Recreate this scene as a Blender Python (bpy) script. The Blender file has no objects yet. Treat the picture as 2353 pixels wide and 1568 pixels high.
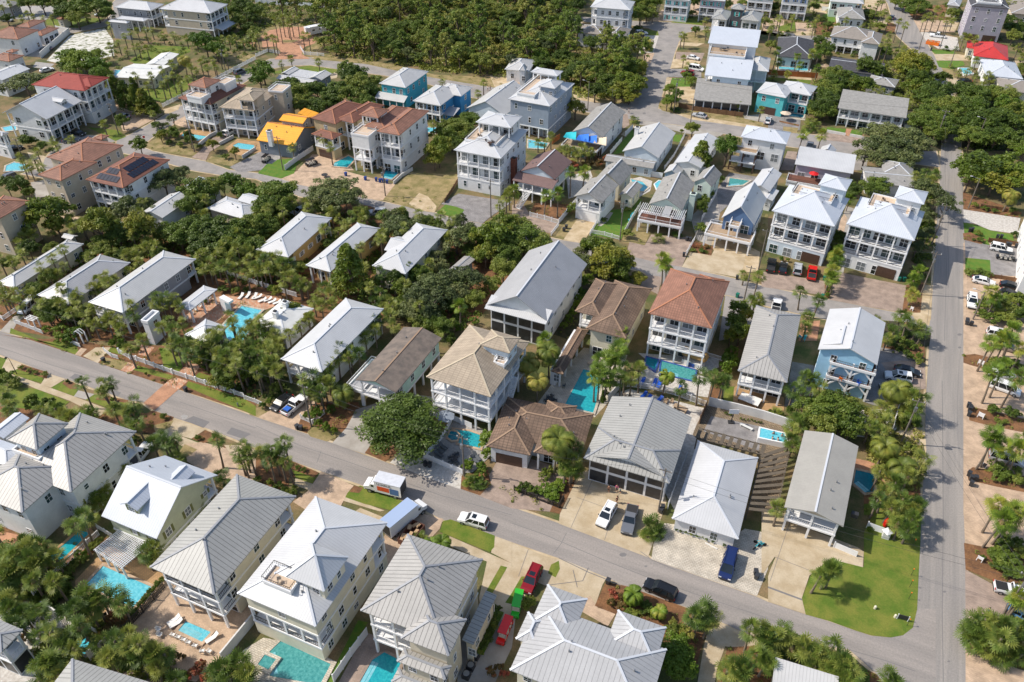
import bpy,bmesh,math,random
from mathutils import Vector,Matrix
R=math.radians
SC=bpy.context.scene
COL=SC.collection
# -------- camera, sky, sun, exposure
CAM_H=100.0;FPX=1830.0;PIT=R(38.45);YAW=R(-23.87)
fw=Vector((math.sin(YAW)*math.cos(PIT),math.cos(YAW)*math.cos(PIT),-math.sin(PIT)))
rt=Vector((math.cos(YAW),-math.sin(YAW),0));up=rt.cross(fw)
cd=bpy.data.cameras.new('camera');cam=bpy.data.objects.new('camera',cd);COL.objects.link(cam)
M=Matrix((rt,up,-fw)).transposed().to_4x4();M.translation=(0,0,CAM_H);cam.matrix_world=M
cd.sensor_width=36;cd.lens=36*FPX/2352.9;cd.clip_end=6000;cd.clip_start=1
SC.camera=cam
SUN_EL=R(46.5);SUN_AZ=R(18)
W=bpy.data.worlds.new('World');SC.world=W;W.use_nodes=True
nt=W.node_tree;sky=nt.nodes.new('ShaderNodeTexSky');sky.sky_type='NISHITA';sky.sun_disc=False
sd=Vector((-math.cos(SUN_AZ)*math.cos(SUN_EL),-math.sin(SUN_AZ)*math.cos(SUN_EL),math.sin(SUN_EL)))
sky.sun_elevation=SUN_EL;sky.sun_rotation=math.atan2(sd.x,sd.y)
sky.dust_density=1.5
nt.links.new(sky.outputs[0],nt.nodes['Background'].inputs[0]);nt.nodes['Background'].inputs[1].default_value=0.15
sl=bpy.data.lights.new('sun','SUN');sl.energy=4.3;sl.angle=R(.5);sl.color=(1,.925,.82)
so=bpy.data.objects.new('sun',sl);COL.objects.link(so);so.rotation_euler=sd.to_track_quat('Z','Y').to_euler()
SC.view_settings.view_transform='Standard';SC.view_settings.look='None'
SC.view_settings.exposure=0.15;SC.view_settings.gamma=1
rnd=random.Random(7)
# -------- picture point -> place on the ground
OX=OY=0.0
def tile(c,r):
 global OX,OY
 OX,OY=(0,588.2,1176.5,1764.7)[c],(0,392.2,784.4,1175.8)[r]
def G(x,y,z=0.0):
 "where a sight line through the photo point (in the current tile's units) meets the level z"
 px,py=OX+x/4.0,OY+y/4.0
 d=fw*FPX+rt*(px-1176.5)-up*(py-784.2)
 t=(z-CAM_H)/d.z
 return Vector((d.x*t,d.y*t,z))
def mpp(v):
 return(Vector(v)-Vector((0,0,CAM_H))).dot(fw)/FPX/4.0
# -------- materials
def mat(name,col,rough=.8,metal=0,var=.0,vs=1.0,bump=0,bs=8.,seam=None,col2=None,spec=.5,ramp=None,stretch=None,dirt=0):
 m=bpy.data.materials.new(name);m.use_nodes=True
 n=m.node_tree.nodes;l=m.node_tree.links;b=n['Principled BSDF']
 b.inputs['Roughness'].default_value=rough;b.inputs['Metallic'].default_value=metal
 b.inputs['Specular IOR Level'].default_value=spec
 tc=n.new('ShaderNodeTexCoord')
 last=None
 c2=col2 if col2 else tuple(c*(1-var)for c in col)
 if var or col2:
  nz=n.new('ShaderNodeTexNoise');nz.inputs['Scale'].default_value=vs;nz.inputs['Detail'].default_value=6;nz.inputs['Roughness'].default_value=.62
  if stretch:
   mp=n.new('ShaderNodeMapping');mp.inputs['Scale'].default_value=stretch;mp.inputs['Rotation'].default_value[2]=R(4);l.new(tc.outputs['Object'],mp.inputs[0]);l.new(mp.outputs[0],nz.inputs['Vector'])
  else:l.new(tc.outputs['Object'],nz.inputs['Vector'])
  rp=n.new('ShaderNodeValToRGB');rp.color_ramp.elements[0].position,rp.color_ramp.elements[1].position=ramp or(.38,.62)
  rp.color_ramp.elements[0].color=(*col,1);rp.color_ramp.elements[1].color=(*c2,1)
  l.new(nz.outputs['Fac'],rp.inputs[0]);last=rp.outputs[0]
 if seam:
  sp,depth,dark,courses=seam
  sx=n.new('ShaderNodeSeparateXYZ');l.new(tc.outputs['Object'],sx.inputs[0])
  sn=n.new('ShaderNodeSeparateXYZ');l.new(tc.outputs['Normal'],sn.inputs[0])
  def mm(op,a,bb=None,cc=None):
   q=n.new('ShaderNodeMath');q.operation=op
   for i,v in enumerate((a,bb,cc)):
    if v is None:continue
    if isinstance(v,(int,float)):q.inputs[i].default_value=v
    else:l.new(v,q.inputs[i])
   return q.outputs[0]
  sel=mm('GREATER_THAN',mm('ABSOLUTE',sn.outputs[0]),mm('ABSOLUTE',sn.outputs[1]))
  u=mm('ADD',mm('MULTIPLY',sel,sx.outputs[1]),mm('MULTIPLY',mm('SUBTRACT',1,sel),sx.outputs[0]))
  fr=mm('FRACT',mm('DIVIDE',u,sp))
  rib=mm('LESS_THAN',fr,depth)
  if courses:
   fz=mm('FRACT',mm('DIVIDE',sx.outputs[2],courses));rz=mm('LESS_THAN',fz,.22)
   rib=mm('MINIMUM',1,mm('ADD',mm('MULTIPLY',rib,.8),mm('MULTIPLY',rz,.8)))
  mx=n.new('ShaderNodeMix');mx.data_type='RGBA';l.new(rib,mx.inputs[0])
  if last:l.new(last,mx.inputs[6])
  else:mx.inputs[6].default_value=(*col,1)
  mx.inputs[7].default_value=(*[c*dark for c in col],1);last=mx.outputs[2]
  bp=n.new('ShaderNodeBump');bp.inputs['Strength'].default_value=.5;bp.inputs['Distance'].default_value=.05
  l.new(rib,bp.inputs['Height']);l.new(bp.outputs[0],b.inputs['Normal'])
 elif bump:
  nz2=n.new('ShaderNodeTexNoise');nz2.inputs['Scale'].default_value=bs;nz2.inputs['Detail'].default_value=4
  l.new(tc.outputs['Object'],nz2.inputs['Vector'])
  bp=n.new('ShaderNodeBump');bp.inputs['Strength'].default_value=bump;bp.inputs['Distance'].default_value=.1
  l.new(nz2.outputs['Fac'],bp.inputs['Height']);l.new(bp.outputs[0],b.inputs['Normal'])
 if dirt:
  n3=n.new('ShaderNodeTexNoise');n3.inputs['Scale'].default_value=4;n3.inputs['Detail'].default_value=8;n3.inputs['Roughness'].default_value=.75;l.new(tc.outputs['Object'],n3.inputs[0])
  r3=n.new('ShaderNodeMapRange');r3.inputs[1].default_value=.35;r3.inputs[2].default_value=.65;r3.inputs[3].default_value=1-dirt;r3.inputs[4].default_value=1+dirt*.5;l.new(n3.outputs[0],r3.inputs[0])
  m3=n.new('ShaderNodeMix');m3.data_type='RGBA';m3.blend_type='MULTIPLY';m3.inputs[0].default_value=1;l.new(r3.outputs[0],m3.inputs[7])
  if last:l.new(last,m3.inputs[6])
  else:m3.inputs[6].default_value=(*col,1)
  last=m3.outputs[2]
 if last:l.new(last,b.inputs['Base Color'])
 else:b.inputs['Base Color'].default_value=(*col,1)
 return m
def leafmat(name,c1,c2,c3=None):
 m=bpy.data.materials.new(name);m.use_nodes=True
 n=m.node_tree.nodes;l=m.node_tree.links;b=n['Principled BSDF']
 tc=n.new('ShaderNodeTexCoord');nz=n.new('ShaderNodeTexNoise');nz.inputs['Scale'].default_value=.9;nz.inputs['Detail'].default_value=5
 l.new(tc.outputs['Object'],nz.inputs['Vector'])
 oi=n.new('ShaderNodeObjectInfo')
 ad=n.new('ShaderNodeMath');ad.operation='MULTIPLY_ADD';ad.inputs[1].default_value=.5;l.new(oi.outputs['Random'],ad.inputs[0]);l.new(nz.outputs['Fac'],ad.inputs[2])
 rp=n.new('ShaderNodeValToRGB');e=rp.color_ramp.elements;e[0].position=.45;e[1].position=1.05
 e[0].color=(*c1,1);e[1].color=(*(c3 or c2),1)
 x=e.new(.75);x.color=(*c2,1)
 l.new(ad.outputs[0],rp.inputs[0]);l.new(rp.outputs[0],b.inputs['Base Color'])
 b.inputs['Roughness'].default_value=.5;b.inputs['Specular IOR Level'].default_value=.35
 tr=n.new('ShaderNodeBsdfTranslucent');l.new(rp.outputs[0],tr.inputs[0])
 mx=n.new('ShaderNodeMixShader');mx.inputs[0].default_value=.3
 l.new(b.outputs[0],mx.inputs[1]);l.new(tr.outputs[0],mx.inputs[2]);l.new(mx.outputs[0],n['Material Output'].inputs[0])
 return m
MT={}
def add(k,*a,**kw):MT[k]=mat(k,*a,**kw)
add('glass_blind',(.22,.24,.25),rough=.2,spec=.7,var=.3,vs=2.);add('glass_teal',(.03,.06,.06),rough=.1,spec=.8);add('water_shelf',(.22,.55,.62),rough=.05,var=.2,vs=3,bump=.3,bs=4)
for k,c in dict(white=(.78,.78,.77),cream=(.72,.67,.52),beige=(.56,.48,.37),tan=(.50,.38,.22),grey=(.36,.36,.37),bluegrey=(.30,.35,.42),ltblue=(.60,.68,.74),skyblue=(.34,.58,.76),aqua=(.07,.42,.50),blue=(.04,.25,.50),navy=(.10,.18,.33),mint=(.50,.70,.60),palegreen=(.60,.70,.62),sage=(.50,.53,.38),yellow=(.62,.44,.18),lilac=(.42,.39,.45),brownw=(.12,.07,.05),cream2=(.62,.55,.42),slate=(.20,.23,.27),dkgrey=(.08,.08,.09),teal2=(.10,.50,.52)).items():
 add('wall_'+k,c,rough=.85,var=.10,vs=.8,dirt=.05)
add('roof_white',(.56,.565,.57),rough=.42,metal=.0,dirt=.05,var=.10,vs=.25,seam=(.40,.16,.80,0))
add('roof_ltgrey2',(.43,.43,.43),rough=.42,dirt=.08,var=.10,vs=.3,seam=(.62,.12,.6,0))
add('roof_grey',(.40,.40,.41),rough=.42,dirt=.08,var=.10,vs=.3,seam=(.42,.16,.72,0))
add('roof_ltgrey',(.53,.525,.51),rough=.42,var=.10,vs=.3,seam=(.42,.16,.78,0))
add('roof_seam',(.40,.385,.36),rough=.42,dirt=.10,var=.12,vs=.3,seam=(.62,.14,.42,0))
add('roof_seamgrey',(.38,.375,.35),rough=.42,dirt=.10,var=.10,vs=.3,seam=(.62,.14,.45,0))
add('roof_bluewhite',(.55,.585,.64),rough=.4,dirt=.05,var=.06,vs=.3,seam=(.42,.16,.8,0))
add('roof_tan',(.43,.35,.26),rough=.8,var=.25,vs=.5,seam=(.95,.12,.6,.17))
add('roof_brown',(.22,.145,.10),rough=.8,var=.4,vs=.4,seam=(.75,.2,.45,.20))
add('roof_terra',(.34,.165,.11),rough=.75,var=.35,vs=.6,seam=(.48,.3,.55,.24))
add('roof_rust',(.25,.10,.065),rough=.75,var=.35,vs=.6,seam=(.48,.3,.6,.24))
add('roof_red',(.32,.05,.035),rough=.75,var=.15,vs=.6,seam=(.4,.2,.8,.2))
add('roof_redmetal',(.55,.045,.04),rough=.45,var=.15,vs=.4,seam=(.42,.16,.8,0))
add('roof_orange',(.92,.40,.02),rough=.6,var=.12,vs=.5,seam=(.4,.25,.8,.3))
add('roof_shingle',(.31,.30,.28),rough=.9,var=.22,vs=1.2,bump=.3,bs=14)
add('roof_shingle2',(.36,.345,.31),rough=.7,var=.10,vs=.4,seam=(.35,.14,.88,0),dirt=.06)
add('roof_darkshingle',(.075,.075,.085),rough=.9,var=.3,vs=1.2,bump=.3,bs=14)
add('roof_brownshingle',(.20,.16,.13),rough=.9,col2=(.125,.105,.09),vs=.7,bump=.3,bs=14)
add('roof_taupe',(.27,.24,.21),rough=.9,var=.15,vs=1.,bump=.2,bs=14)
add('roof_mauve',(.19,.12,.11),rough=.8,var=.15,vs=1.,seam=(.42,.15,.8,0))
add('roof_flat',(.66,.66,.63),rough=.8,var=.14,vs=.5)
add('roof_blue',(.10,.22,.50),rough=.6,var=.15,vs=.5)
add('trim',(.80,.80,.80),rough=.6);add('glass',(.015,.022,.028),rough=.08,spec=.8,var=.5,vs=.3)
add('screen',(.05,.052,.058),rough=.35,var=.5,vs=.9);add('dark',(.03,.03,.032),rough=.6);add('steel',(.35,.36,.37),rough=.4,metal=.8)
add('deckwood',(.40,.29,.19),rough=.8,var=.2,vs=2.);add('decktan',(.58,.45,.33),rough=.8,var=.12,vs=2.);add('deckred',(.17,.07,.045),rough=.7,var=.2,vs=2)
add('doorwood',(.09,.05,.035),rough=.5,var=.3,vs=3);add('rail_dark',(.04,.035,.03),rough=.5);add('shutter_brown',(.07,.045,.035),rough=.6)
add('shutter_teal',(.03,.40,.38),rough=.6);add('shutter_green',(.16,.17,.06),rough=.6);add('solar',(.012,.014,.025),rough=.18,spec=.7)
add('brick',(.30,.10,.06),rough=.9,var=.35,vs=3)
add('ground',(.25,.17,.085),rough=1,col2=(.085,.105,.028),vs=.16,bump=.6,bs=3.,dirt=.35);add('asphalt',(.33,.295,.265),rough=.92,col2=(.255,.232,.212),vs=.35,bump=.25,bs=30,stretch=(.12,1.6,1),dirt=.2);add('asphalt_main',(.33,.30,.27),rough=.92,col2=(.25,.232,.215),vs=.35,bump=.25,bs=30,stretch=(2.2,.07,1),dirt=.2)
add('asphalt2',(.34,.31,.285),rough=.92,col2=(.26,.242,.225),vs=.25,bump=.25,bs=30,dirt=.2);add('patch',(.19,.18,.175),rough=.92,var=.12,vs=2)
add('lawn',(.09,.155,.012),rough=1,col2=(.185,.20,.03),vs=.35,bump=.6,bs=12,dirt=.22);add('turf',(.07,.17,.014),rough=1,col2=(.12,.18,.02),vs=.8,bump=.4,bs=20)
add('drygrass',(.19,.165,.055),rough=1,col2=(.36,.27,.13),vs=.35,bump=.6,bs=8,dirt=.25);add('sand',(.55,.44,.29),rough=1,col2=(.40,.30,.17),vs=.4,bump=.4,bs=9)
add('whitesand',(.62,.60,.54),rough=1,col2=(.14,.15,.06),vs=.55,bump=.5,bs=6,ramp=(.48,.62));add('mulch',(.27,.13,.055),rough=1,col2=(.15,.075,.035),vs=.6,bump=.9,bs=12,dirt=.35)
add('concrete',(.52,.43,.30),rough=.9,col2=(.41,.32,.20),vs=.35,bump=.15,bs=20,dirt=.12);add('concrete_grey',(.40,.37,.33),rough=.9,col2=(.30,.27,.23),vs=.3)
add('gravel',(.42,.40,.37),rough=1,col2=(.30,.285,.27),vs=2.5,bump=.8,bs=15);add('shade_soil',(.075,.06,.035),rough=1,col2=(.035,.045,.015),vs=.8,bump=.8,bs=6)  # shade_soil: dark bed soil with the shade under trees put into its colour
add('shell',(.60,.57,.52),rough=1,col2=(.44,.40,.35),vs=2.,bump=.6,bs=12)
def paver(name,c1,c2,mortar,sc,diag=0.):
 m=bpy.data.materials.new(name);m.use_nodes=True;n=m.node_tree.nodes;l=m.node_tree.links;b=n['Principled BSDF']
 tc=n.new('ShaderNodeTexCoord');mp=n.new('ShaderNodeMapping');mp.inputs['Rotation'].default_value=(0,0,diag);l.new(tc.outputs['Object'],mp.inputs[0])
 bk=n.new('ShaderNodeTexBrick');bk.inputs['Scale'].default_value=sc;bk.inputs['Mortar Size'].default_value=.035
 bk.inputs['Color1'].default_value=(*c1,1);bk.inputs['Color2'].default_value=(*c2,1);bk.inputs['Mortar'].default_value=(*mortar,1)
 l.new(mp.outputs[0],bk.inputs[0])
 nz=n.new('ShaderNodeTexNoise');nz.inputs['Scale'].default_value=.6;nz.inputs['Detail'].default_value=6;l.new(tc.outputs['Object'],nz.inputs[0])
 rp=n.new('ShaderNodeMapRange');rp.inputs[1].default_value=.3;rp.inputs[2].default_value=.7;rp.inputs[3].default_value=.72;rp.inputs[4].default_value=1.15;l.new(nz.outputs[0],rp.inputs[0])
 mx=n.new('ShaderNodeMix');mx.data_type='RGBA';mx.blend_type='MULTIPLY';mx.inputs[0].default_value=1
 l.new(bk.outputs[0],mx.inputs[6]);l.new(rp.outputs[0],mx.inputs[7]);l.new(mx.outputs[2],b.inputs['Base Color']);b.inputs['Roughness'].default_value=.9
 MT[name]=m
paver('paver_tan',(.60,.44,.30),(.48,.345,.24),(.40,.29,.2),1.6);paver('paver_orange',(.56,.29,.16),(.46,.23,.13),(.34,.19,.12),1.5)
paver('paver_pink',(.41,.31,.245),(.33,.25,.20),(.26,.2,.16),1.6);paver('paver_white',(.62,.56,.46),(.52,.46,.37),(.36,.32,.26),.9)
paver('paver_gold',(.52,.31,.14),(.44,.27,.13),(.3,.2,.11),1.2);paver('paver_check',(.56,.22,.11),(.58,.42,.30),(.4,.25,.16),.9,.8)
paver('plank',(.33,.25,.16),(.26,.19,.12),(.05,.04,.03),.9)
paver('cobble',(.33,.31,.30),(.26,.245,.24),(.17,.16,.155),1.8)
def water(name,c1,c2):
 m=mat(name,c1,rough=.05,col2=c2,vs=2.2,bump=.5,bs=4.,ramp=(.35,.68));MT[name]=m  # noise between the two tones paints a caustic light pattern into the water
water('water',(.02,.36,.46),(.06,.50,.58));water('water_light',(.07,.42,.54),(.20,.60,.68));water('water_deep',(.005,.15,.22),(.01,.23,.30));water('water_green',(.035,.22,.225),(.11,.38,.36));water('water_teal',(.01,.26,.33),(.03,.42,.45))
# -------- mesh building
class MB:
 def __init__(s):s.v=[];s.f=[]
 def quad(s,*p):
  i=len(s.v);s.v+=[tuple(q)for q in p];s.f.append(tuple(range(i,i+len(p))))
 def box(s,x0,y0,z0,x1,y1,z1):
  i=len(s.v)
  s.v+=[(x0,y0,z0),(x1,y0,z0),(x1,y1,z0),(x0,y1,z0),(x0,y0,z1),(x1,y0,z1),(x1,y1,z1),(x0,y1,z1)]
  s.f+=[tuple(i+k for k in q)for q in((0,3,2,1),(4,5,6,7),(0,1,5,4),(1,2,6,5),(2,3,7,6),(3,0,4,7))]
 def bar(s,a,b,w,h=None):
  a,b=Vector(a),Vector(b);d=(b-a)
  if d.length<1e-6:return
  d.normalize();h=h or w
  sd_=d.cross(Vector((0,0,1)))
  if sd_.length<1e-3:sd_=Vector((1,0,0))
  sd_.normalize();u=sd_.cross(d)
  sd_*=w/2;u*=h/2;i=len(s.v)
  for p in(a,b):
   for q in(-sd_-u,sd_-u,sd_+u,-sd_+u):s.v.append(tuple(p+q))
  s.f+=[tuple(i+k for k in q)for q in((0,1,2,3),(7,6,5,4),(0,4,5,1),(1,5,6,2),(2,6,7,3),(3,7,4,0))]
 def tube(s,pts,rad,n=6,cap=True):
  rings=[]
  for k,p in enumerate(pts):
   p=Vector(p);a=Vector(pts[max(k-1,0)]);b=Vector(pts[min(k+1,len(pts)-1)]);d=(b-a).normalized()
   x=d.cross(Vector((0,1,0))if abs(d.y)<.9 else Vector((1,0,0))).normalized();y=d.cross(x)
   r=rad[k]if isinstance(rad,(list,tuple))else rad
   i=len(s.v)
   for j in range(n):
    t=2*math.pi*j/n;s.v.append(tuple(p+x*(r*math.cos(t))+y*(r*math.sin(t))))
   rings.append(i)
  for a,b in zip(rings,rings[1:]):
   for j in range(n):s.f.append((a+j,a+(j+1)%n,b+(j+1)%n,b+j))
  if cap:s.f.append(tuple(rings[-1]+j for j in range(n)));s.f.append(tuple(rings[0]+n-1-j for j in range(n)))
 def mesh(s,name,m,smooth=False):
  me=bpy.data.meshes.new(name);me.from_pydata(s.v,[],s.f)
  if isinstance(m,str):m=MT[m]
  me.materials.append(m)
  if smooth:me.polygons.foreach_set('use_smooth',[True]*len(me.polygons))
  me.update();return me
 def obj(s,name,m,parent=None,smooth=False,loc=None):
  o=bpy.data.objects.new(name,s.mesh(name,m,smooth));COL.objects.link(o)
  if parent:o.parent=parent
  if loc is not None:o.location=loc
  return o
def inst(name,me,parent=None,loc=(0,0,0),rz=0,sc=None):
 o=bpy.data.objects.new(name,me);COL.objects.link(o);o.parent=parent;o.location=loc;o.rotation_euler=(0,0,rz)
 if sc:o.scale=sc if isinstance(sc,(tuple,list))else(sc,)*3
 return o
def tag(o,label,cat,group=None,kind=None):
 if label:o['label']=label
 if cat:o['category']=cat
 if group:o['group']=group
 if kind:o['kind']=kind
 return o
def thing(name,label,cat,loc,rz=0,group=None,sc=1):
 o=bpy.data.objects.new(name,None);o.empty_display_size=.3;COL.objects.link(o)
 o.location=loc;o.rotation_euler=(0,0,rz);o.scale=(sc,sc,sc)
 return tag(o,label,cat,group)
def ordn(k):return str(k)+({1:'st',2:'nd',3:'rd'}.get(k%10,'th')if k not in(11,12,13)else 'th')
def ordlab(i,n,what,plural,where):
 if n==1:return what+' '+where
 if n==2:return('left','right')[i]+' of two '+plural+' '+where
 o='leftmost' if i==0 else 'rightmost' if i==n-1 else ordn(i+1)+' from left'
 lab='%s of %d %s %s'%(o,n,plural,where)
 return lab if len(lab.split())<=16 else lab.replace(' from left','')
# ======== GROUND
SHEETS=[]
def SH(name,m,L,pts,px=True):
 "a flat patch of ground (laid by lay_sheets)"
 P=[G(x,y,0)for x,y in pts]if px else[Vector((x,y,0))for x,y in pts]
 SHEETS.append((L,len(SHEETS),name,m,P))
def offset_poly(P,w):
 n=len(P);ar=sum(P[i].x*P[(i+1)%n].y-P[(i+1)%n].x*P[i].y for i in range(n));Q=[]
 if ar<0:w=-w
 for i in range(n):
  e1=(P[i]-P[i-1]).normalized();e2=(P[(i+1)%n]-P[i]).normalized();n1=Vector((e1.y,-e1.x,0));n2=Vector((e2.y,-e2.x,0));m_=(n1+n2).normalized();Q.append(P[i]+m_*(w/max(.6,m_.dot(n1))))
 return Q
def lay_sheets():
 done=[]
 for L,i,name,m,P in[q for q in SHEETS if q[2]=='street']:SHEETS.append((2.5+L*.001,len(SHEETS),'road_edge','sand',offset_poly(P,.42)))
 for L,i,name,m,P in sorted(SHEETS,key=lambda q:q[:2]):
  bb=(min(p.x for p in P),max(p.x for p in P),min(p.y for p in P),max(p.y for p in P))
  lev=1+max([-1]+[l2 for b2,l2 in done if b2[0]<bb[1]and b2[1]>bb[0]and b2[2]<bb[3]and b2[3]>bb[2]])
  done.append((bb,lev))
  bm=bmesh.new();vs=[bm.verts.new((p.x,p.y,0))for p in P]
  f=bm.faces.new(vs);bm.normal_update()
  if f.normal.z<0:f.normal_flip()
  bmesh.ops.triangulate(bm,faces=[f])
  me=bpy.data.meshes.new(name);bm.to_mesh(me);bm.free();me.materials.append(MT[m])
  o=bpy.data.objects.new(name,me);COL.objects.link(o);o.location=(0,0,.006*lev);o['kind']='structure'
SH('ground','ground',0,[(-2500,-600),(2500,-600),(2500,4200),(-2500,4200)],px=False)
def O(pts):return[(x*4,y*4)for x,y in pts]
tile(0,0)
# ---- streets
SH('street','asphalt_main',4,O([(2219,1640),(2217,900),(2215,482),(2212,380),(2205,300),(2187,200),(2165,160),(2137,112),(2117,78),(2098,45),(2072,0),(2055,-40),(2010,-40),(2040,10),(2048,37),(2060,82),(2098,117),(2145,172),(2160,250),(2163,330),(2158,430),(2149,562),(2140,717),(2136,780),(2128,900),(2122,1100),(2117,1176),(2105,1451),(2104,1640)]))
SH('street','asphalt',5,O([(-60,745),(0,762),(68,782),(75,784),(175,816),(275,851),(377,886),(410,896),(588,959),(708,999),(838,1046),(933,1079),(1058,1124),(1170,1164),(1284,1203),(1474,1271),(1496,1286),(1736,1371),(1765,1384),(1852,1413),(1902,1428),(1965,1450),(2002,1462),(2047,1466),(2077,1458),(2097,1438),(2106,1400),(2150,1400),(2150,1640),(2070,1640),(2015,1551),(1950,1493),(1860,1480),(1810,1462),(1706,1453),(1651,1428),(1576,1396),(1441,1351),(1394,1328),(1291,1286),(1176,1247),(1138,1238),(1013,1193),(938,1154),(818,1111),(738,1084),(673,1061),(588,1030),(537,1009),(472,984),(400,961),(355,944),(330,926),(292,920),(150,871),(110,859),(50,835),(0,816),(-60,790)]))
SH('street','asphalt2',4,O([(280,330),(318,335),(350,348),(400,358),(470,371),(525,391),(593,399),(646,412),(683,424),(850,458),(1000,490),(1033,500),(1287,552),(1331,559),(1440,588),(1569,615),(1692,642),(1765,661),(1902,689),(2075,722),(2145,738),(2145,775),(2047,752),(1902,735),(1827,720),(1765,705),(1676,680),(1512,652),(1478,625),(1300,585),(1120,560),(963,517),(838,475),(688,452),(588,412),(500,402),(440,392),(350,365),(270,350)]))
SH('street','asphalt2',3,O([(262,352),(270,320),(300,310),(370,270),(405,250),(545,175),(600,146),(620,136),(700,132),(742,135),(838,147),(905,160),(988,175),(1150,205),(1339,232),(1380,238),(1420,238),(1452,230),(1466,225),(1486,160),(1500,125),(1514,82),(1511,75),(1491,65),(1457,60),(1457,49),(1546,52),(1614,60),(1808,76),(1908,88),(1905,102),(1760,72),(1621,68),(1576,76),(1561,95),(1551,120),(1541,155),(1527,200),(1512,250),(1546,262),(1700,285),(1765,296),(1800,304),(1980,320),(2150,345),(2160,385),(1965,358),(1817,312+26),(1765,328),(1664,308),(1560,288),(1476,278),(1400,268),(1330,255),(1250,245),(1086,225),(988,195),(883,174),(778,160),(713,150),(663,152),(626,158),(600,166),(545,200),(470,250),(372,300),(330,332)]))
SH('street','asphalt2',3,O([(60,110),(132,65),(238,50),(262,28),(258,8),(275,-10),(300,-10),(285,25),(262,52),(240,62),(160,78),(125,95),(90,130)]))
SH('street','asphalt2',3,O([(1245,50),(1253,0),(1257,-20),(1310,-20),(1300,6),(1285,25),(1295,40),(1345,40),(1457,49),(1457,60),(1340,50)]))
tile(0,2)
SH('asphalt_patch','patch',7,[(1780,690),(1930,745),(1870,800),(1690,730)]);SH('asphalt_patch','patch',7,[(2130,795),(2310,855),(2230,900),(2080,850)])
SH('asphalt_patch','patch',7,[(1060,455),(1115,475),(1085,510),(1000,480)]);SH('asphalt_patch','patch',7,[(690,300),(760,320),(700,360),(640,340)])
SH('manhole_cover','gravel',8,[(1660,690),(1690,675),(1730,690),(1715,715),(1680,720)])
SH('brick_crossing','paver_orange',8,[(1640,448),(1420,640),(1318,572),(1510,400)])
# ---- lower left, verge north and south of the street
SH('sidewalk','concrete',7,[(60,300),(130,310),(380,400),(680,510),(1000,630),(920,690),(640,550),(330,440),(60,320)])
SH('driveway','concrete',8,[(440,300),(605,350),(470,430),(375,400)]);SH('driveway','concrete',8,[(60,170),(205,215),(160,260),(60,300),(20,250)]);SH('driveway','concrete_grey',8,[(720,455),(870,490),(790,540),(680,510)])
SH('lawn','lawn',6,[(-60,150),(60,160),(160,250),(400,300),(390,390),(60,300),(-60,330)]);SH('lawn','lawn',6,[(580,370),(720,440),(690,510),(465,430)]);SH('lawn','lawn',6,[(0,410),(330,440),(640,560),(560,620),(900,640),(900,700),(600,700),(100,640),(0,560)]);SH('lawn','lawn',6,[(860,490),(1200,580),(1010,620),(780,540)])
SH('mulch_bed','mulch',9,[(200,215),(445,290),(430,350),(160,260)]);SH('mulch_bed','mulch',9,[(620,360),(720,400),(720,440),(640,440),(570,390)]);SH('mulch_bed','mulch',9,[(900,490),(1180,545),(1180,570),(880,540)])
SH('mulch_bed','mulch',6,[(-60,620),(0,600),(400,640),(600,690),(920,690),(1000,620),(1600,700),(1540,800),(1400,860),(1100,800),(600,780),(-60,760)])
SH('mulch_bed','mulch',7,[(1400,640),(1600,700),(1540,790),(1330,800),(1290,700)])
SH('driveway','concrete',8,[(1600,712),(1890,815),(1760,900),(1500,830)]);SH('sidewalk','concrete',7,[(1480,820),(1700,890),(2352,1140),(2352,1230),(1900,1080),(1640,950),(1400,850)])
SH('brick_driveway','paver_tan',8,[(1700,950),(1860,930),(2352,1060),(2352,1300),(1980,1260),(1720,1110)]);SH('mulch_bed','mulch',10,[(1890,820),(2080,900),(1870,940),(1760,900)]);SH('lawn','drygrass',9,[(1700,950),(1815,1000),(1720,1070),(1640,1030)])
SH('lawn','drygrass',8,[(1400,780),(1600,730),(1560,800),(1440,850)])
SH('driveway','concrete',8,[(2060,960),(2200,960),(2352,1000),(2352,1070),(2130,1050)])
SH('mulch_bed','mulch',5,[(0,-60),(300,-20),(640,-20),(1000,50),(1500,40),(2352,260),(2352,690),(2200,630),(1660,450),(1500,400),(1100,270),(700,130),(280,-10)])
SH('lawn','lawn',6,[(330,0),(700,20),(720,90),(690,125),(300,-20)]);SH('lawn','drygrass',6,[(960,150),(1200,200),(1110,268),(925,205)]);SH('driveway','concrete',7,[(880,60),(1020,60),(900,205),(765,140)]);SH('sidewalk','paver_tan',7,[(745,65),(800,75),(740,140),(690,125)])
SH('brick_walk','paver_check',8,[(1180,195),(1270,225),(1195,295),(1110,268)]);SH('brick_walk','paver_check',8,[(1600,330),(1730,370),(1640,450),(1510,400)]);SH('brick_walk','paver_check',8,[(1760,170),(1870,200),(1770,330),(1640,295)]);SH('brick_walk','paver_check',8,[(1300,30),(1420,60),(1350,140),(1270,125)])
SH('lawn','lawn',7,[(1270,225),(1590,320),(1560,355),(1220,265)]);SH('lawn','lawn',7,[(1730,370),(2240,530),(2352,600),(2352,690),(1900,500),(1710,420)]);SH('lawn','lawn',7,[(1460,60),(1700,100),(1720,180),(1640,290),(1510,250)]);SH('lawn','lawn',7,[(1830,290),(2200,400),(2150,470),(1790,330)]);SH('lawn','lawn',7,[(1020,60),(1150,60),(1120,130),(990,100)])
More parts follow.
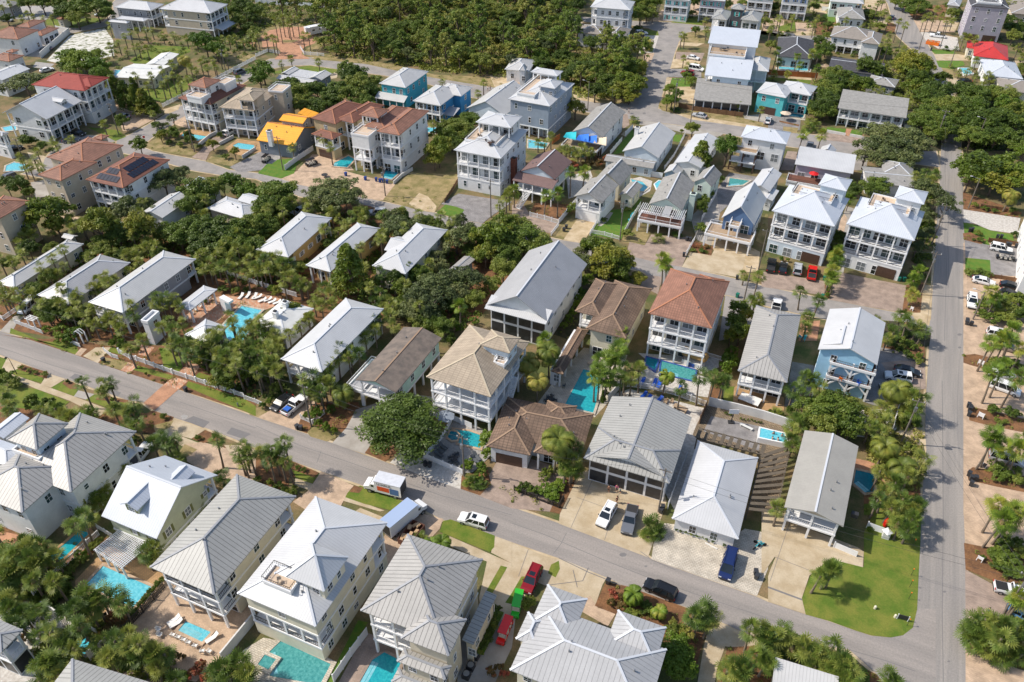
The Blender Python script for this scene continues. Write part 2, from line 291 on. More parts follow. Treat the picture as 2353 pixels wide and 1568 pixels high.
# ---- lower centre
tile(1,2)
SH('lawn','drygrass',6,[(-60,590),(110,650),(20,700),(-60,680)]);SH('brick_driveway','paver_tan',7,[(130,640),(330,500),(560,560),(420,690),(380,800),(360,820),(20,700)])
SH('mulch_bed','mulch',6,[(380,700),(520,760),(500,800),(470,850),(360,810)]);SH('lawn','drygrass',6,[(470,840),(540,780),(760,830),(800,860),(650,925),(500,880)]);SH('mulch_bed','mulch',5,[(500,560),(940,560),(1000,700),(800,840),(520,780)])
SH('driveway','concrete_grey',7,[(920,630),(1150,560),(1300,470),(1650,520),(1300,800),(1000,1040),(840,990),(700,940),(830,800)]);SH('mulch_bed','mulch',8,[(1000,1030),(1100,900),(1330,1000),(1190,1110)])
SH('shell_drive','shell',6,[(1230,1120),(1330,1020),(1550,1060),(1900,1210),(1880,1365),(1500,1230)])
SH('pool_deck','gravel',9,[(1550,1075),(1810,745),(2240,900),(2200,1020),(1990,1210),(1900,1215)]);SH('patio','concrete_grey',7,[(1300,620),(1650,600),(2200,870),(2240,900),(1800,740)])
SH('driveway','paver_pink',7,[(2040,1420),(2240,1060),(2290,1010),(2860,1190),(2700,1570),(2352,1540)]);SH('mulch_bed','mulch',8,[(1890,1240),(2130,1180),(2160,1310),(2060,1420),(1880,1360)])
SH('mulch_bed','mulch',6,[(-300,960),(0,990),(300,1090),(580,1210),(530,1260),(300,1250),(300,1500),(200,1500),(-40,1250),(-300,1150)]);SH('lawn','lawn',7,[(330,1180),(545,1260),(520,1310),(380,1280)])
SH('sidewalk','concrete',7,[(360,1260),(540,1320),(1180,1560),(1140,1568),(700,1440),(360,1330)]);SH('brick_driveway','paver_tan',8,[(600,1200),(900,1330),(840,1400),(760,1560),(480,1568),(340,1480),(480,1380)])
SH('lawn','lawn',7,[(850,1380),(960,1330),(1340,1470),(1290,1568),(1000,1500),(800,1430)]);SH('mulch_bed','mulch',9,[(900,1330),(985,1350),(950,1400),(860,1390)])
tile(1,3)
SH('lawn','lawn',6,[(900,-10),(1300,90),(1280,150),(900,40)]);SH('sidewalk','concrete',8,[(960,-30),(1230,80),(1200,110),(900,10)]);SH('brick_driveway','paver_tan',6,[(1290,-40),(1720,70),(1690,160),(1560,300),(1200,500),(1150,300)]);SH('lawn','lawn',9,[(1720,90),(1790,75),(2195,225),(2190,330),(2150,375),(1690,190)])
SH('sidewalk','concrete',7,[(1780,230),(2352,480),(2352,560),(1760,310)]);SH('driveway','concrete',8,[(2200,230),(2352,285),(2352,480),(2160,380)]);SH('driveway','concrete',6,[(2130,430),(2600,600),(2352,1000),(2100,1000),(2050,800)])
SH('lawn','lawn',9,[(2250,500),(2310,515),(2170,760),(2110,745)]);SH('lawn','lawn',9,[(2352,750),(2440,600),(2480,600),(2370,860),(2290,840)])
SH('driveway','concrete_grey',5,[(1900,880),(2400,860),(2352,1250),(2200,1568),(1850,1568)]);SH('lawn','turf',9,[(2040,1020),(2200,900),(2280,930),(2090,1320),(2010,1320)])
SH('turf_strip','turf',8,[(650,1568),(940,1000),(1030,1020),(780,1400),(720,1568)]);SH('patio','paver_pink',7,[(760,1568),(1010,1110),(1330,1230),(1500,1640),(760,1640)])
SH('patio','paver_white',7,[(-160,1300),(70,1160),(230,1190),(760,1420),(600,1640),(-160,1640)])
# ---- patios, lower left
tile(0,3)
SH('patio','paver_gold',8,[(690,640),(1000,310),(1500,560),(1480,680),(1180,1000),(1000,960),(700,800)]);SH('patio','paver_tan',7,[(1180,1060),(1420,680),(1500,560),(2352,900),(2352,1000),(1800,1568),(1500,1500),(1150,1250)])
SH('patio','paver_orange',7,[(0,180),(300,240),(480,350),(830,150),(900,230),(520,600),(300,760),(0,560)]);SH('mulch_bed','mulch',6,[(0,60),(120,180),(400,380),(900,230),(1060,250),(500,620),(440,840),(0,800)])
SH('gravel_yard','shell',6,[(0,850),(500,930),(1000,1100),(820,1360),(700,1300),(300,1568),(0,1568)]);SH('patio','paver_pink',7,[(980,1440),(1200,1180),(1500,1340),(1700,1568),(1100,1600)])
# ---- lower centre right
tile(2,2)
SH('mulch_bed','mulch',6,[(-100,1350),(60,1290),(320,1190),(700,1240),(600,1300),(480,1500),(440,1590),(300,1560),(0,1480)]);SH('walkway','paver_pink',8,[(210,1140),(350,1190),(150,1410),(60,1370)])
SH('driveway','concrete',7,[(640,1180),(1400,1380),(1420,1480),(1250,1990),(430,1680),(440,1590)]);SH('gravel_yard','shell',5,[(1400,1380),(1640,760),(1760,620),(1700,960),(1500,1568)])
SH('sand_yard','whitesand_clean',7,[(900,500),(1080,440),(1780,620),(1720,700),(1640,1100),(1580,1100),(1500,700)])if 'whitesand_clean' in MT else SH('sand_yard','shell',7,[(900,500),(1080,440),(1780,620),(1720,700),(1640,1100),(1580,1100),(1500,700)])
SH('sand_yard','shell',8,[(1060,400),(1230,250),(1330,200),(1840,350),(1800,520),(1090,400)]);SH('pool_deck','shell',9,[(1160,110),(1900,160),(1900,240),(1740,300),(1700,280),(1220,160)])
SH('pool_deck','paver_white',8,[(200,620),(420,320),(660,60),(1060,130),(960,480),(760,700),(740,690),(480,600)]);SH('patio','cobble',9,[(1830,690),(2300,790),(2270,1010),(1760,830)])
SH('plank_court','plank',7,[(1700,760),(1810,560),(2000,610),(2430,700),(2570,960),(2430,1560),(2180,1520),(2300,1060),(2060,980),(1720,920),(1660,860)])
SH('mulch_bed','mulch',6,[(1840,400),(1960,370),(1900,560),(1790,520)]);SH('lawn','lawn',7,[(1960,420),(2060,420),(2040,560),(1940,570)]);SH('patio','paver_gold',8,[(2040,430),(2080,400),(2500,520),(2500,640),(2300,640),(2030,580)])
tile(2,3)
SH('driveway','paver_white',8,[(1400,110),(1500,120),(1950,290),(2140,160),(2352,200),(2352,530),(2250,780),(1280,440),(1300,300)])
SH('driveway','concrete',6,[(0,290),(350,430),(460,440),(870,610),(830,680),(760,880),(650,830),(640,800),(300,680),(0,560)]);SH('brick_driveway','paver_tan',7,[(600,900),(660,800),(720,780),(790,890),(960,930),(880,1060)]);SH('lawn','lawn',8,[(330,570),(360,490),(430,455),(440,530),(400,610)])
SH('mulch_bed','mulch',8,[(760,870),(860,650),(1060,690),(1580,880),(1700,930),(1800,1090),(1760,1200),(1700,1400),(1300,1200),(960,950)]);SH('driveway','concrete',7,[(1800,1100),(1930,1030),(2110,1110),(2352,1230),(2200,1280),(2150,1290),(1960,1240),(1880,1460),(1860,1600),(1700,1600),(1760,1250)])
SH('mulch_bed','mulch',9,[(2190,1240),(2352,1200),(2352,1600),(1880,1600),(1980,1250)])
# ---- lower right
tile(3,3)
SH('driveway','concrete',8,[(20,540),(200,100),(820,330),(880,370),(870,515),(570,440),(380,590),(310,800),(345,945),(0,830),(0,600)]);SH('driveway_joint','patch',10,[(0,690),(310,805),(312,822),(0,707)])
SH('lawn','lawn',7,[(345,950),(312,800),(385,600),(570,440),(880,515),(880,200),(940,60),(1180,-60),(1410,-60),(1400,280),(1385,560),(1370,900),(1330,1070),(1240,1140),(1130,1160),(950,1142),(800,1095),(550,1005)])
SH('driveway','concrete',9,[(-60,-20),(210,0),(560,350),(880,370),(870,515),(560,430),(300,500),(60,420),(-60,600)])
SH('brick_driveway','paver_tan',5,[(1795,-60),(2500,-60),(2500,640),(2352,640),(1810,300)]);SH('brick_driveway','paver_pink',6,[(1812,535),(2080,680),(2500,700),(2500,1000),(2352,1100),(2100,1060),(1815,1000)]);SH('mulch_bed','mulch',7,[(1800,290),(2000,330),(2500,330),(2500,680),(2080,640),(1815,535)])
SH('mulch_bed','mulch',7,[(1790,1080),(1900,1000),(2500,1010),(2500,1480),(2300,1440),(1900,1290),(1830,1220)]);SH('brick_driveway','paver_tan',6,[(1815,1240),(2300,1450),(2500,1500),(2500,1700),(1815,1700)])
SH('patch_sand','sand',3,[(1360,-900),(1410,-60),(1380,900),(1310,1090),(1380,1110),(1440,-900)])
SH('ground_roadside','mulch',5,[(-60,1080),(200,1100),(1000,1500),(1100,1640),(-60,1640)])
tile(3,2)
SH('brick_driveway','paver_tan',5,[(1795,-900),(2500,-900),(2500,1600),(1795,1600)]);SH('mulch_bed','mulch',7,[(1795,130),(1900,120),(2400,230),(2400,330),(2030,270),(1850,220),(1795,200)]);SH('mulch_bed','mulch',7,[(1840,640),(1900,610),(2500,750),(2500,870),(2030,780),(1850,730)]);SH('mulch_bed','mulch',7,[(1830,1200),(1880,1160),(2400,1250),(2500,1420),(2100,1340),(1840,1280)])
SH('roadside_sand','sand',6,[(1180,830),(1300,810),(1440,780),(1455,1000),(1420,1240),(1250,1200),(1230,960)]);SH('roadside','paver_pink',6,[(1040,200),(1230,180),(1440,200),(1450,440),(1300,460),(1180,420)]);SH('mulch_bed','mulch',5,[(1070,-60),(1440,-60),(1440,220),(1250,160),(1050,60)])
SH('patio','paver_orange',6,[(800,1080),(1000,1120),(1180,1200),(1080,1568),(880,1400),(780,1300)]);SH('driveway','cobble',5,[(220,190),(450,230),(400,620),(150,600)]);SH('mulch_bed','mulch',6,[(880,1420),(1400,1300),(1400,1568),(880,1568)]);SH('lawn','lawn',7,[(880,1500),(1410,1450),(1410,1600),(880,1600)])
SH('parking_court','cobble',5,[(1040,60),(1250,100),(1440,240),(1350,460),(1000,600),(880,560),(1000,250)]);SH('patio','shell',6,[(820,640),(1180,620),(1190,800),(1080,900),(820,880)])
# ---- middle right
tile(3,1)
SH('shell_drive','shell',7,[(1795,360),(2320,440),(2290,585),(2040,550),(1900,490),(1800,480)]);SH('lawn','turf',8,[(1795,480),(1900,500),(2050,555),(2250,590),(2260,650),(2010,640),(2040,690),(1810,640)]);SH('cobble_drive','cobble',7,[(1805,640),(2040,690),(2300,700),(2352,980),(2050,960),(2040,830),(1815,800)]);SH('lawn','turf',9,[(1812,805),(2040,825),(2048,955),(1812,950)]);SH('mulch_bed','mulch',8,[(1790,200),(2330,380),(2300,435),(1795,360)]);SH('mulch_bed','mulch',9,[(1790,580),(1860,570),(2010,640),(1960,680),(1800,640)])
SH('brick_driveway','paver_pink',7,[(-60,930),(520,1020),(520,1150),(0,1080),(-60,1070)]);SH('brick_driveway','paver_pink',7,[(610,930),(1270,1060),(1230,1310),(560,1190)]);SH('mulch_bed','mulch',6,[(520,1020),(610,1050),(590,1180),(520,1170)]);SH('mulch_bed','mulch',6,[(1255,1060),(1430,1030),(1400,1310),(1230,1310)]);SH('roadside_sand','sand',5,[(1400,1050),(1505,1060),(1500,1330),(1480,1430),(1350,1380),(1320,1310),(1400,1300)])
SH('courtyard','concrete_grey',5,[(600,650),(720,330),(790,350),(740,680),(690,960),(600,960)]);SH('brick_patio','paver_tan',6,[(620,520),(700,400),(730,440),(690,600)])
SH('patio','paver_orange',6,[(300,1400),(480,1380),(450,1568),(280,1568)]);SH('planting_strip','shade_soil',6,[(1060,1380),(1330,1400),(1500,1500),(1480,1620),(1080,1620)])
# ---- middle centre right
tile(2,1)
SH('brick_driveway','paver_pink',7,[(0,320),(100,300),(160,400),(430,490),(360,580),(200,545),(0,430)]);SH('mulch_bed','mulch',6,[(160,400),(210,300),(560,310),(570,340),(430,460),(170,420)]);SH('lawn','drygrass',7,[(430,500),(500,460),(600,450),(470,640),(370,600)]);SH('driveway','sand',8,[(600,445),(770,470),(720,560),(650,670),(475,635)]);SH('lawn','turf',8,[(720,590),(810,440),(900,370),(1090,340),(1160,260),(1200,270),(1090,460),(1000,640),(980,635)])
SH('walkway','concrete_grey',10,[(900,385),(930,390),(880,470),(820,515),(785,510)]);SH('lawn','drygrass',7,[(1060,510),(1270,570),(1220,690),(1000,660)]);SH('brick_driveway','paver_pink',7,[(1080,660),(1220,690),(1280,590),(1650,620),(1640,700),(1560,890),(1300,840),(1050,780)]);SH('mulch_bed','mulch',8,[(1650,640),(1850,700),(1830,785),(1640,750)])
SH('driveway','concrete',8,[(1640,750),(1830,785),(1860,730),(2150,770),(2100,990),(1560,890)]);SH('driveway','sand',7,[(1830,690),(1860,600),(2180,700),(2280,750),(2260,930),(2100,940),(2150,775),(1855,735)]);SH('alley','concrete_grey',5,[(1640,430),(1880,200),(1960,160),(1850,700),(1700,640)])
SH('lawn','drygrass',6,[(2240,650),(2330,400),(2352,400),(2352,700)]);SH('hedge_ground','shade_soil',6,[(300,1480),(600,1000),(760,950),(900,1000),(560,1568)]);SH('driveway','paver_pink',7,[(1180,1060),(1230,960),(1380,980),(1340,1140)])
SH('driveway','asphalt2',6,[(1960,1150),(2300,1230),(2200,1500),(1900,1568),(1940,1300)])
SH('pool_deck','shell',7,[(1090,80),(1180,60),(1290,100),(1270,190),(1160,250),(1080,100)]);SH('courtyard','shell',6,[(500,60),(720,0),(740,60),(560,250),(520,260)]);SH('courtyard','cobble',6,[(1880,180),(2000,20),(2250,60),(2200,130),(1900,400)])
# ---- middle left
tile(1,1)
SH('brick_driveway','paver_tan',6,[(240,75),(430,-20),(720,-20),(1280,130),(1170,275),(1050,265),(380,130)]);SH('vacant_lot','drygrass',6,[(1170,270),(1280,130),(1420,20),(1860,40),(1860,90),(1640,390),(1500,370)]);SH('sand','sand',7,[(1400,310),(1500,210),(1580,240),(1660,330),(1640,390),(1480,360)])
SH('cobble_drive','cobble',7,[(1860,215),(2352,290),(2290,340),(2180,410),(2080,490),(1780,430),(1910,360),(1700,310)]);SH('lawn','turf',9,[(1660,395),(1740,315),(1840,335),(1915,365),(1880,420),(1790,425)]);SH('lawn','turf',6,[(20,30),(60,-60),(380,-60),(350,30),(230,75)])
SH('mulch_bed','mulch',5,[(650,250),(1050,330),(1500,500),(1900,560),(2300,640),(2352,1100),(2100,1300),(2000,1400),(1500,1300),(1000,1400),(500,1400),(0,1100),(100,850),(440,780),(700,600)]);SH('grass_alley','lawn',6,[(420,790),(700,590),(760,590),(430,830)])
SH('brick_patio','paver_check',8,[(-60,1130),(0,1120),(230,1180),(200,1240),(100,1280),(40,1290),(-60,1330)])
tile(0,1)
SH('mulch_bed','mulch',4,[(0,1050),(700,700),(1400,600),(2352,950),(2352,1568),(700,1568),(0,1450)]);SH('brick_patio','paver_check',8,[(1640,1290),(1900,1190),(2050,1150),(2352,1180),(2352,1300),(2230,1230),(1980,1400),(1860,1400),(1780,1460)])
SH('driveway','concrete_grey',7,[(0,1480),(130,1340),(250,1330),(160,1400),(120,1470),(90,1500)]);SH('lawn','lawn',7,[(100,1450),(380,1568),(90,1500)]);SH('brick_patio','paver_tan',6,[(560,420),(750,430),(640,480),(620,470)]);SH('courtyard','concrete_grey',5,[(280,110),(400,90),(500,220),(330,260)])
# ---- top left
tile(0,0)
SH('pale_sand_lot','whitesand',5,[(430,560),(640,330),(960,260),(1040,370),(1050,520),(560,590)]);SH('lawn','lawn',4,[(420,180),(640,170),(950,170),(920,200),(720,260),(560,250),(430,230)]);SH('lawn','lawn',5,[(1180,560),(1420,420),(1750,430),(1750,480),(1500,580),(1250,590)]);SH('lawn','lawn',5,[(1280,780),(1480,760),(1780,720),(1700,860),(1500,950),(1350,900)])
SH('lawn','drygrass',5,[(2050,500),(2352,480),(2352,540),(2100,600)]);SH('brick_court','paver_tan',6,[(1030,960),(1320,1020),(1500,1050),(1400,1110),(1230,1200),(1130,1210)]);SH('lawn','lawn',5,[(800,1170),(1090,1200),(1160,1260),(1060,1300)])
SH('verge','drygrass',6,[(1330,1340),(1480,1250),(1600,1330),(1790,1400),(1850,1440),(1600,1420),(1390,1380)]);SH('brick_driveway','paver_pink',7,[(1760,1450),(1830,1400),(1960,1270),(2110,1250),(2110,1290),(1930,1400),(1890,1480)]);SH('verge','drygrass',6,[(1940,1440),(2200,1480),(2130,1530),(1890,1490)]);SH('pool_deck','paver_gold',7,[(1620,1250),(1720,1190),(2000,1220),(1840,1330)]);SH('pool_deck','paver_gold',7,[(2060,1380),(2180,1280),(2400,1310),(2400,1400),(2230,1440),(2100,1400)])
SH('cobble_drive','cobble',6,[(2110,1540),(2352,1420),(2450,1350),(2560,1400),(2400,1568),(2200,1590)]);SH('brick_driveway','paver_tan',6,[(1580,1130),(1700,1070),(1730,1180),(1640,1160)]);SH('courtyard','concrete_grey',6,[(240,520),(390,420),(470,410),(560,300),(640,300),(390,530)]);SH('driveway','gravel',5,[(330,570),(500,590),(440,640),(300,620)]);SH('street','asphalt2',4,[(200,1600),(330,1560),(600,1240),(900,1250),(1100,1290),(700,1400),(400,1640)])
SH('driveway','concrete',5,[(250,1400),(420,1440),(380,1560),(330,1568)]);SH('sand','sand',5,[(1500,1010),(1660,960),(1640,1010),(1520,1060)]);SH('driveway','gravel',4,[(0,130),(160,60),(560,50),(420,190),(160,180)]);SH('brick_court','paver_orange',5,[(2130,410),(2230,410),(2352,360),(2352,430),(2200,430)])
tile(1,0)
SH('brick_court','paver_orange',6,[(50,330),(130,280),(300,250),(460,250),(490,300),(560,370),(540,400),(440,440),(420,500),(500,545),(170,550),(230,480),(190,430),(60,440)]);SH('lawn','drygrass',7,[(240,370),(400,370),(340,395),(240,395)]);SH('clearing','drygrass',4,[(0,260),(400,190),(800,230),(800,300),(600,420),(560,470),(640,560),(420,500),(550,380),(480,260),(300,250),(0,330)])
SH('verge','drygrass',4,[(620,500),(1300,600),(1640,690),(2352,720),(2352,800),(2200,810),(1640,720),(1280,650),(1000,590),(500,545)]);SH('lawn','lawn',5,[(160,660),(480,605),(740,640),(760,650),(700,690),(420,670),(160,680)]);SH('driveway','concrete',6,[(680,690),(780,640),(740,720),(690,730)])
SH('lawn','turf',6,[(70,1568),(200,1470),(330,1460),(420,1490),(300,1568)]);SH('gravel_yard','gravel',5,[(0,1420),(120,1380),(260,1420),(180,1500),(60,1568),(0,1568)]);SH('brick_driveway','paver_tan',5,[(380,1568),(520,1420),(800,1440),(900,1568)]);SH('roadside_sand','sand',5,[(2150,700),(2300,680),(2352,800),(2200,820)])
tile(2,0)
SH('verge','sand',5,[(560,870),(660,890),(800,920),(950,955),(800,945),(640,925),(570,900)]);SH('verge','drygrass',6,[(700,880),(820,890),(1080,900),(1150,900),(1080,950),(960,957),(800,940)]);SH('verge','drygrass',6,[(1360,930),(1450,950),(1640,990),(2120,1090),(2310,1130),(2310,1165),(2100,1135),(1640,1060),(1480,1045),(1380,1020),(1345,975)]);SH('verge','sand',5,[(1480,1040),(1700,1070),(2120,1130),(2352,1180),(2352,1200),(1640,1100)])
SH('driveway','concrete_grey',5,[(1180,1110),(1560,1160),(1950,1230),(1900,1260),(1600,1230),(1480,1200),(1170,1150)]);SH('brick_driveway','paver_pink',6,[(1000,1060),(1060,1050),(1080,1150),(1020,1190)]);SH('driveway','concrete',6,[(1000,1240),(1110,1150),(1130,1165),(1050,1260)]);SH('lawn','turf',6,[(920,1430),(1000,1320),(1110,1190),(1130,1260),(1040,1400)]);SH('lawn','turf',6,[(1490,1240),(1570,1240),(1540,1310),(1480,1300)]);SH('yard','shell',5,[(1440,1568),(1620,1290),(1700,1290),(1500,1500)])
SH('cobble_drive','paver_pink',5,[(1510,480),(1770,490),(1740,560),(1500,560)]);SH('verge','drygrass',5,[(1620,310),(1770,300),(1770,400),(1560,390),(1580,340)]);SH('driveway','sand',5,[(1530,390),(1770,400),(1700,430),(1530,420)]);SH('driveway','sand',5,[(1490,545),(1740,560),(1700,620),(1460,630)]);SH('cobble_drive','cobble',5,[(1455,635),(1740,640),(1740,720),(1430,710)]);SH('lawn','turf',5,[(1470,720),(1680,730),(1650,800),(1450,800)]);SH('driveway','concrete',5,[(1420,715),(1470,720),(1445,800),(1405,800)]);SH('yard','sand',4,[(1420,800),(1700,800),(1680,960),(1400,930)])
SH('driveway','shell',5,[(1190,290),(1350,330),(1300,490),(1170,490)]);SH('brick_driveway','paver_tan',5,[(1210,500),(1310,490),(1270,590),(1210,600)]);SH('lawn','lawn',6,[(1200,270),(1340,290),(1350,330),(1250,330)]);SH('lawn','lawn',5,[(1480,145),(1740,155),(1750,235),(1465,210)]);SH('brick_driveway','paver_tan',5,[(1330,150),(1380,90),(1490,140),(1480,200),(1260,200)]);SH('verge','sand',5,[(470,40),(520,0),(600,150),(560,170)]);SH('pool_deck','concrete',5,[(500,200),(650,190),(650,240),(560,290)])
SH('brick_court','paver_tan',5,[(0,730),(170,740),(60,820),(0,790)]);SH('driveway','concrete_grey',5,[(2130,1070),(2352,1040),(2352,1150),(2140,1110)])
tile(3,0)
SH('cobble_drive','cobble',6,[(0,1060),(120,1060),(300,1110),(290,1200),(130,1200),(0,1190)]);SH('lawn','drygrass',6,[(140,1165),(280,1180),(260,1230),(140,1210)]);SH('mulch_bed','mulch',7,[(105,1110),(290,1150),(280,1165),(105,1125)]);SH('pool_deck','paver_white',5,[(110,1040),(350,1060),(340,1110),(110,1080)])
SH('brick_walk','paver_orange',6,[(720,1185),(770,1190),(745,1255),(705,1250)]);SH('lawn','turf',5,[(540,1170),(720,1190),(705,1225),(540,1205)]);SH('lawn','turf',5,[(770,1195),(880,1205),(860,1250),(750,1240)]);SH('brick_strip','paver_pink',5,[(540,1225),(860,1270),(855,1330),(450,1280)]);SH('driveway','asphalt2',3,[(560,1200),(950,1270),(900,1568),(560,1568)])
SH('driveway','paver_pink',4,[(180,1390),(290,1400),(230,1568),(110,1568)]);SH('lawn','lawn',4,[(0,700),(400,740),(380,780),(0,735)]);SH('mulch_bed','sand',4,[(0,690),(400,715),(400,740),(0,712)]);SH('pool_deck','shell',4,[(70,620),(400,630),(390,665),(70,655)]);SH('lawn','lawn',4,[(90,250),(250,200),(250,290),(90,290)]);SH('driveway','paver_tan',4,[(250,210),(430,220),(420,300),(260,295)])
SH('parking_court','shell',5,[(1400,300),(1480,300),(1740,350),(1760,470),(1560,450),(1460,390)]);SH('lawn','turf',6,[(1500,455),(1710,475),(1730,500),(1540,500),(1510,480)]);SH('driveway','concrete',5,[(1520,500),(1740,500),(1850,520),(1840,560),(1550,560)]);SH('lawn','turf',6,[(1545,560),(1790,565),(1810,600),(1690,640),(1570,620)]);SH('verge','drygrass',5,[(1590,620),(1700,640),(1720,760),(1680,800),(1640,720)]);SH('driveway','concrete',5,[(1640,720),(1740,720),(1900,780),(1700,880),(1690,800)])
SH('lawn','turf',5,[(490,140),(610,120),(620,200),(580,220)]);SH('lawn','lawn',4,[(400,20),(520,20),(500,80),(400,90)]);SH('driveway','paver_tan',4,[(880,60),(1080,30),(1100,110),(860,100)]);SH('mulch_bed','mulch',4,[(1240,60),(1330,60),(1420,180),(1340,180)]);SH('driveway','concrete',4,[(930,180),(1150,190),(1180,280),(960,200)]);SH('brick_driveway','paver_tan',4,[(1340,190),(1700,190),(1720,300),(1400,300)])
SH('mulch_bed','mulch',4,[(1100,200),(1180,230),(1160,310),(1080,300)])
tile(3,0)
for pp in([(400,30),(560,40),(540,130),(380,110)],[(900,-40),(1010,-40),(1050,60),(880,70)],[(260,300),(430,290),(420,330),(240,330)],[(1640,190),(1760,200),(1720,290),(1600,280)],[(2120,120),(2352,110),(2352,170),(2160,180)],[(2250,560),(2400,560),(2400,640),(2280,640)]):SH('sand','sand',4,pp)
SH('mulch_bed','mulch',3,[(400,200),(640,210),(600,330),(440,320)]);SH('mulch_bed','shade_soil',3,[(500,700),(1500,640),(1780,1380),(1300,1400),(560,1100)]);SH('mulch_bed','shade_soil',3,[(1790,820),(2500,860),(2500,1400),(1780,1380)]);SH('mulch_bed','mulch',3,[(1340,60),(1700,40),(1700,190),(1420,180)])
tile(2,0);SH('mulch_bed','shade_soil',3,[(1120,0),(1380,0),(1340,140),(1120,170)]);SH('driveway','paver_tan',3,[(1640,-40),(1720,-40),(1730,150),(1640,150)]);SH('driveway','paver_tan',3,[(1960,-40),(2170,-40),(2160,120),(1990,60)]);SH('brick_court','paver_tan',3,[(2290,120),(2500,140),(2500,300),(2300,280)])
def crack(pts,w=.1,m='patch'):
 P=[G(x,y)for x,y in pts];A=[];B=[]
 for i,p in enumerate(P):
  d=(P[min(i+1,len(P)-1)]-P[max(i-1,0)]).normalized();n=Vector((-d.y,d.x,0))*w/2;A.append(p+n);B.append(p-n)
 SHEETS.append((9,len(SHEETS),'road_seam',m,A+B[::-1]))
tile(2,3);crack([(0,110),(300,215),(800,430),(1280,620),(1800,800),(2352,985)]);crack([(430,430),(700,560),(1000,680)],.14);crack([(1180,370),(1290,450),(1500,540)],.1);crack([(500,200),(450,300),(380,390)],.08);crack([(1500,700),(1460,820)],.08)
tile(1,2);crack([(0,780),(400,960),(900,1130),(1400,1310),(1700,1420),(2352,1600)]);crack([(-700,560),(-300,700),(0,800)]);crack([(600,1010),(560,1120)],.08);tile(0,2);crack([(0,60),(500,230),(1300,460)],.1)
tile(3,3);crack([(1600,-1200),(1610,0),(1600,900),(1610,1568)],.1);crack([(740,1270),(1100,1380),(1350,1470)],.1);tile(3,1);crack([(1665,300),(1640,900),(1620,1568)],.1);crack([(1660,700),(1655,1080)],.1)
tile(2,2);crack([(760,1230),(540,1720)],.07);crack([(1010,1330),(850,1830)],.07);crack([(600,1440),(1330,1700)],.07);tile(2,3);crack([(150,350),(60,600)],.08);crack([(330,680),(650,640),(700,520)],.1);crack([(560,540),(600,700)],.1);tile(3,3);crack([(200,100),(20,640)],.07);crack([(60,420),(420,560)],.07)
tile(2,1);crack([(1100,860),(1600,980),(2200,1110),(2352,1150)],.1);tile(1,1);crack([(100,100),(400,190),(1000,310),(1700,440)],.1)
for c_,t_,x,y,r_ in((3,3,1620,740,13),(3,3,1660,1380,11),(2,3,1230,505,11),(3,1,1760,1510,16),(3,2,1650,960,20),(3,2,1760,60,12),(2,3,1020,400,26),(1,1,1465,415,16),(2,0,1215,1045,12)):
 tile(c_,t_);SH('manhole_cover' if r_<18 else 'oil_stain','patch',11,[(x+r_*1.3*math.cos(q*.63),y+r_*.7*math.sin(q*.63))for q in range(10)])
lay_sheets()
# ======== HOUSES
add('cap_light',(.58,.60,.63),rough=.45);add('cap_terra',(.40,.17,.09),rough=.8);add('cap_dark',(.27,.28,.30),rough=.5);add('cap_tan',(.50,.42,.30),rough=.8);add('cap_brown',(.30,.20,.13),rough=.8)
WCACHE={}
def window_mesh(w,h,glass='glass'):
 k=(round(w,1),round(h,1),glass)
 if k in WCACHE:return WCACHE[k]
 w,h=k[0],k[1];f=MB();t=.09
 f.box(-w/2-t,-.06,-h/2-t,w/2+t,0,-h/2);f.box(-w/2-t,-.06,h/2,w/2+t,0,h/2+t);f.box(-w/2-t,-.06,-h/2,-w/2,0,h/2);f.box(w/2,-.06,-h/2,w/2+t,0,h/2)
 f.box(-w/2,-.05,-.035,w/2,0,.035)
 if w>1.3:
  for i in range(1,int(round(w/.9))):x=-w/2+i*w/round(w/.9);f.box(x-.035,-.05,-h/2,x+.035,0,h/2)
 elif w>.7:f.box(-.025,-.05,-h/2,.025,0,h/2)
 p=MB();p.box(-w/2,-.025,-h/2,w/2,.005,h/2)
 WCACHE[k]=(f.mesh('window','trim'),p.mesh('pane',glass));return WCACHE[k]
def shared(key,fn):
 if key not in WCACHE:WCACHE[key]=fn()
 return WCACHE[key]
def BX(name,m,a,b):
 def fn():
  q=MB();q.box(*a,*b);return q.mesh(name,m)
 return shared((name,m)+tuple(round(v,2)for v in a+b),fn)
FOOT=[]
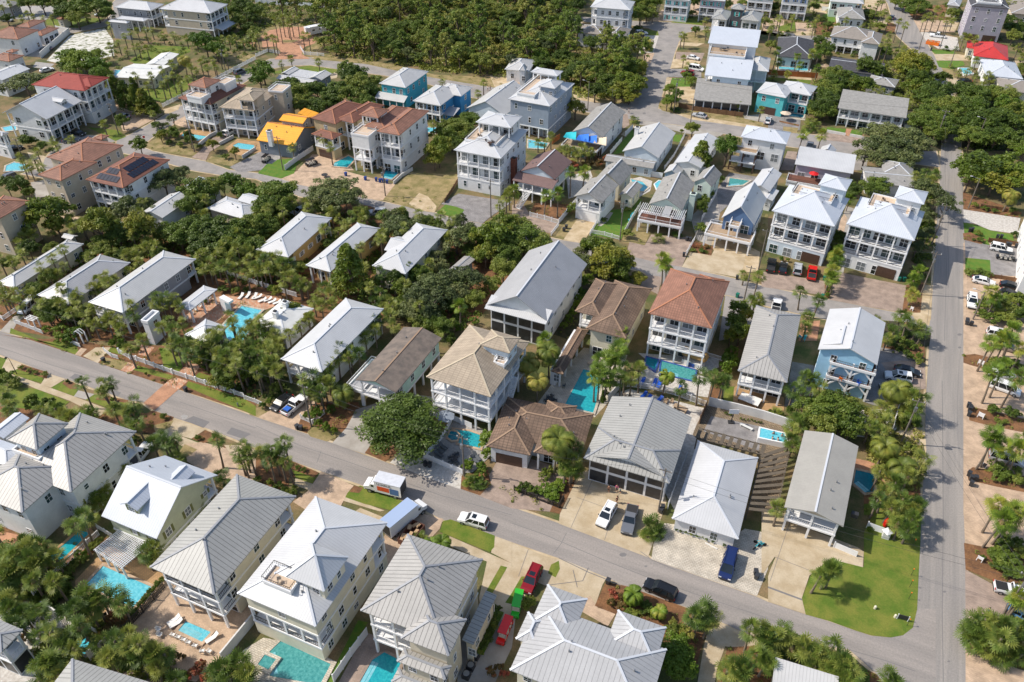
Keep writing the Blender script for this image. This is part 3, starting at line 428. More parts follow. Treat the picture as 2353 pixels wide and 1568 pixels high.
class House:
 def __init__(s,name,label,cat='house',group=None):
  s.name,s.label,s.cat,s.group=name,label,cat,group;s.root=None;s.nw=0
  s.rng=random.Random(label)
 def win(s,side,blk,pos,zc,w,h,off=0,glass='glass',kind='window'):
  "a window or door on a wall face of a block"
  if s.nw>=78:return
  s.nw+=1
  x0,x1,y0,y1=blk
  if side=='S':loc,rz=(pos,y0+off,zc),0
  elif side=='N':loc,rz=(pos,y1-off,zc),math.pi
  elif side=='E':loc,rz=(x1-off,pos,zc),math.pi/2
  else:loc,rz=(x0+off,pos,zc),-math.pi/2
  if glass=='glass':glass=s.rng.choice(('glass','glass','glass_teal','glass_blind'))
  f,p=window_mesh(w,h,glass)
  o=inst(kind,f,s.root,loc,rz);inst('pane',p,o)
  if s.sh and kind=='window' and w<1.4:
   for sx in(-1,1):
    c=inst('shutter',BX('shutter',s.sh,(-.22,-.05,-h/2),(.22,-.005,h/2)),o,(sx*(w/2+.33),0,0))
 def B(s,a=None,b=None,c=None,d=None,ze=6,n=2,z0=0,roof='hip',rm='roof_white',wm='wall_white',pt=.42,oh=.5,S=None,E=None,W=None,N=None,wd=None,dp=None,pd=2.0,rail='trim',cap=None,loc=None,sh=None,fl='decktan',win=(1.0,1.5),sp=3.4,colm='trim',ang=None):
  s.sh=sh
  if loc is None:
   P={k:G(v[0],v[1],ze)for k,v in dict(a=a,b=b,c=c,d=d).items()if v is not None}
   if s.root is None:
    num=den=0
    for k1,k2,off in(('a','b',0),('d','c',0),('a','d',90),('b','c',90)):
     if k1 in P and k2 in P:
      e=P[k2]-P[k1];L=e.length;t=math.degrees(math.atan2(e.y,e.x))-off
      num+=t*L;den+=L
    s.ang=R(num/(den+8))if ang is None else R(ang)
   ca,sa=math.cos(s.ang),math.sin(s.ang)
   Q={k:(v.x*ca+v.y*sa,-v.x*sa+v.y*ca)for k,v in P.items()}
   av=lambda ks,i:(lambda z:sum(z)/len(z)if z else None)([Q[k][i]for k in ks if k in Q])
   x0,x1,y0,y1=av('ad',0),av('bc',0),av('ab',1),av('cd',1)
   if x1 is None:x1=x0+wd
   if x0 is None:x0=x1-wd
   if y1 is None:y1=y0+dp
   if y0 is None:y0=y1-dp
   if s.root is None:
    cx,cy=(x0+x1)/2,(y0+y1)/2
    s.cx,s.cy=cx,cy
    s.root=thing(s.name,s.label,s.cat,(cx*ca-cy*sa,cx*sa+cy*ca,0),s.ang,s.group)
    s.main=None
   x0-=s.cx;x1-=s.cx;y0-=s.cy;y1-=s.cy
  else:x0,x1,y0,y1=loc
  if s.main is None:s.main=(x0,x1,y0,y1)
  rx=(x0,x1,y0,y1);ca,sa=math.cos(s.ang),math.sin(s.ang);mx_,my_=(x0+x1)/2+s.cx,(y0+y1)/2+s.cy;FOOT.append((mx_*ca-my_*sa,mx_*sa+my_*ca,s.ang,(x1-x0)/2,(y1-y0)/2))
  w=(x0+oh,x1-oh,y0+oh,y1-oh)
  code=dict(S=S or 'w'*n,E=E or 'w'*n,W=W or 'w'*n,N=N or 'w'*n)
  H=(ze-z0)/n
  walls=MB();slabs=MB()
  anyp=False
  for k in range(n):
   za,zb=z0+k*H,z0+(k+1)*H
   kk={q:code[q][k]for q in 'SEWN'}
   por={q:kk[q]in 'bco' for q in 'SEWN'}
   if any(por.values()):anyp=True
   ins={q:(pd if por[q]else 0)for q in 'SEWN'}
   if all(kk[q]=='o' for q in 'SEWN'):
    core=None
   else:
    core=(w[0]+ins['W'],w[1]-ins['E'],w[2]+ins['S'],w[3]-ins['N'])
    if k==0 or True:walls.box(core[0],core[2],za,core[1],core[3],zb)
   if k>0 and(any(por.values())or any(code[q][k-1]in 'bco' for q in 'SEWN')):
    slabs.box(w[0]-.08,w[2]-.08,za-.32,w[1]+.08,w[3]+.08,za+.02)
   if k==n-1 and any(por.values()):
    for q in 'SEWN':
     if por[q]:
      if q=='S':slabs.box(w[0],w[2],zb-.4,w[1],w[2]+.25,zb-.003)
      if q=='N':slabs.box(w[0],w[3]-.25,zb-.4,w[1],w[3],zb-.004)
      if q=='E':slabs.box(w[1]-.25,w[2],zb-.4,w[1]-.002,w[3],zb-.005)
      if q=='W':slabs.box(w[0],w[2],zb-.4,w[0]+.25,w[3],zb-.006)
   for q in 'SEWN':
    L=(w[1]-w[0])if q in 'SN' else(w[3]-w[2]);lo=w[0]if q in 'SN' else w[2]
    cz=kk[q];zc=za+H*.52
    ch=cz
    if cz in 'bcox':
     nb=max(1,round(L/3.0));bay=L/nb
     below=k>0 and code[q][k-1]in 'bcox'
     if not below:
      kt=k
      while kt+1<n and code[q][kt+1]in 'bcox':kt+=1
      hh=(kt-k+1)*H
      cm=BX('column',colm,(-.16,-.16,0),(.16,.16,hh-.01))
      for i in range(nb+1):
       p=lo+i*bay;p=min(max(p,lo+.17),lo+L-.17)
       loc_={'S':(p,w[2]+.14),'N':(p,w[3]-.14),'E':(w[1]-.14,p),'W':(w[0]+.14,p)}[q]
       inst('column',cm,s.root,(loc_[0],loc_[1],za))
     if cz=='x':
      for i in range(nb):
       pm=BX('screen','screen',(-(bay/2-.2),-.03,-(H/2-.3)),(bay/2-.2,.0,H/2-.3))
       p=lo+(i+.5)*bay;rz={'S':0,'N':math.pi,'E':math.pi/2,'W':-math.pi/2}[q]
       loc_={'S':(p,w[2]),'N':(p,w[3]),'E':(w[1],p),'W':(w[0],p)}[q]
       inst('screen',pm,s.root,(*loc_,za+H/2-.05),rz)
     if cz=='b' and(k>0 or z0>.5):
      rl=MB();zt=za+1.02
      def run(pa,pb):
       rl.bar((*pa,zt),(*pb,zt),.09,.07);rl.bar((*pa,za+.14),(*pb,za+.14),.06,.06)
       ln=math.dist(pa,pb);m_=max(2,int(ln/.28))
       for i in range(m_+1):
        t=i/m_;x=pa[0]+(pb[0]-pa[0])*t;y=pa[1]+(pb[1]-pa[1])*t
        rl.box(x-.018,y-.018,za+.14,x+.018,y+.018,zt)
      e=.07
      if q=='S':
       run((w[0]+e,w[2]+e),(w[1]-e,w[2]+e))
       if not por['E']:run((w[1]-e,w[2]+e),(w[1]-e,w[2]+pd))
       if not por['W']:run((w[0]+e,w[2]+e),(w[0]+e,w[2]+pd))
      if q=='N':run((w[0]+e,w[3]-e),(w[1]-e,w[3]-e))
      if q=='E':
       run((w[1]-e,w[2]+e),(w[1]-e,w[3]-e))
       if not por['S']:run((w[1]-e,w[2]+e),(w[1]-pd,w[2]+e))
      if q=='W':
       run((w[0]+e,w[2]+e),(w[0]+e,w[3]-e))
       if not por['S']:run((w[0]+e,w[2]+e),(w[0]+pd,w[2]+e))
      rl.obj('railing',rail,s.root)
     if cz in 'bc' and core:
      cw=core
      Lc=(cw[1]-cw[0])if q in 'SN' else(cw[3]-cw[2]);l0=cw[0]if q in 'SN' else cw[2]
      nb2=max(1,round(Lc/2.9))
      for i in range(nb2):
       s.win(q,cw,l0+(i+.5)*Lc/nb2,za+1.2,2.2 if(i+k)%3 else 1.6,2.2,kind='glass_door')
    elif cz in 'ws':
     nb=max(1,round(L/sp))
     ww,wh=win
     for i in range(nb):
      if s.rng.random()<.13 and nb>2:continue
      p=lo+(i+.5)*L/nb+s.rng.uniform(-.25,.25)
      s.win(q,w,p,zc+(0 if H>2.2 else 0),ww if s.rng.random()<.75 else ww*.7,min(wh,H*.62)if s.rng.random()<.8 else min(wh,H*.62)*.6)
    elif cz=='v':
     nb=max(1,round(L/6))
     for i in range(nb):s.win(q,w,lo+(i+.5)*L/nb+s.rng.uniform(-.8,.8),zc,win[0],min(win[1],H*.6))
    elif cz=='d':
     nb=max(1,round(L/3.4))
     for i in range(nb):s.win(q,w,lo+(i+.5)*L/nb,za+1.2,1.8,2.1,kind='glass_door')
    elif cz in 'gG':
     ng=2 if L>9 else 1;gw=min(L/ng-1.0,4.6)
     gm=BX('garage_door','doorwood' if cz=='g' else 'trim',(-gw/2,-.05,0),(gw/2,0,2.3))
     for i in range(ng):
      p=lo+(i+.5)*L/ng;loc_={'S':(p,w[2]),'N':(p,w[3]),'E':(w[1],p),'W':(w[0],p)}[q]
      inst('garage_door',gm,s.root,(*loc_,za+.05),{'S':0,'N':math.pi,'E':math.pi/2,'W':-math.pi/2}[q])
  rise=0
  X0,X1,Y0,Y1=rx;th=.16
  metal=not any(t in rm for t in('terra','rust','tan','brown','orange','shingle'))
  capm=cap or(rm if 'red' in rm else 'cap_terra' if('terra' in rm or 'rust' in rm or 'orange' in rm)else 'cap_tan' if 'tan' in rm else 'cap_brown' if 'brown' in rm else('cap_dark' if rm in('roof_seam','roof_seamgrey')else 'cap_light'))
  r=MB();lines=[];zt=ze+th
  if roof=='hip':
   wx,wy=X1-X0,Y1-Y0;rise=pt*min(wx,wy)/2
   if wx>wy:A=(X0+wy/2,(Y0+Y1)/2,zt+rise);B=(X1-wy/2,(Y0+Y1)/2,zt+rise)
   else:A=((X0+X1)/2,Y0+wx/2,zt+rise);B=((X0+X1)/2,Y1-wx/2,zt+rise)
   e=[(X0,Y0),(X1,Y0),(X1,Y1),(X0,Y1)]
   lo_=[(*q,ze)for q in e];hi_=[(*q,zt)for q in e]
   if wx>wy:r.quad(hi_[0],hi_[1],B,A);r.quad(hi_[2],hi_[3],A,B);r.quad(hi_[1],hi_[2],B);r.quad(hi_[3],hi_[0],A);lines=[(hi_[0],A),(hi_[3],A),(hi_[1],B),(hi_[2],B),(A,B)]
   else:r.quad(hi_[1],hi_[2],B,A);r.quad(hi_[3],hi_[0],A,B);r.quad(hi_[0],hi_[1],A);r.quad(hi_[2],hi_[3],B);lines=[(hi_[0],A),(hi_[1],A),(hi_[2],B),(hi_[3],B),(A,B)]
   for i in range(4):j=(i+1)%4;r.quad(lo_[i],lo_[j],hi_[j],hi_[i])
   r.quad(*reversed(lo_))
  elif roof in('gx','gy'):
   if roof=='gy':
    xm=(X0+X1)/2;rise=pt*(X1-X0)/2;q=lambda x,y,z:(x,y,z);L0,L1,m0,m1,e0,e1=Y0,Y1,X0,X1,w[2],w[3];ws,we=w[0],w[1]
   else:
    xm=(Y0+Y1)/2;rise=pt*(Y1-Y0)/2;q=lambda x,y,z:(y,x,z);L0,L1,m0,m1,e0,e1=X0,X1,Y0,Y1,w[0],w[1];ws,we=w[2],w[3]
   fl_=roof=='gx'
   def add_(*ps):
    ps=[q(*p_)for p_ in ps];r.quad(*(reversed(ps)if fl_ else ps))
   zr=zt+rise
   for(xa,sgn)in((m0,1),(m1,-1)):
    pa=[(xa,L0,zt),(xm,L0,zr),(xm,L1,zr),(xa,L1,zt)];pb=[(x,y,z-th)for x,y,z in pa]
    if sgn==1:add_(pa[0],pa[1],pa[2],pa[3]);add_(pb[3],pb[2],pb[1],pb[0])
    else:add_(pa[3],pa[2],pa[1],pa[0]);add_(pb[0],pb[1],pb[2],pb[3])
    add_(pa[0],pb[0],pb[1],pa[1]);add_(pa[2],pb[2],pb[3],pa[3]);add_(pa[3],pb[3],pb[0],pa[0])
   lines=[(q(xm,L0,zr),q(xm,L1,zr))]
   sl=rise/((m1-m0)/2)
   for yy in(e0,e1):
    g0=(ws,yy,ze);g1=(we,yy,ze);gt=(xm,yy,ze+rise);gl=(ws,yy,ze+sl*(ws-m0));gr=(we,yy,ze+sl*(m1-we))
    yy2=yy+(.12 if yy==e0 else-.12)
    P1=[g0,g1,gr,gt,gl];P2=[(x,yy2,z)for x,y,z in P1]
    walls.quad(*[q(*p_)for p_ in P1]);walls.quad(*[q(*p_)for p_ in reversed(P2)])
   for xx in(ws,we):
    zz=ze+sl*(ws-m0)if xx==ws else ze+sl*(m1-we)
    walls.quad(q(xx,e0,ze),q(xx,e1,ze),q(xx,e1,zz),q(xx,e0,zz))
  elif roof in('sS','sN','sE','sW'):
   ln=(Y1-Y0)if roof[1]in 'SN' else(X1-X0);rise=pt*ln
   hz={'sS':(0,0,1,1),'sN':(1,1,0,0),'sE':(1,0,0,1),'sW':(0,1,1,0)}[roof]
   e=[(X0,Y0),(X1,Y0),(X1,Y1),(X0,Y1)]
   hi_=[(e[i][0],e[i][1],zt+rise*hz[i])for i in range(4)];lo_=[(x,y,z-th)for x,y,z in hi_]
   r.quad(*hi_);r.quad(*reversed(lo_))
   for i in range(4):j=(i+1)%4;r.quad(lo_[i],lo_[j],hi_[j],hi_[i])
   we_=[(w[0],w[2]),(w[1],w[2]),(w[1],w[3]),(w[0],w[3])]
   top=[(we_[i][0],we_[i][1],ze+rise*hz[i]*.96)for i in range(4)];bot=[(*we_[i],ze)for i in range(4)]
   for i in range(4):j=(i+1)%4;walls.quad(bot[i],bot[j],top[j],top[i])
  elif roof in('flat','deck'):
   ph=.5 if roof=='flat' else.35
   r.box(w[0],w[2],ze,w[1],w[3],ze+.06)
   for bx in((w[0]-.1,w[2]-.1,w[1]+.1,w[2]+.12),(w[0]-.1,w[3]-.12,w[1]+.1,w[3]+.1),(w[0]-.1,w[2]+.12,w[0]+.12,w[3]-.12),(w[1]-.12,w[2]+.12,w[1]+.1,w[3]-.12)):
    slabs.box(bx[0],bx[1],ze-.15,bx[2],bx[3],ze+ph)
   if roof=='deck':
    rl=MB();zz=ze+1.05;e=[(w[0],w[2]),(w[1],w[2]),(w[1],w[3]),(w[0],w[3])]
    for i in range(4):
     pa,pb=e[i],e[(i+1)%4];rl.bar((*pa,zz),(*pb,zz),.07,.05)
     ln=math.dist(pa,pb);m_=max(2,int(ln/.3))
     for k2 in range(m_+1):
      t=k2/m_;x=pa[0]+(pb[0]-pa[0])*t;y=pa[1]+(pb[1]-pa[1])*t;rl.box(x-.015,y-.015,ze+ph,x+.015,y+.015,zz)
    rl.obj('railing',rail,s.root)
    rm=fl
  elif roof=='none':r=None
  if walls.f:walls.obj('wall',wm,s.root)
  if slabs.f:slabs.obj('floor_slab' if roof not in('flat','deck')else 'parapet','trim',s.root)
  if r and r.f:
   ro=r.obj('roof',rm,s.root)
   if lines:
    cp=MB()
    for A_,B_ in lines:cp.bar((A_[0],A_[1],A_[2]+.02),(B_[0],B_[1],B_[2]+.02),.30,.07)
    cp.obj('ridge_cap',capm,ro)
   if roof in('hip','gx','gy')and(X1-X0)*(Y1-Y0)>60:
    for i in range(3):
     x=s.rng.uniform(X0+2,X1-2);y=s.rng.uniform(Y0+2,Y1-2)
     dd=min(x-X0,X1-x,y-Y0,Y1-y)if roof=='hip' else(min(x-X0,X1-x)if roof=='gy' else min(y-Y0,Y1-y))
     inst('vent_pipe',BX('vent_pipe','steel',(-.09,-.09,-.1),(.09,.09,.38)),ro,(x,y,zt+pt*dd))
  s.last=(x0,x1,y0,y1,ze,rise)
  return s
 def gable_window(s,side,blk,zc,w=1.0,h=1.2):s.win(side,blk,(blk[0]+blk[1])/2 if side in 'SN' else(blk[2]+blk[3])/2,zc,w,h);return s
 def chimney(s,x,y,z,w=1.0,h=2.2,m='wall_white'):
  "x, y photo point of the chimney top at height z"
  p=G(x,y,z);ca,sa=math.cos(s.ang),math.sin(s.ang)
  q=(p.x*ca+p.y*sa-s.cx,-p.x*sa+p.y*ca-s.cy)
  b=MB();b.box(-w/2,-w/2,z-h,w/2,w/2,z);b.box(-w/2-.12,-w/2-.12,z,w/2+.12,w/2+.12,z+.12)
  c=b.obj('chimney',m,s.root,loc=(q[0],q[1],0));f=MB();f.box(-w/3,-w/3,z+.12,w/3,w/3,z+.35);f.obj('flue','dark',c);return s
 def loc_of(s,x,y,z):
  p=G(x,y,z);ca,sa=math.cos(s.ang),math.sin(s.ang);return(p.x*ca+p.y*sa-s.cx,-p.x*sa+p.y*ca-s.cy)
 def stair(s,a,b,za,zb,w=1.1,m='trim'):
  "an outside stair between two local points"
  st=MB();A=Vector((*a,za));B=Vector((*b,zb));n_=max(3,int(abs(zb-za)/.22));d=(B-A);sd_=Vector((-d.y,d.x,0)).normalized()*(w/2)
  for i in range(n_):
   p=A+d*((i+.5)/n_);st.bar(p-sd_,p+sd_,.28,.05)
  for sg in(-1,1):
   st.bar(A+sd_*sg,B+sd_*sg,.06,.25);st.bar(A+sd_*sg+Vector((0,0,.95)),B+sd_*sg+Vector((0,0,.95)),.06,.06)
   for i in range(n_+1):p=A+d*(i/n_)+sd_*sg;st.bar(p,p+Vector((0,0,.95)),.035)
  st.obj('stair',m,s.root);return s
def PR(h,loc,z,m,drop=.5,side='S'):
 "a lean-to roof against the house"
 x0,x1,y0,y1=loc;r=MB();hi={'S':(0,0,1,1),'E':(1,0,0,1),'W':(0,1,1,0),'N':(1,1,0,0)}[side]
 e=[(x0,y0),(x1,y0),(x1,y1),(x0,y1)];T=[(e[i][0],e[i][1],z+drop*hi[i])for i in range(4)];B=[(x,y,zz-.12)for x,y,zz in T]
 r.quad(*T);r.quad(*reversed(B))
 for i in range(4):j=(i+1)%4;r.quad(B[i],B[j],T[j],T[i])
 return r.obj('porch_roof',m,h.root)
# -------- top left
tile(0,0)
h=House('apartment_house','large beige two-storey house on stilts with big white hipped roof, at the top left')
h.B(a=(1460,88),b=(1945,128),c=(2090,45),ze=9.4,n=3,wm='wall_beige',S='.ww',E='obb',W='.bb',rm='roof_white',pt=.42,sp=3.6)
PR(h,(h.last[1]-.3,h.last[1]+3,h.last[2]+1,h.last[3]-1),3.2,'roof_white',.8,'E')
h=House('gray_house','grey two-storey house with white hipped roof and a white-roofed stair tower beside it')
h.B(a=(1050,75),b=(1395,102),c=(1505,45),ze=6.6,n=2,wm='wall_grey',E='cb',rm='roof_white')
h.B(a=(1085,165),b=(1225,205),c=(1425,195),ze=4.2,n=1,wm='wall_grey',S='c',E='c',rm='roof_white',dp=6,pt=.3,d=(1150,140))
h.B(a=(1035,185),b=(1095,235),c=(1230,210),ze=6.3,n=2,wm='wall_grey',rm='roof_white',S='vv',E='.v',pt=.5)
h=House('walled_villa','white villa with orange tiled roofs and a walled courtyard, top left edge')
h.B(a=(-120,345),b=(180,368),c=(350,280),ze=6.2,n=2,wm='wall_white',rm='roof_terra',S='.v',E='v.',pt=.4)
h.B(b=(385,340),c=(535,262),a=(300,320),ze=3.6,n=1,rm='roof_terra',pt=.35,E='d')
h.B(a=(165,245),b=(265,265),c=(415,195),ze=5.6,n=1,rm='roof_terra',pt=.35,E='.',S='.')
h=House('tile_cottage','small white house with orange hipped tiles and balcony at the left edge')
h.B(a=(-110,548),b=(92,570),c=(225,515),ze=4.4,n=1,rm='roof_terra',E='d',pt=.35)
h.B(a=(60,478),b=(110,490),c=(180,465),ze=5.2,n=1,z0=2,rm='roof_terra',E='.',S='.',pt=.3)
h=House('white_house','white house with broad white gabled roof partly hidden by an oak at the left edge')
h.B(a=(-180,720),b=(28,735),c=(290,640),ze=5.6,n=2,roof='gy',rm='roof_white',pt=.25,E='vv')
h=House('red_roof_villa','white three-storey villa with a big brick-red hipped roof and east balconies')
h.B(a=(320,770),b=(800,865),c=(955,712),ze=10.4,n=3,rm='roof_red',E='vbb',S='.vv',pt=.40,wm='wall_white',sp=5)
h.B(loc=(h.main[1]-6.5,h.main[1]+.8,h.main[2]+2.2,h.main[2]+9),ze=10.9,n=1,z0=10.2,rm='roof_red',S='.',E='.',W='.',N='.',pt=.4)
h=House('gabled_white_house','big all-white gabled house with square dormer and two-storey side porch')
h.B(a=(30,1040),b=(440,1112),c=(738,930),ze=7.4,n=2,roof='gy',rm='roof_white',S='vv',E='bb',W='bb',pt=.46,win=(1.6,1.6),oh=.7)
h.B(loc=(h.main[0]+4.5,h.main[1]-1.0,h.main[2]+8,h.main[3]-4),ze=9.3,n=1,z0=7,roof='gx',rm='roof_white',E='w',S='.',N='.',W='.',pt=.4,win=(2.0,1.5))
h=House('tan_tiled_villa','tan stucco villa with long rust-red tiled hipped roof beside the street junction')
h.B(a=(425,1455),b=(760,1530),c=(1145,1345),ze=10,n=3,wm='wall_beige',rm='roof_terra',S='.vv',E='vvw',pt=.38)
h.B(a=(350,1615),b=(556,1668),c=(900,1500),ze=9.9,n=3,wm='wall_beige',rm='roof_terra',S='www',E='vww',pt=.38)
h.B(a=(860,1275),b=(940,1290),c=(1005,1255),ze=10.6,n=1,z0=9,wm='wall_beige',rm='roof_terra',S='.',E='.',N='.',W='.',pt=.38)
h=House('tower_villa','white four-level villa with orange tiled tower and rooftop terrace')
h.B(a=(1640,910),b=(1935,968),c=(2265,790),ze=9.4,n=3,rm='roof_rust',S='cbb',E='.vv',pt=.42,wm='wall_cream')
h.B(a=(1730,785),b=(1885,818),c=(2035,742),ze=13.2,n=1,z0=9.5,rm='roof_terra',S='c',E='w',pt=.42)
h.B(a=(1728,880),b=(1870,925),c=(1900,860),ze=11.3,n=1,z0=9.6,roof='deck',oh=0,S='.',E='.',W='.',N='.')
h.B(a=(1990,760),b=(2050,790),c=(2170,735),ze=12.2,n=1,z0=9.6,roof='deck',oh=0,S='.',E='.',W='.',N='.')
h=House('brown_tile_villa','beige four-level villa with faded brown tiled roof and open front galleries')
h.B(a=(2035,980),b=(2372,1045),c=(2515,832),ze=9.0,n=3,rm='roof_tan',S='cbb',E='.ww',pt=.42,wm='wall_beige',cap='cap_tan')
h.B(a=(2180,920),b=(2330,938),c=(2440,850),ze=12,n=1,z0=9.2,rm='roof_tan',S='c',E='.',pt=.42,wm='wall_beige')
h.B(a=(2490,840),b=(2620,860),c=(2630,800),d=(2540,770),ze=10.4,n=3,roof='deck',wm='wall_beige',oh=0,S='..w',E='.vv')
h=House('screened_pool_house','low house with pale flat-pitched roofs and a screened pool cage among palms')
h.B(a=(1100,700),b=(1475,755),c=(1490,615),d=(1225,580),ze=3.4,n=1,roof='gx',rm='roof_flat',pt=.15,S='w',wm='wall_cream',oh=.8)
h.B(a=(1310,590),b=(1500,612),c=(1635,510),d=(1530,487),ze=3.4,n=1,roof='gy',rm='roof_flat',pt=.15,wm='wall_cream',oh=.8)
h=House('gate_hut','tiny square hut with an orange pyramid roof on the top left lawn','hut')
h.B(a=(522,178),b=(578,190),c=(635,160),ze=3.2,n=1,rm='roof_terra',S='v',E='.',pt=.5,wm='wall_cream',oh=.3)
h=House('distant_house','dark-roofed house in the very top left corner behind palms')
h.B(a=(-100,60),b=(100,75),c=(180,30),ze=4,n=1,rm='roof_shingle',wm='wall_grey')
h=House('balcony_house','pale house with grey roof and balcony at the left edge above the dark car')
h.B(a=(-160,1215),b=(20,1255),c=(85,1232),ze=7,n=2,rm='roof_shingle',S='wb',E='.b',dp=9)
tile(0,1)
h=House('solar_house','white galleried house whose rust tiled roof carries dark solar panels')
h.B(a=(790,90),b=(1135,168),c=(1560,-95),ze=8.6,n=3,rm='roof_rust',S='cbb',E='.vv',pt=.40)
zz=8.6+.2;m0=h.main
w_=m0[1]-m0[0];sl_=.40
def panel_row(face,along0,along1,up,n_):
 for i in range(n_):
  t0=along0+(along1-along0)*i/n_+.05;t1=along0+(along1-along0)*(i+1)/n_-.05
  b=MB();za,zb=zz+sl_*up+.08,zz+sl_*(up+1.7)+.08
  if face=='S':b.quad((t0,m0[2]+up,za),(t1,m0[2]+up,za),(t1,m0[2]+up+1.7,zb),(t0,m0[2]+up+1.7,zb))
  else:b.quad((m0[1]-up,t0,za),(m0[1]-up,t1,za),(m0[1]-up-1.7,t1,zb),(m0[1]-up-1.7,t0,zb))
  i0=len(b.v);b.quad(*[(x,y,z-.06)for x,y,z in reversed(b.v[:4])]);
  for k in range(4):
   j=(k+1)%4;A,B=b.v[k],b.v[j];b.quad(A,(A[0],A[1],A[2]-.06),(B[0],B[1],B[2]-.06),B)
  b.obj('solar_panel','solar',h.root)
panel_row('S',m0[0]+2.5,m0[1]-2.6,.9,6);panel_row('S',m0[0]+4.0,m0[1]-4.2,3.0,3)
panel_row('E',m0[2]+4.5,m0[3]-3,.8,9);panel_row('E',m0[2]+5.5,m0[3]-4,2.8,7)
h=House('tall_tiled_villa','tall beige villa with orange tiled roof cut off by the left edge')
h.B(a=(-260,395),b=(0,450),c=(278,285),ze=10,n=3,rm='roof_terra',wm='wall_beige',E='.vv',pt=.4)
G1='long low rental cottages with white metal hipped roofs'
h=House('long_cottage','westmost long pale pink cottage with grey-white hipped metal roof',group=G1)
h.B(a=(-30,1040),b=(135,1085),c=(770,680),ze=3.9,n=1,wm='wall_cream',rm='roof_ltgrey',E='w',S='c',pt=.45,win=(1.1,1.7))
h.B(b=(660,640),c=(722,605),a=(560,620),ze=3.6,n=1,roof='gx',rm='roof_ltgrey',pt=.35,wm='wall_cream')
h=House('long_cottage','long cottage between the pink and slate cottages, grey roof with tan end hip',group=G1)
h.B(a=(335,1155),b=(630,1235),c=(1205,855),ze=4.2,n=1,wm='wall_cream',rm='roof_grey',E='w',S='c',pt=.45,win=(1.1,1.7))
h=House('long_cottage','long slate-grey two-storey cottage with white hipped roof next to the pool court',group=G1)
h.B(a=(810,1220),b=(1130,1310),c=(1805,822),ze=5.8,n=2,wm='wall_grey',rm='roof_ltgrey',E='.w',S='cb',N='cb',pt=.45,win=(1.0,1.5),pd=2.4)
h=House('pool_pavilion','white-roofed open pavilion on square columns above the brick pool court','pavilion')
h.B(a=(1640,1240),b=(1745,1310),c=(1985,1095),ze=3.6,n=1,S='o',E='o',W='o',N='o',roof='hip',rm='roof_white',pt=.18,ang=0)
h=House('garden_shed','white flat-topped bath house with louvred front among palms','shed')
h.B(a=(1270,1400),b=(1380,1425),c=(1480,1300),ze=5.5,n=2,roof='flat',S='..',E='.v')
h=House('pool_house','white pool house with hipped white roof on the near side of the court pool','pool house')
h.B(a=(1690,1520),b=(1920,1590),c=(2070,1450),d=(1910,1360),ze=4.2,n=1,rm='roof_white',pt=.5,S='v')
h=House('cream_cottage','cream cottage with white hipped roof half sunk in oaks, left of the yellow cottage')
h.B(a=(1888,362),b=(2232,437),c=(2440,345),ze=4.2,n=1,wm='wall_beige',rm='roof_white',pt=.4,S='v')
h.B(a=(2180,280),b=(2330,320),c=(2420,250),ze=5.2,n=1,z0=3,roof='gx',wm='wall_white',rm='roof_white',pt=.3)
h=House('narrow_white_roof_house','long white-roofed house behind oaks below the middle street')
h.B(a=(1290,400),b=(1500,440),c=(1760,260),ze=5,n=1,roof='gy',rm='roof_ltgrey',pt=.35)
h.B(a=(1650,190),b=(1900,180),c=(2030,105),d=(1820,55),ze=5,n=1,rm='roof_white',pt=.3)
tile(1,1)
h=House('long_cottage','yellow long cottage with white shutters and white hipped roof',group=G1)
h.B(a=(0,735),b=(305,808),c=(690,440),ze=4.7,n=1,wm='wall_yellow',rm='roof_white',E='w',S='c',N='c',pt=.45,win=(1.1,1.7),sh='trim')
h=House('long_cottage','long cream cottage with white hipped roof behind the tall conical magnolia',group=G1)
h.B(a=(455,880),b=(680,935),c=(1150,540),ze=4.7,n=1,wm='wall_yellow',rm='roof_white',E='v',S='c',pt=.45)
h=House('long_cottage','cream two-storey cottage with white roof and side gable, closest to the middle street',group=G1)
h.B(a=(1060,890),b=(1370,945),c=(1775,555),ze=5.6,n=2,wm='wall_cream',rm='roof_white',E='vv',S='vv',pt=.42)
h.B(loc=(h.main[0]-1.0,h.main[0]+5,-3.2,3.2),ze=5.5,n=2,wm='wall_cream',rm='roof_white',roof='gx',pt=.4,W='vv')
h=House('tin_shed','small grey gabled shed under oaks behind the cream cottage','shed')
h.B(a=(1715,965),b=(1800,1000),c=(2025,825),ze=3,n=1,roof='gy',rm='roof_seam',pt=.25,wm='wall_grey')
h=House('spa_house','low white house with two chimneys on the right of the court pool','pool house')
h.B(a=(-20,1420),b=(260,1520),c=(530,1275),d=(250,1190),ze=4,n=1,rm='roof_flat',pt=.3,E='v')
h.chimney(265,1210,6.4,.9,2.2);h.chimney(175,1300,6.4,.9,2.2)
tile(1,2)
h=House('screen_porch_house','long white-roofed house with screened front porch beside the two parked trucks')
h.B(a=(235,165),b=(605,300),c=(1168,-293),ze=5.9,n=2,wm='wall_white',rm='roof_white',E='vv',S='cb',pt=.42)
h=House('mint_stilt_house','mint green stilt house with long low brown shingle gable roof')
h.B(a=(915,362),b=(1285,477),c=(1712,-23),ze=6.4,n=2,wm='wall_mint',rm='roof_brownshingle',roof='gy',E='ow',S='ob',W='ow',N='ow',pt=.28,pd=2.6,sp=4.2)
h.B(loc=(h.main[0]-2.6,h.main[0]+.5,h.main[2]+.5,h.main[2]+9),ze=3.3,n=1,roof='deck',oh=0,S='o',E='o',W='o',N='o',fl='wall_grey')
h=House('tan_tower_house','pale blue three-storey house with tan tiled roof, lookout tower and galleries')
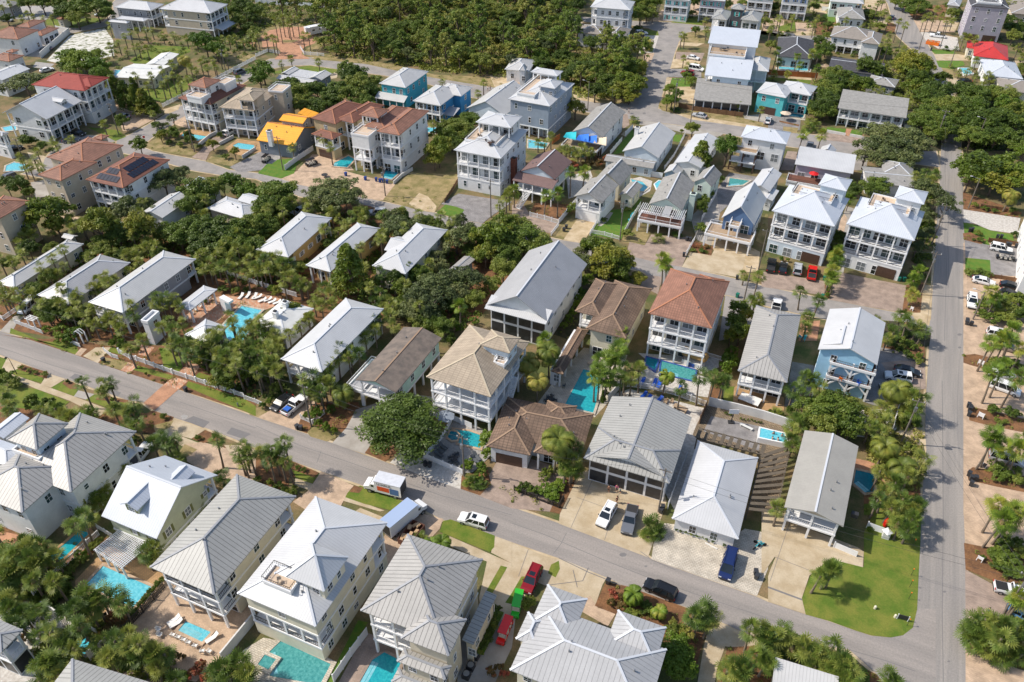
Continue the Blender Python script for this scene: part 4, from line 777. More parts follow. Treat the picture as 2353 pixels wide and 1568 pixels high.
h.B(a=(1575,343),b=(2158,515),c=(2505,25),d=(1960,-160),ze=9.4,n=3,wm='wall_ltblue',rm='roof_tan',S='cbb',E='cbb',W='cbb',pt=.46,pd=2.4)
h.B(a=(2040,40),b=(2330,110),c=(2440,-30),d=(2170,-90),ze=12.9,n=1,z0=9,wm='wall_ltblue',rm='roof_tan',S='w',E='w',pt=.42,win=(1.2,.7),sp=2)
h.B(a=(2190,195),b=(2290,235),c=(2320,150),ze=10.6,n=1,z0=9.4,wm='wall_white',roof='deck',oh=0,S='.',E='.',W='.',N='.')
h.stair((h.main[1]+.2,h.main[2]+4),(h.main[1]+.2,h.main[2]+10),0,6.2)
tile(2,1)
h=House('big_grey_gable_house','big white house with steep grey gable roof and dark screened porches')
h.B(a=(-245,1245),b=(335,1400),c=(690,865),ze=6.9,n=2,wm='wall_white',rm='roof_grey',roof='gy',pt=.62,S='xx',E='vw',W='ww',N='ww',oh=.8)
PR(h,(h.main[0]+.2,h.main[1]-.2,h.main[2]-.8,h.main[2]+2.6),6.95,'roof_white',1.1)
h=House('brown_villa','cream villa with dark brown tiled double hip roof beside the hedge')
h.B(a=(672,1470),b=(1030,1533),c=(1305,1098),ze=6.6,n=2,wm='wall_cream',rm='roof_brown',S='dv',E='vv',pt=.46,oh=.8)
h.B(a=(580,1300),b=(800,1350),d=(770,992),c=(1000,1060),ze=6.9,n=2,wm='wall_cream',rm='roof_brown',S='cb',W='vv',pt=.46,oh=.8)
h=House('red_tile_house','three-storey galleried house with rust-red tiled hip roof above a blue-tiled pool')
h.B(a=(1250,1320),b=(1832,1455),c=(2002,1028),ze=10.6,n=3,wm='wall_cream',rm='roof_terra',S='cbb',E='vww',W='www',pt=.52,pd=2.6)
h.B(loc=(h.main[0]+6,h.main[0]+11,h.main[3]-5,h.main[3]-.2),ze=10.9,n=1,z0=10,rm='roof_rust',S='.',E='.',N='.',W='.',pt=.5,wm='wall_cream',oh=.4)
h=House('carport_wing','low wing with brown tiles running along the long turquoise pool')
OX0=OX;tile(2,2)
h.B(a=(365,275),b=(475,320),c=(690,-100),ze=3.8,n=1,wm='wall_white',rm='roof_brown',S='v',E='c',pt=.45,oh=.7)
h=House('brown_front_villa','low villa with several brown tiled hips, dark garage door and arched entry')
h.B(a=(-200,890),b=(640,1000),c=(765,678),ze=3.8,n=1,wm='wall_white',rm='roof_brown',S='g',E='v',pt=.40,oh=.8,dp=9)
h.B(loc=(h.main[0],h.main[0]+7.5,h.main[2]-3,h.main[3]-2),ze=3.9,n=1,wm='wall_white',rm='roof_brown',S='g',W='v',pt=.45,oh=.6)
h.B(loc=(h.main[0]+8,h.main[0]+12,h.main[2]-2.5,h.main[2]+3),ze=4.3,n=1,wm='wall_white',rm='roof_brown',S='c',pt=.5,oh=.5)
h.B(loc=(h.main[1]-8.5,h.main[1]-3.2,h.main[3]-4,h.main[3]+.8),ze=4.1,n=1,wm='wall_white',rm='roof_brown',S='.',pt=.5,oh=.5)
h=House('grey_seam_house','white house with wide grey standing-seam gable and hip roof over dark screens')
h.B(a=(690,1062),b=(1445,1290),c=(1660,710),d=(900,505),ze=5.9,n=2,wm='wall_white',rm='roof_seamgrey',roof='gy',pt=.30,S='xx',E='vv',W='vv',N='ww',oh=.7)
h.B(loc=(h.main[0]+.05,h.main[1]-.05,h.main[2]-.6,h.main[2]+7),ze=5.92,n=1,z0=5.5,wm='wall_white',rm='roof_seamgrey',roof='hip',pt=.55,S='.',E='.',W='.',N='.',oh=.75)
h=House('white_metal_bungalow','low white bungalow with bright white metal hip roof between parking court and planks')
OYs=OY
h.B(a=(1460,1635),b=(2085,1828),c=(2255,1075),d=(1715,925),ze=3.1,n=1,wm='wall_white',rm='roof_white',S='v',E='v',W='v',N='v',pt=.42,oh=.5)
tile(3,3)
h=House('grey_gable_stilt_house','long house with grey low gable roof and white-railed deck by the corner lawn')
h.B(a=(158,-55),b=(697,172),c=(822,-602),d=(330,-735),ze=5.7,n=2,wm='wall_beige',rm='roof_shingle2',roof='gy',pt=.26,S='cb',E='vb',W='vv',pd=3.0,oh=.6)
tile(3,2)
h=House('beige_hip_house','tan house with long beige metal roof and white-railed balcony over its patio')
h.B(a=(-300,275),b=(160,380),c=(318,-250),d=(-95,-300),ze=6.2,n=2,wm='wall_tan',rm='roof_seam',S='cb',E='vv',W='vv',pt=.42,pd=2.4)
h=House('sky_blue_house','sky blue house with white gables and three stacked red-floored decks')
h.B(a=(470,40),b=(1020,275),c=(1060,-190),d=(560,-270),ze=8.6,n=3,wm='wall_skyblue',rm='roof_white',roof='gy',S='vvv',E='vvv',W='vvv',pt=.38)
h.B(a=(570,215),b=(985,300),ze=6.6,n=1,z0=6.3,dp=4.5,oh=0,roof='deck',fl='deckred',S='.',E='.',W='.',N='.',rail='rail_dark')
lx=h.last;z_=3.3
h.B(loc=(lx[0],lx[1],lx[2],lx[3]),ze=3.4,n=1,z0=3.1,oh=0,roof='deck',fl='deckred',S='.',E='.',W='.',N='.',rail='rail_dark')
h.B(a=(500,38),b=(800,118),ze=8.9,dp=6,n=1,z0=8,wm='wall_skyblue',rm='roof_white',roof='gy',S='.',E='.',W='.',N='.',pt=.45)
br=MB()
for i in range(3):
 x=lx[0]+.2+(lx[1]-lx[0]-.4)*i/2;br.bar((x,lx[2]+.2,0),(x,lx[2]+.2,7.6),.32)
 for sg in(-1,1):
  if 0<=i+sg<=2:
   for zb in(1.4,4.9):br.bar((x,lx[2]+.2,zb),(x+sg*1.6,lx[2]+.2,zb+1.6),.25)
br.obj('timber_frame','trim',h.root)
# -------- top centre
tile(1,0)
h=House('orange_roof_cottage','cottage with vivid orange metal roof, dormer storey and pale chimney')
h.B(a=(85,1300),b=(375,1358),c=(480,1210),d=(215,1080),ze=4.0,n=1,wm='wall_slate',rm='roof_orange',roof='gx',S='w',E='v',pt=.40)
h.B(a=(245,1112),b=(440,1148),c=(495,1085),d=(285,1035),ze=7.6,n=1,z0=4.5,wm='wall_grey',rm='roof_orange',roof='gx',S='d',E='v',pt=.3)
h.B(a=(420,1060),b=(515,1110),c=(555,1045),d=(445,1022),ze=7.0,n=1,z0=0,wm='wall_slate',rm='roof_orange',roof='sE',S='.',E='.',pt=.2)
h.chimney(120,1205,7.6,1.2,4.5)
h=House('mediterranean_villa','golden stucco villa with rust tiled hip roofs, arched porch and slim pool')
h.B(a=(528,1105),b=(735,1140),c=(1000,1000),d=(820,897),ze=8.6,n=2,wm='wall_tan',rm='roof_rust',S='wv',E='dd',W='vv',pt=.42)
h.B(a=(720,1110),b=(925,1133),c=(1165,970),ze=8.8,n=2,wm='wall_tan',rm='roof_rust',S='bb',E='vv',pt=.42,sp=4)
h.B(a=(480,1255),b=(740,1275),c=(768,1245),d=(615,1180),ze=6.4,n=2,wm='wall_tan',rm='roof_rust',S='gb',W='.b',E='.b',pt=.42)
h=House('white_villa_tiled','white four-storey villa with salmon tiled roofs, corner tower and roof terrace')
h.B(a=(1130,1215),b=(1315,1252),c=(1588,1030),d=(1380,990),ze=11.4,n=3,wm='wall_white',rm='roof_terra',S='dbb',E='www',pt=.42,sp=4)
h.B(a=(1020,1170),b=(1200,1200),c=(1420,1000),d=(1225,972),ze=11.3,n=3,wm='wall_white',rm='roof_terra',S='ddd',E='www',pt=.42)
h.B(a=(950,1060),b=(1112,1092),c=(1228,1020),d=(1060,982),ze=13.6,n=1,z0=11,wm='wall_white',rm='roof_terra',S='c',E='v',pt=.42)
h.B(a=(875,1235),b=(1040,1265),c=(1130,1180),ze=10.6,n=3,wm='wall_white',roof='deck',oh=0,S='cb.',E='cvv',W='cb.',rail='trim')
h=House('teal_house','bright teal two-storey house with pale hipped roof and wraparound porch')
h.B(a=(1130,775),b=(1375,812),c=(1588,665),ze=6.9,n=2,wm='wall_aqua',rm='roof_ltgrey',S='.w',E='vw',pt=.42)
PR(h,(h.main[0]-.8,h.main[1]+.3,h.main[2]-2.3,h.main[2]+.4),3.1,'roof_ltgrey',1.2)
cm=BX('column','trim',(-.12,-.12,0),(.12,.12,3.1))
for i in range(5):inst('column',cm,h.root,(h.main[0]-.4+(h.main[1]-h.main[0]+.3)*i/4,h.main[2]-2.0,0))
h=House('cobalt_house','vivid cobalt blue house with grey L-shaped hipped roof')
h.B(a=(1440,935),b=(1692,977),c=(1900,830),ze=6.2,n=2,wm='wall_blue',rm='roof_ltgrey',S='cb',E='vv',pt=.42)
h.B(a=(1650,850),b=(1885,890),c=(1992,810),ze=6.4,n=2,wm='wall_blue',rm='roof_ltgrey',S='vv',E='vv',pt=.42)
PR(h,(h.main[1]-.5,h.main[1]+3.2,h.main[2]+2,h.main[2]+6.5),2.9,'roof_grey',.9)
h=House('pale_blue_gable_house','pale blue gabled house with big light grey roof right of the cobalt house')
h.B(a=(1955,1005),b=(2290,1070),c=(2520,880),d=(2200,790),ze=4.6,n=1,wm='wall_ltblue',rm='roof_ltgrey',roof='gy',S='d',E='v',pt=.5)
h=House('louvre_cottage','low grey cottage with slatted pergola roof beside the curved lawn')
h.B(a=(215,720),b=(500,790),c=(560,740),d=(230,690),ze=3.2,n=1,wm='wall_bluegrey',rm='roof_ltgrey',roof='gx',pt=.25)
h.B(a=(485,715),b=(585,748),c=(690,695),d=(610,655),ze=3.4,n=1,wm='wall_bluegrey',rm='roof_ltgrey',roof='gy',pt=.35,E='v')
h.B(a=(225,680),b=(310,695),c=(380,640),d=(335,622),ze=3.4,n=1,wm='wall_bluegrey',rm='roof_ltgrey',roof='gy',pt=.35)
sl=MB();x0,x1=h.last[1],h.last[1]+9
for i in range(14):y=h.last[2]+.3+i*.45;sl.box(x0,y,3.2,x1,y+.15,3.35)
sl.obj('roof_slats','trim',h.root)
tile(1,1)
h=House('roof_terrace_house','tall white modern house with furnished roof terrace and pavilion roof')
h.B(a=(1822,-185),b=(2258,-100),c=(2495,-370),ze=10.9,n=3,wm='wall_white',rm='roof_white',S='wbb',E='www',pt=.36,sp=3.8)
h.B(a=(1935,-270),b=(2230,-235),c=(2330,-375),d=(2060,-430),ze=12.3,n=1,z0=10.6,roof='deck',oh=0,S='.',E='.',W='.',N='.',rail='rail_dark')
h.B(a=(2020,-438),b=(2320,-390),c=(2480,-500),d=(2120,-530),ze=15.2,n=1,z0=12.3,wm='wall_white',rm='roof_white',S='c',E='w',pt=.32)
tile(2,0)
h=House('grey_rooftop_house','tall slate-blue house with long sand-coloured roof deck and white cupola')
h.B(a=(-33,915),b=(345,985),c=(575,775),ze=10.6,n=3,wm='wall_bluegrey',rm='roof_white',S='cww',E='www',pt=.36,sp=3.6)
h.B(a=(70,870),b=(245,890),c=(360,720),d=(225,690),ze=12.2,n=1,z0=10.6,roof='deck',oh=0,S='.',E='.',W='.',N='.')
h.B(a=(240,797),b=(395,822),c=(470,755),ze=13.8,n=1,z0=10.4,wm='wall_bluegrey',rm='roof_white',S='w',E='w',pt=.4,sp=2.2,win=(.9,.9))
h.B(a=(160,680),b=(400,690),c=(502,665),d=(220,625),ze=14.2,n=1,z0=12,wm='wall_bluegrey',rm='roof_white',S='o',E='o',W='o',N='o',pt=.3)
h=House('chapel_cottage','small white cottage with pointed entry turret and arched windows')
h.B(a=(-70,648),b=(165,660),c=(215,560),ze=4.2,n=1,wm='wall_white',rm='roof_ltgrey',S='w',pt=.4)
h.B(a=(65,650),b=(118,658),c=(140,625),ze=5.4,n=1,wm='wall_white',rm='roof_ltgrey',S='v',E='v',pt=1.5,oh=.2)
h=House('tall_white_house','tall white three-storey house with white hipped roof and side balconies by the pines')
h.B(a=(718,72),b=(1092,97),c=(1128,20),ze=10.4,n=3,wm='wall_white',rm='roof_white',S='.ww',E='vbb',W='bbb',pt=.4,sp=3.0)
h=House('taupe_garage_house','low white annexe with taupe shingle hips in front of the tall white house')
h.B(a=(605,300),b=(830,330),c=(900,260),d=(650,232),ze=5.0,n=2,wm='wall_white',rm='roof_taupe',S='vv',pt=.36)
h.B(a=(815,355),b=(1045,372),c=(1072,275),d=(940,250),ze=5.2,n=2,wm='wall_white',rm='roof_taupe',S='..',E='vv',pt=.42)
h=House('sail_deck_house','grey gabled house with turquoise and blue shade sails over its deck')
h.B(a=(560,1215),b=(845,1275),c=(1027,1040),d=(775,985),ze=5.8,n=2,wm='wall_white',rm='roof_shingle',roof='gy',S='vd',E='vv',pt=.5,sp=4)
h.B(loc=(h.main[0]-1.5,h.main[1]-.2,h.main[2]-4.2,h.main[2]+.4),ze=3.2,n=1,roof='deck',oh=0,S='o',E='o',W='o',N='o',rail='rail_dark',fl='deckwood',colm='doorwood')
mx=h.main
for k_,(col,dx)in enumerate((('sail_teal',-1.2),('sail_blue',2.6),('sail_blue',5.0),('sail_cream',7.8))):
 if col not in MT:add(col,dict(sail_teal=(.02,.42,.48),sail_blue=(.03,.17,.62),sail_cream=(.70,.58,.42))[col],rough=.8)
 b=MB();x=mx[0]+dx;n_=6
 P_=[(x,mx[2]-3.8,5.6),(x+3.6,mx[2]-3.2,5.2),(x+2.4,mx[2]+.2,6.2),(x-.6,mx[2]+.1,5.3)]
 g=[[None]*(n_+1)for _ in range(n_+1)]
 for i in range(n_+1):
  for j in range(n_+1):
   u,v=i/n_,j/n_;p=[(1-u)*(1-v)*P_[0][q]+u*(1-v)*P_[1][q]+u*v*P_[2][q]+(1-u)*v*P_[3][q]for q in range(3)];p[2]-=.5*math.sin(math.pi*u)*math.sin(math.pi*v);g[i][j]=p
 for i in range(n_):
  for j in range(n_):b.quad(g[i][j],g[i+1][j],g[i+1][j+1],g[i][j+1])
 b.obj('shade_sail',col,h.root)
h=House('blue_gable_cottage','pale blue cottage with light grey gable roof and corner chimney')
h.B(a=(1040,1385),b=(1345,1475),c=(1500,1222),d=(1170,1175),ze=4.2,n=1,wm='wall_ltblue',rm='roof_ltgrey',roof='gy',S='w',E='v',pt=.45)
h.chimney(1150,1175,6.6,1.1,4.5)
h=House('white_gable_cottage','white-roofed cottage between the blue cottage and the bright round tree')
h.B(a=(1490,1495),b=(1740,1560),c=(1905,1280),d=(1680,1245),ze=4.2,n=1,wm='wall_white',rm='roof_white',roof='gy',pt=.3,S='w')
h=House('deck_tower_house','tall cream house with pale blue hipped roof and dark stacked rear decks')
h.B(a=(2105,1262),b=(2520,1335),c=(2565,1222),d=(2150,1160),ze=8.6,n=3,wm='wall_white',rm='roof_bluewhite',S='.dv',E='vvv',pt=.42,W='vvv')
h.B(loc=(h.main[0]-1.6,h.main[0]+5.2,h.main[2]-2.6,h.main[2]+.6),ze=5.6,n=2,roof='deck',oh=0,S='oo',E='oo',W='oo',N='oo',rail='rail_dark',fl='deckwood',colm='doorwood')
h=House('flat_restaurant','long low building with pale grey flat-pitched roof and dark glazed front','restaurant')
h.B(a=(1662,925),b=(2195,970),c=(2205,800),d=(1700,772),ze=3.6,n=1,wm='wall_grey',rm='roof_shingle',roof='sS',S='x',E='v',pt=.10,sp=4)
h=House('roof_deck_house','very large pale house with orange-brown rooftop deck and stepped white roofs')
h.B(a=(1790,700),b=(2200,740),c=(2215,560),d=(1815,505),ze=7.0,n=2,wm='wall_ltblue',roof='gx',rm='roof_bluewhite',S='vv',E='bv',W='bb',pt=.3)
h.B(a=(1815,512),b=(2148,528),c=(2160,410),d=(1835,395),ze=10.6,n=3,wm='wall_ltblue',roof='deck',S='..v',E='vvv',W='bbb',oh=0,fl='deckwood')
h.B(a=(1850,395),b=(2255,455),c=(2280,325),d=(1790,297),ze=11.8,n=3,wm='wall_white',roof='sS',rm='roof_bluewhite',S='...',E='.vv',pt=.14)
h.B(a=(2140,640),b=(2355,668),c=(2380,545),d=(2185,520),ze=7.4,n=2,wm='wall_white',roof='hip',rm='roof_ltgrey',S='bb',E='vv',pt=.4)
for i,(xx,nm)in enumerate((((1395,1635),'leftmost white house with teal shutters along the top edge'),((1720,1960),'white house with teal shutters, second along the top edge'),((2165,2420),'white house with teal shutters behind the dark round tower'),((2480,2740),'white house with blue shutters and balconies along the top edge'))):
 h=House('shuttered_house',nm,group='white shuttered houses along the top edge')
 yb=(55,60,10,30)[i]
 h.B(a=(xx[0],yb-60),b=(xx[1],yb-45),ze=8.5+i*.2,dp=11,n=3,wm='wall_lilac' if i in(1,)else 'wall_white',rm='roof_ltgrey',S='cbw' if i else 'wbw',E='vvv',sh='shutter_teal' if i<3 else 'roof_blue',pt=.42)
h=House('turret_house','dark shingled house with round turret, teal shutters and grey roofs')
h.B(a=(2010,85),b=(2135,100),c=(2150,60),ze=10.5,n=3,wm='wall_dkgrey',rm='roof_seamgrey',S='www',E='www',sh='shutter_teal',pt=.5,oh=.3)
h.B(a=(1825,180),b=(2000,188),c=(2010,110),ze=7.2,n=2,wm='wall_white',rm='roof_seamgrey',S='cb',W='cb',E='..',pt=.4)
h.B(a=(2100,185),b=(2290,205),c=(2300,125),ze=8.0,n=2,wm='wall_white',rm='roof_seamgrey',S='bb',E='vv',pt=.4)
# -------- top right
tile(3,0)
h=House('turquoise_house','turquoise two-storey house with white hipped roof, balcony and blue pool')
h.B(a=(-95,865),b=(180,900),c=(215,830),d=(-30,735),ze=6.3,n=2,wm='wall_teal2',rm='roof_white',S='gw',E='vv',pt=.42)
h.B(a=(150,850),b=(415,882),c=(437,800),d=(110,740),ze=6.2,n=2,wm='wall_teal2',rm='roof_white',S='db',E='vv',pt=.42)
h=House('long_motel','long two-storey grey-roofed apartment block with white front gallery','apartment block')
h.B(a=(638,1000),b=(1265,1088),c=(1292,950),d=(680,862),ze=5.6,n=2,wm='wall_palegreen',rm='roof_shingle',roof='sS',S='cb',E='vv',pt=.10,oh=.6,sp=4)
h.B(a=(1210,1140),b=(1340,1160),c=(1378,1080),d=(1290,1060),ze=3.3,n=1,wm='wall_palegreen',rm='roof_shingle',roof='sS',pt=.05)
h=House('lilac_flat_house','lilac house with cream corrugated roof and deck with red parasol')
h.B(a=(245,1510),b=(790,1610),c=(795,1458),d=(285,1382),ze=4.4,n=1,wm='wall_lilac',rm='roof_white',roof='sS',pt=.10,S='d',E='v',cap='cap_light')
h.B(loc=(h.main[0]-1,h.main[0]+8,h.main[2]-4,h.main[2]+.6),ze=1.2,n=1,roof='deck',oh=0,S='.',E='.',W='.',N='.',rail='rail_dark',fl='deckred')
h=House('white_gable_shed','small white gabled building just behind the lilac house','shed')
h.B(a=(465,1400),b=(600,1425),c=(632,1385),d=(500,1350),ze=3.2,n=1,roof='gy',rm='roof_white',pt=.6,S='.')
h=House('charcoal_house','low white house with charcoal hipped roof in front of a turquoise pool')
h.B(a=(55,525),b=(400,545),c=(442,370),d=(110,360),ze=3.6,n=1,wm='wall_white',rm='roof_darkshingle',S='d',pt=.42,oh=.7)
h=House('taupe_roof_house','white two-storey house with taupe hipped roof among palms')
h.B(a=(580,345),b=(880,372),c=(1060,290),d=(590,258),ze=5.6,n=2,wm='wall_white',rm='roof_taupe',S='bw',E='vv',pt=.38)
h.B(a=(835,398),b=(1010,410),c=(1072,322),d=(900,300),ze=5.8,n=2,wm='wall_white',rm='roof_taupe',S='..',E='vv',pt=.42)
h=House('dark_roof_house','low building with dark slate roof half hidden under magnolias')
h.B(a=(565,645),b=(1000,690),c=(1130,590),d=(570,530),ze=3.6,n=1,wm='wall_grey',rm='roof_darkshingle',roof='gx',pt=.18)
h=House('bungalow','white bungalow with dark grey gable roof near the top road')
h.B(a=(655,165),b=(918,190),c=(850,95),d=(620,72),ze=3.6,n=1,wm='wall_white',rm='roof_shingle',roof='hip',S='w',pt=.4)
h=House('seafoam_house','pale green house at the top edge beside the main road')
h.B(a=(570,20),b=(880,40),ze=6,dp=10,n=2,wm='wall_palegreen',rm='roof_ltgrey',S='vd',E='cb')
h=House('hidden_bungalow','grey-roofed bungalow buried among magnolias left of the road')
h.B(a=(900,760),b=(1150,810),c=(1222,740),d=(950,700),ze=3.4,n=1,wm='wall_grey',rm='roof_shingle',pt=.3)
h=House('tower_house','narrow four-storey lilac-grey house with cream side and roof deck, top right')
h.B(a=(1868,60),b=(2222,85),ze=12.4,n=4,wm='wall_lilac',rm='roof_darkshingle',S='gwww',W='wwww',E='vvvv',N='....',dp=12,pt=.3,sp=4,win=(1.1,1.7),oh=.3)
h.B(loc=(h.main[0]+2,h.main[1]-3,h.main[2]+1.5,h.main[3]-2),ze=13.5,n=1,z0=12,roof='deck',oh=0,S='.',E='.',W='.',N='.',fl='roof_flat')
h=House('red_roof_bungalow','white bungalow with bright red metal hipped roof')
h.B(a=(1880,512),b=(2247,570),c=(2165,428),d=(1900,385),ze=4.0,n=1,wm='wall_white',rm='roof_redmetal',pt=.42,S='v')
h.B(a=(1825,440),b=(1900,455),c=(1925,385),ze=3.6,n=1,wm='wall_cream',rm='roof_redmetal',pt=.2,W='v')
h=House('ice_blue_bungalow','white bungalow with pale ice-blue metal roof below the red roof')
h.B(a=(1965,700),b=(2352,730),c=(2260,575),d=(1985,560),ze=4.0,n=1,wm='wall_white',rm='roof_bluewhite',pt=.36,S='v')
h=House('taupe_bungalow','taupe-roofed bungalow cut off by the right edge beyond the ice-blue roof')
h.B(a=(2110,830),b=(2520,880),c=(2520,740),d=(2130,745),ze=3.4,n=1,wm='wall_cream',rm='roof_taupe',pt=.3,S='v')
h=House('brown_bungalow','brown-roofed house at the top right corner behind the tower house')
h.B(a=(2200,130),b=(2560,150),c=(2560,10),d=(2230,0),ze=4,n=1,wm='wall_beige',rm='roof_taupe',pt=.3)
h=House('blue_grey_shelter','small grey hipped pavilion roof left of the tower house','pavilion')
h.B(a=(1645,50),b=(1745,62),c=(1800,10),ze=4.6,n=1,wm='wall_cream',rm='roof_grey',pt=.4)
# -------- middle right
tile(3,1)
G2='twin three-storey houses with galleries and roof decks'
for nm,A,B,C,D_,dk,tw,wm in(('left twin house, light blue, white hip roof and roof deck, cars in front',(72,402),(642,510),(697,312),(182,80),((222,232),(592,292),(607,245),(275,100)),((475,148),(742,192),(762,80),(503,40)),'wall_ltblue'),('right twin house with white walls, white hip roof and roof deck, beside the utility poles',(762,527),(1378,640),(1392,437),(828,187),((915,345),(1305,408),(1310,330),(968,190)),((1170,267),(1452,312),(1458,192),(1187,152)),'wall_white')):
 h=House('gallery_house',nm,group=G2)
 h.B(a=A,b=B,c=C,d=D_,ze=10.7,n=3,wm=wm,rm='roof_bluewhite',S='dbb',E='www',W='www',N='www',pt=.50,rail='rail_dark',pd=2.4,sh=None)
 m=h.main
 h.B(a=dk[0],b=dk[1],c=dk[2],d=dk[3],ze=12.6,n=1,z0=10.6,roof='deck',wm=wm,oh=0,S='.',E='.',W='.',N='.',rail='rail_dark')
 h.B(a=tw[0],b=tw[1],c=tw[2],d=tw[3],ze=14.6,n=1,z0=10.6,wm=wm,rm='roof_bluewhite',S='w',E='w',pt=.40,win=(1.1,.8),sp=2.3)
 gd=BX('garage_door','doorwood',(-2.0,-.05,0),(2.0,0,2.5));inst('garage_door',gd,h.root,(m[1]-3.3,m[2]+.44,.05))
h=House('corrugated_shed','pale flat-roofed workshop between the twin houses and the oaks','shed')
h.B(a=(870,190-60),b=(1300,140),c=(1330,-20),d=(900,0),ze=3.2,n=1,roof='gx',rm='roof_shingle',pt=.15,wm='wall_white')
h=House('grey_apex_shed','grey building with pointed roof under the big oak','shed')
h.B(a=(1010,40),b=(1330,70),c=(1340,-60),d=(1080,-80),ze=3.4,n=1,roof='hip',rm='roof_shingle',pt=.4,wm='wall_white')
h=House('white_edge_house','white house sliver cut off by the right edge beside the cobbled drive')
h.B(a=(2350,900),d=(2390,330),ze=7,wd=9,n=2,wm='wall_white',rm='roof_white',W='ww',S='ww',roof='flat')
tile(2,1)
h=House('brown_gable_house','pale blue house with brown-mauve gable roof, tiny balcony and white stair')
h.B(a=(85,10),b=(400,95),c=(540,-70),d=(230,-150),ze=6.3,n=2,wm='wall_ltblue',rm='roof_mauve',roof='gy',S='od',E='ov',W='ov',N='ov',pt=.5)
PR(h,(h.main[0]-.6,h.main[1]+.6,h.main[2]-3.0,h.main[2]+.6),5.2,'roof_mauve',1.0)
fl=MB();fl.box(h.main[0]-.4,h.main[2]-3,2.7,h.main[1]+.4,h.main[2]+.6,2.95);fl.obj('porch_floor','trim',h.root)
cm=BX('column','trim',(-.14,-.14,0),(.14,.14,5.2))
for i in range(5):inst('column',cm,h.root,(h.main[0]-.2+(h.main[1]-h.main[0]+.4)*i/4,h.main[2]-2.7,0))
h.stair((h.main[0]+3.3,h.main[2]-7.5),(h.main[0]+4.2,h.main[2]-3),0,2.95,1.2)
h.chimney(110-92,-110+0,7.5,1.3,7.5,'brick')
h=House('grey_cross_gable_house','cream house with several light grey gables over a double garage')
h.B(a=(578,250),b=(835,305),c=(960,150),d=(730,60),ze=6.0,n=2,wm='wall_white',rm='roof_shingle',roof='gy',S='Gb',E='.v',pt=.5,pd=3)
h.B(a=(760,80),b=(985,150),c=(1105,20),d=(900,-60),ze=4.6,n=1,wm='wall_cream',rm='roof_shingle',roof='gy',S='.',E='v',pt=.7)
h.B(a=(1000,225),b=(1105,268),c=(1182,165),d=(1085,95),ze=3.6,n=1,wm='wall_cream',rm='roof_shingle',roof='gy',S='w',E='w',pt=.5)
h=House('pergola_deck_house','grey-roofed house with white pergola beams over a raised railed deck')
h.B(a=(1240,330),b=(1570,350),c=(1682,130),d=(1400,60),ze=5.6,n=2,wm='wall_palegreen',rm='roof_shingle',roof='gy',S='cd',E='vv',pt=.55)
h.B(loc=(h.main[0]-1.5,h.main[1]+.8,h.main[2]-4,h.main[2]+.5),ze=3.1,n=1,roof='deck',oh=0,S='o',E='o',W='o',N='o',fl='deckred')
pg=MB();m=h.main
for i in range(24):
 x=m[0]-1.5+i*(m[1]-m[0]+2.3)/23
 if not(m[0]+4<x<m[1]-2.4):pg.box(x,m[2]-4,5.3,x+.09,m[2]+.8,5.5)
for x in(m[0]-1.4,m[0]+2.8,m[1]-2,m[1]+.7):pg.box(x,m[2]-3.9,3.1,x+.14,m[2]-3.76,5.3)
pg.box(m[0]-1.5,m[2]-3.9,5.2,m[1]+.8,m[2]-3.75,5.3);pg.obj('pergola','trim',h.root)
PR(h,(m[0]+4,m[1]-2.4,m[2]-3.4,m[2]+.2),5.2,'roof_grey',.8);h.chimney(1665,215,7.2,1.3,7.2,'wall_palegreen')
h=House('green_cottage','small pale green gabled cottage with grey roof behind the chimney house')
h.B(a=(1678,115),b=(1850,158),c=(1902,50),d=(1760,-20),ze=5,n=2,wm='wall_palegreen',rm='roof_shingle',roof='gy',S='.v',E='vv',pt=.75,oh=.3)
h=House('navy_aframe','navy house with steep white roof and white-railed decks over a carport')
h.B(a=(1922,440),b=(2235,505),c=(2332,270),d=(2060,200),ze=6.2,n=2,wm='wall_navy',rm='roof_white',roof='gy',S='od',E='ov',W='ov',N='ov',pt=1.0,win=(1.6,1.6),oh=.4)
h.B(loc=(h.main[0]-2.6,h.main[1]+.4,h.main[2]-3.6,h.main[2]+2),ze=3.2,n=1,roof='deck',oh=0,S='o',E='o',W='o',N='o',fl='deckwood')
h.B(loc=(h.main[0]+2.4,h.main[1]-3.0,h.main[2]-2.4,h.main[2]+1.2),ze=6.0,n=1,z0=3.2,roof='deck',oh=0,S='o',E='o',W='o',N='o',fl='deckwood')
h=House('white_tin_cottage','white-roofed cottages behind the navy house')
h.B(a=(2180,160),b=(2352,190),c=(2500,40),d=(2300,-10),ze=4.2,n=1,wm='wall_white',rm='roof_white',roof='gy',pt=.4)
h.B(a=(2290,270),b=(2420,280),c=(2440,180),d=(2330,170),ze=3.2,n=1,wm='wall_white',rm='roof_white',roof='gy',pt=.2)
tile(2,0)
h=House('low_grey_shed','long low shed with mottled grey-tan roof behind the cross-gable house','shed')
h.B(a=(850,1480),b=(1300,1560),c=(1325,1490),d=(880,1420),ze=2.8,n=1,wm='wall_ltblue',rm='roof_shingle',roof='gx',pt=.25)
h=House('tiny_gable_shed','tiny white gabled shed beside the round pool','shed')
h.B(a=(1400,1600),b=(1540,1625),c=(1575,1560),d=(1450,1510),ze=2.6,n=1,wm='wall_bluegrey',rm='roof_ltgrey',roof='gy',pt=.6,S='v',oh=.3)
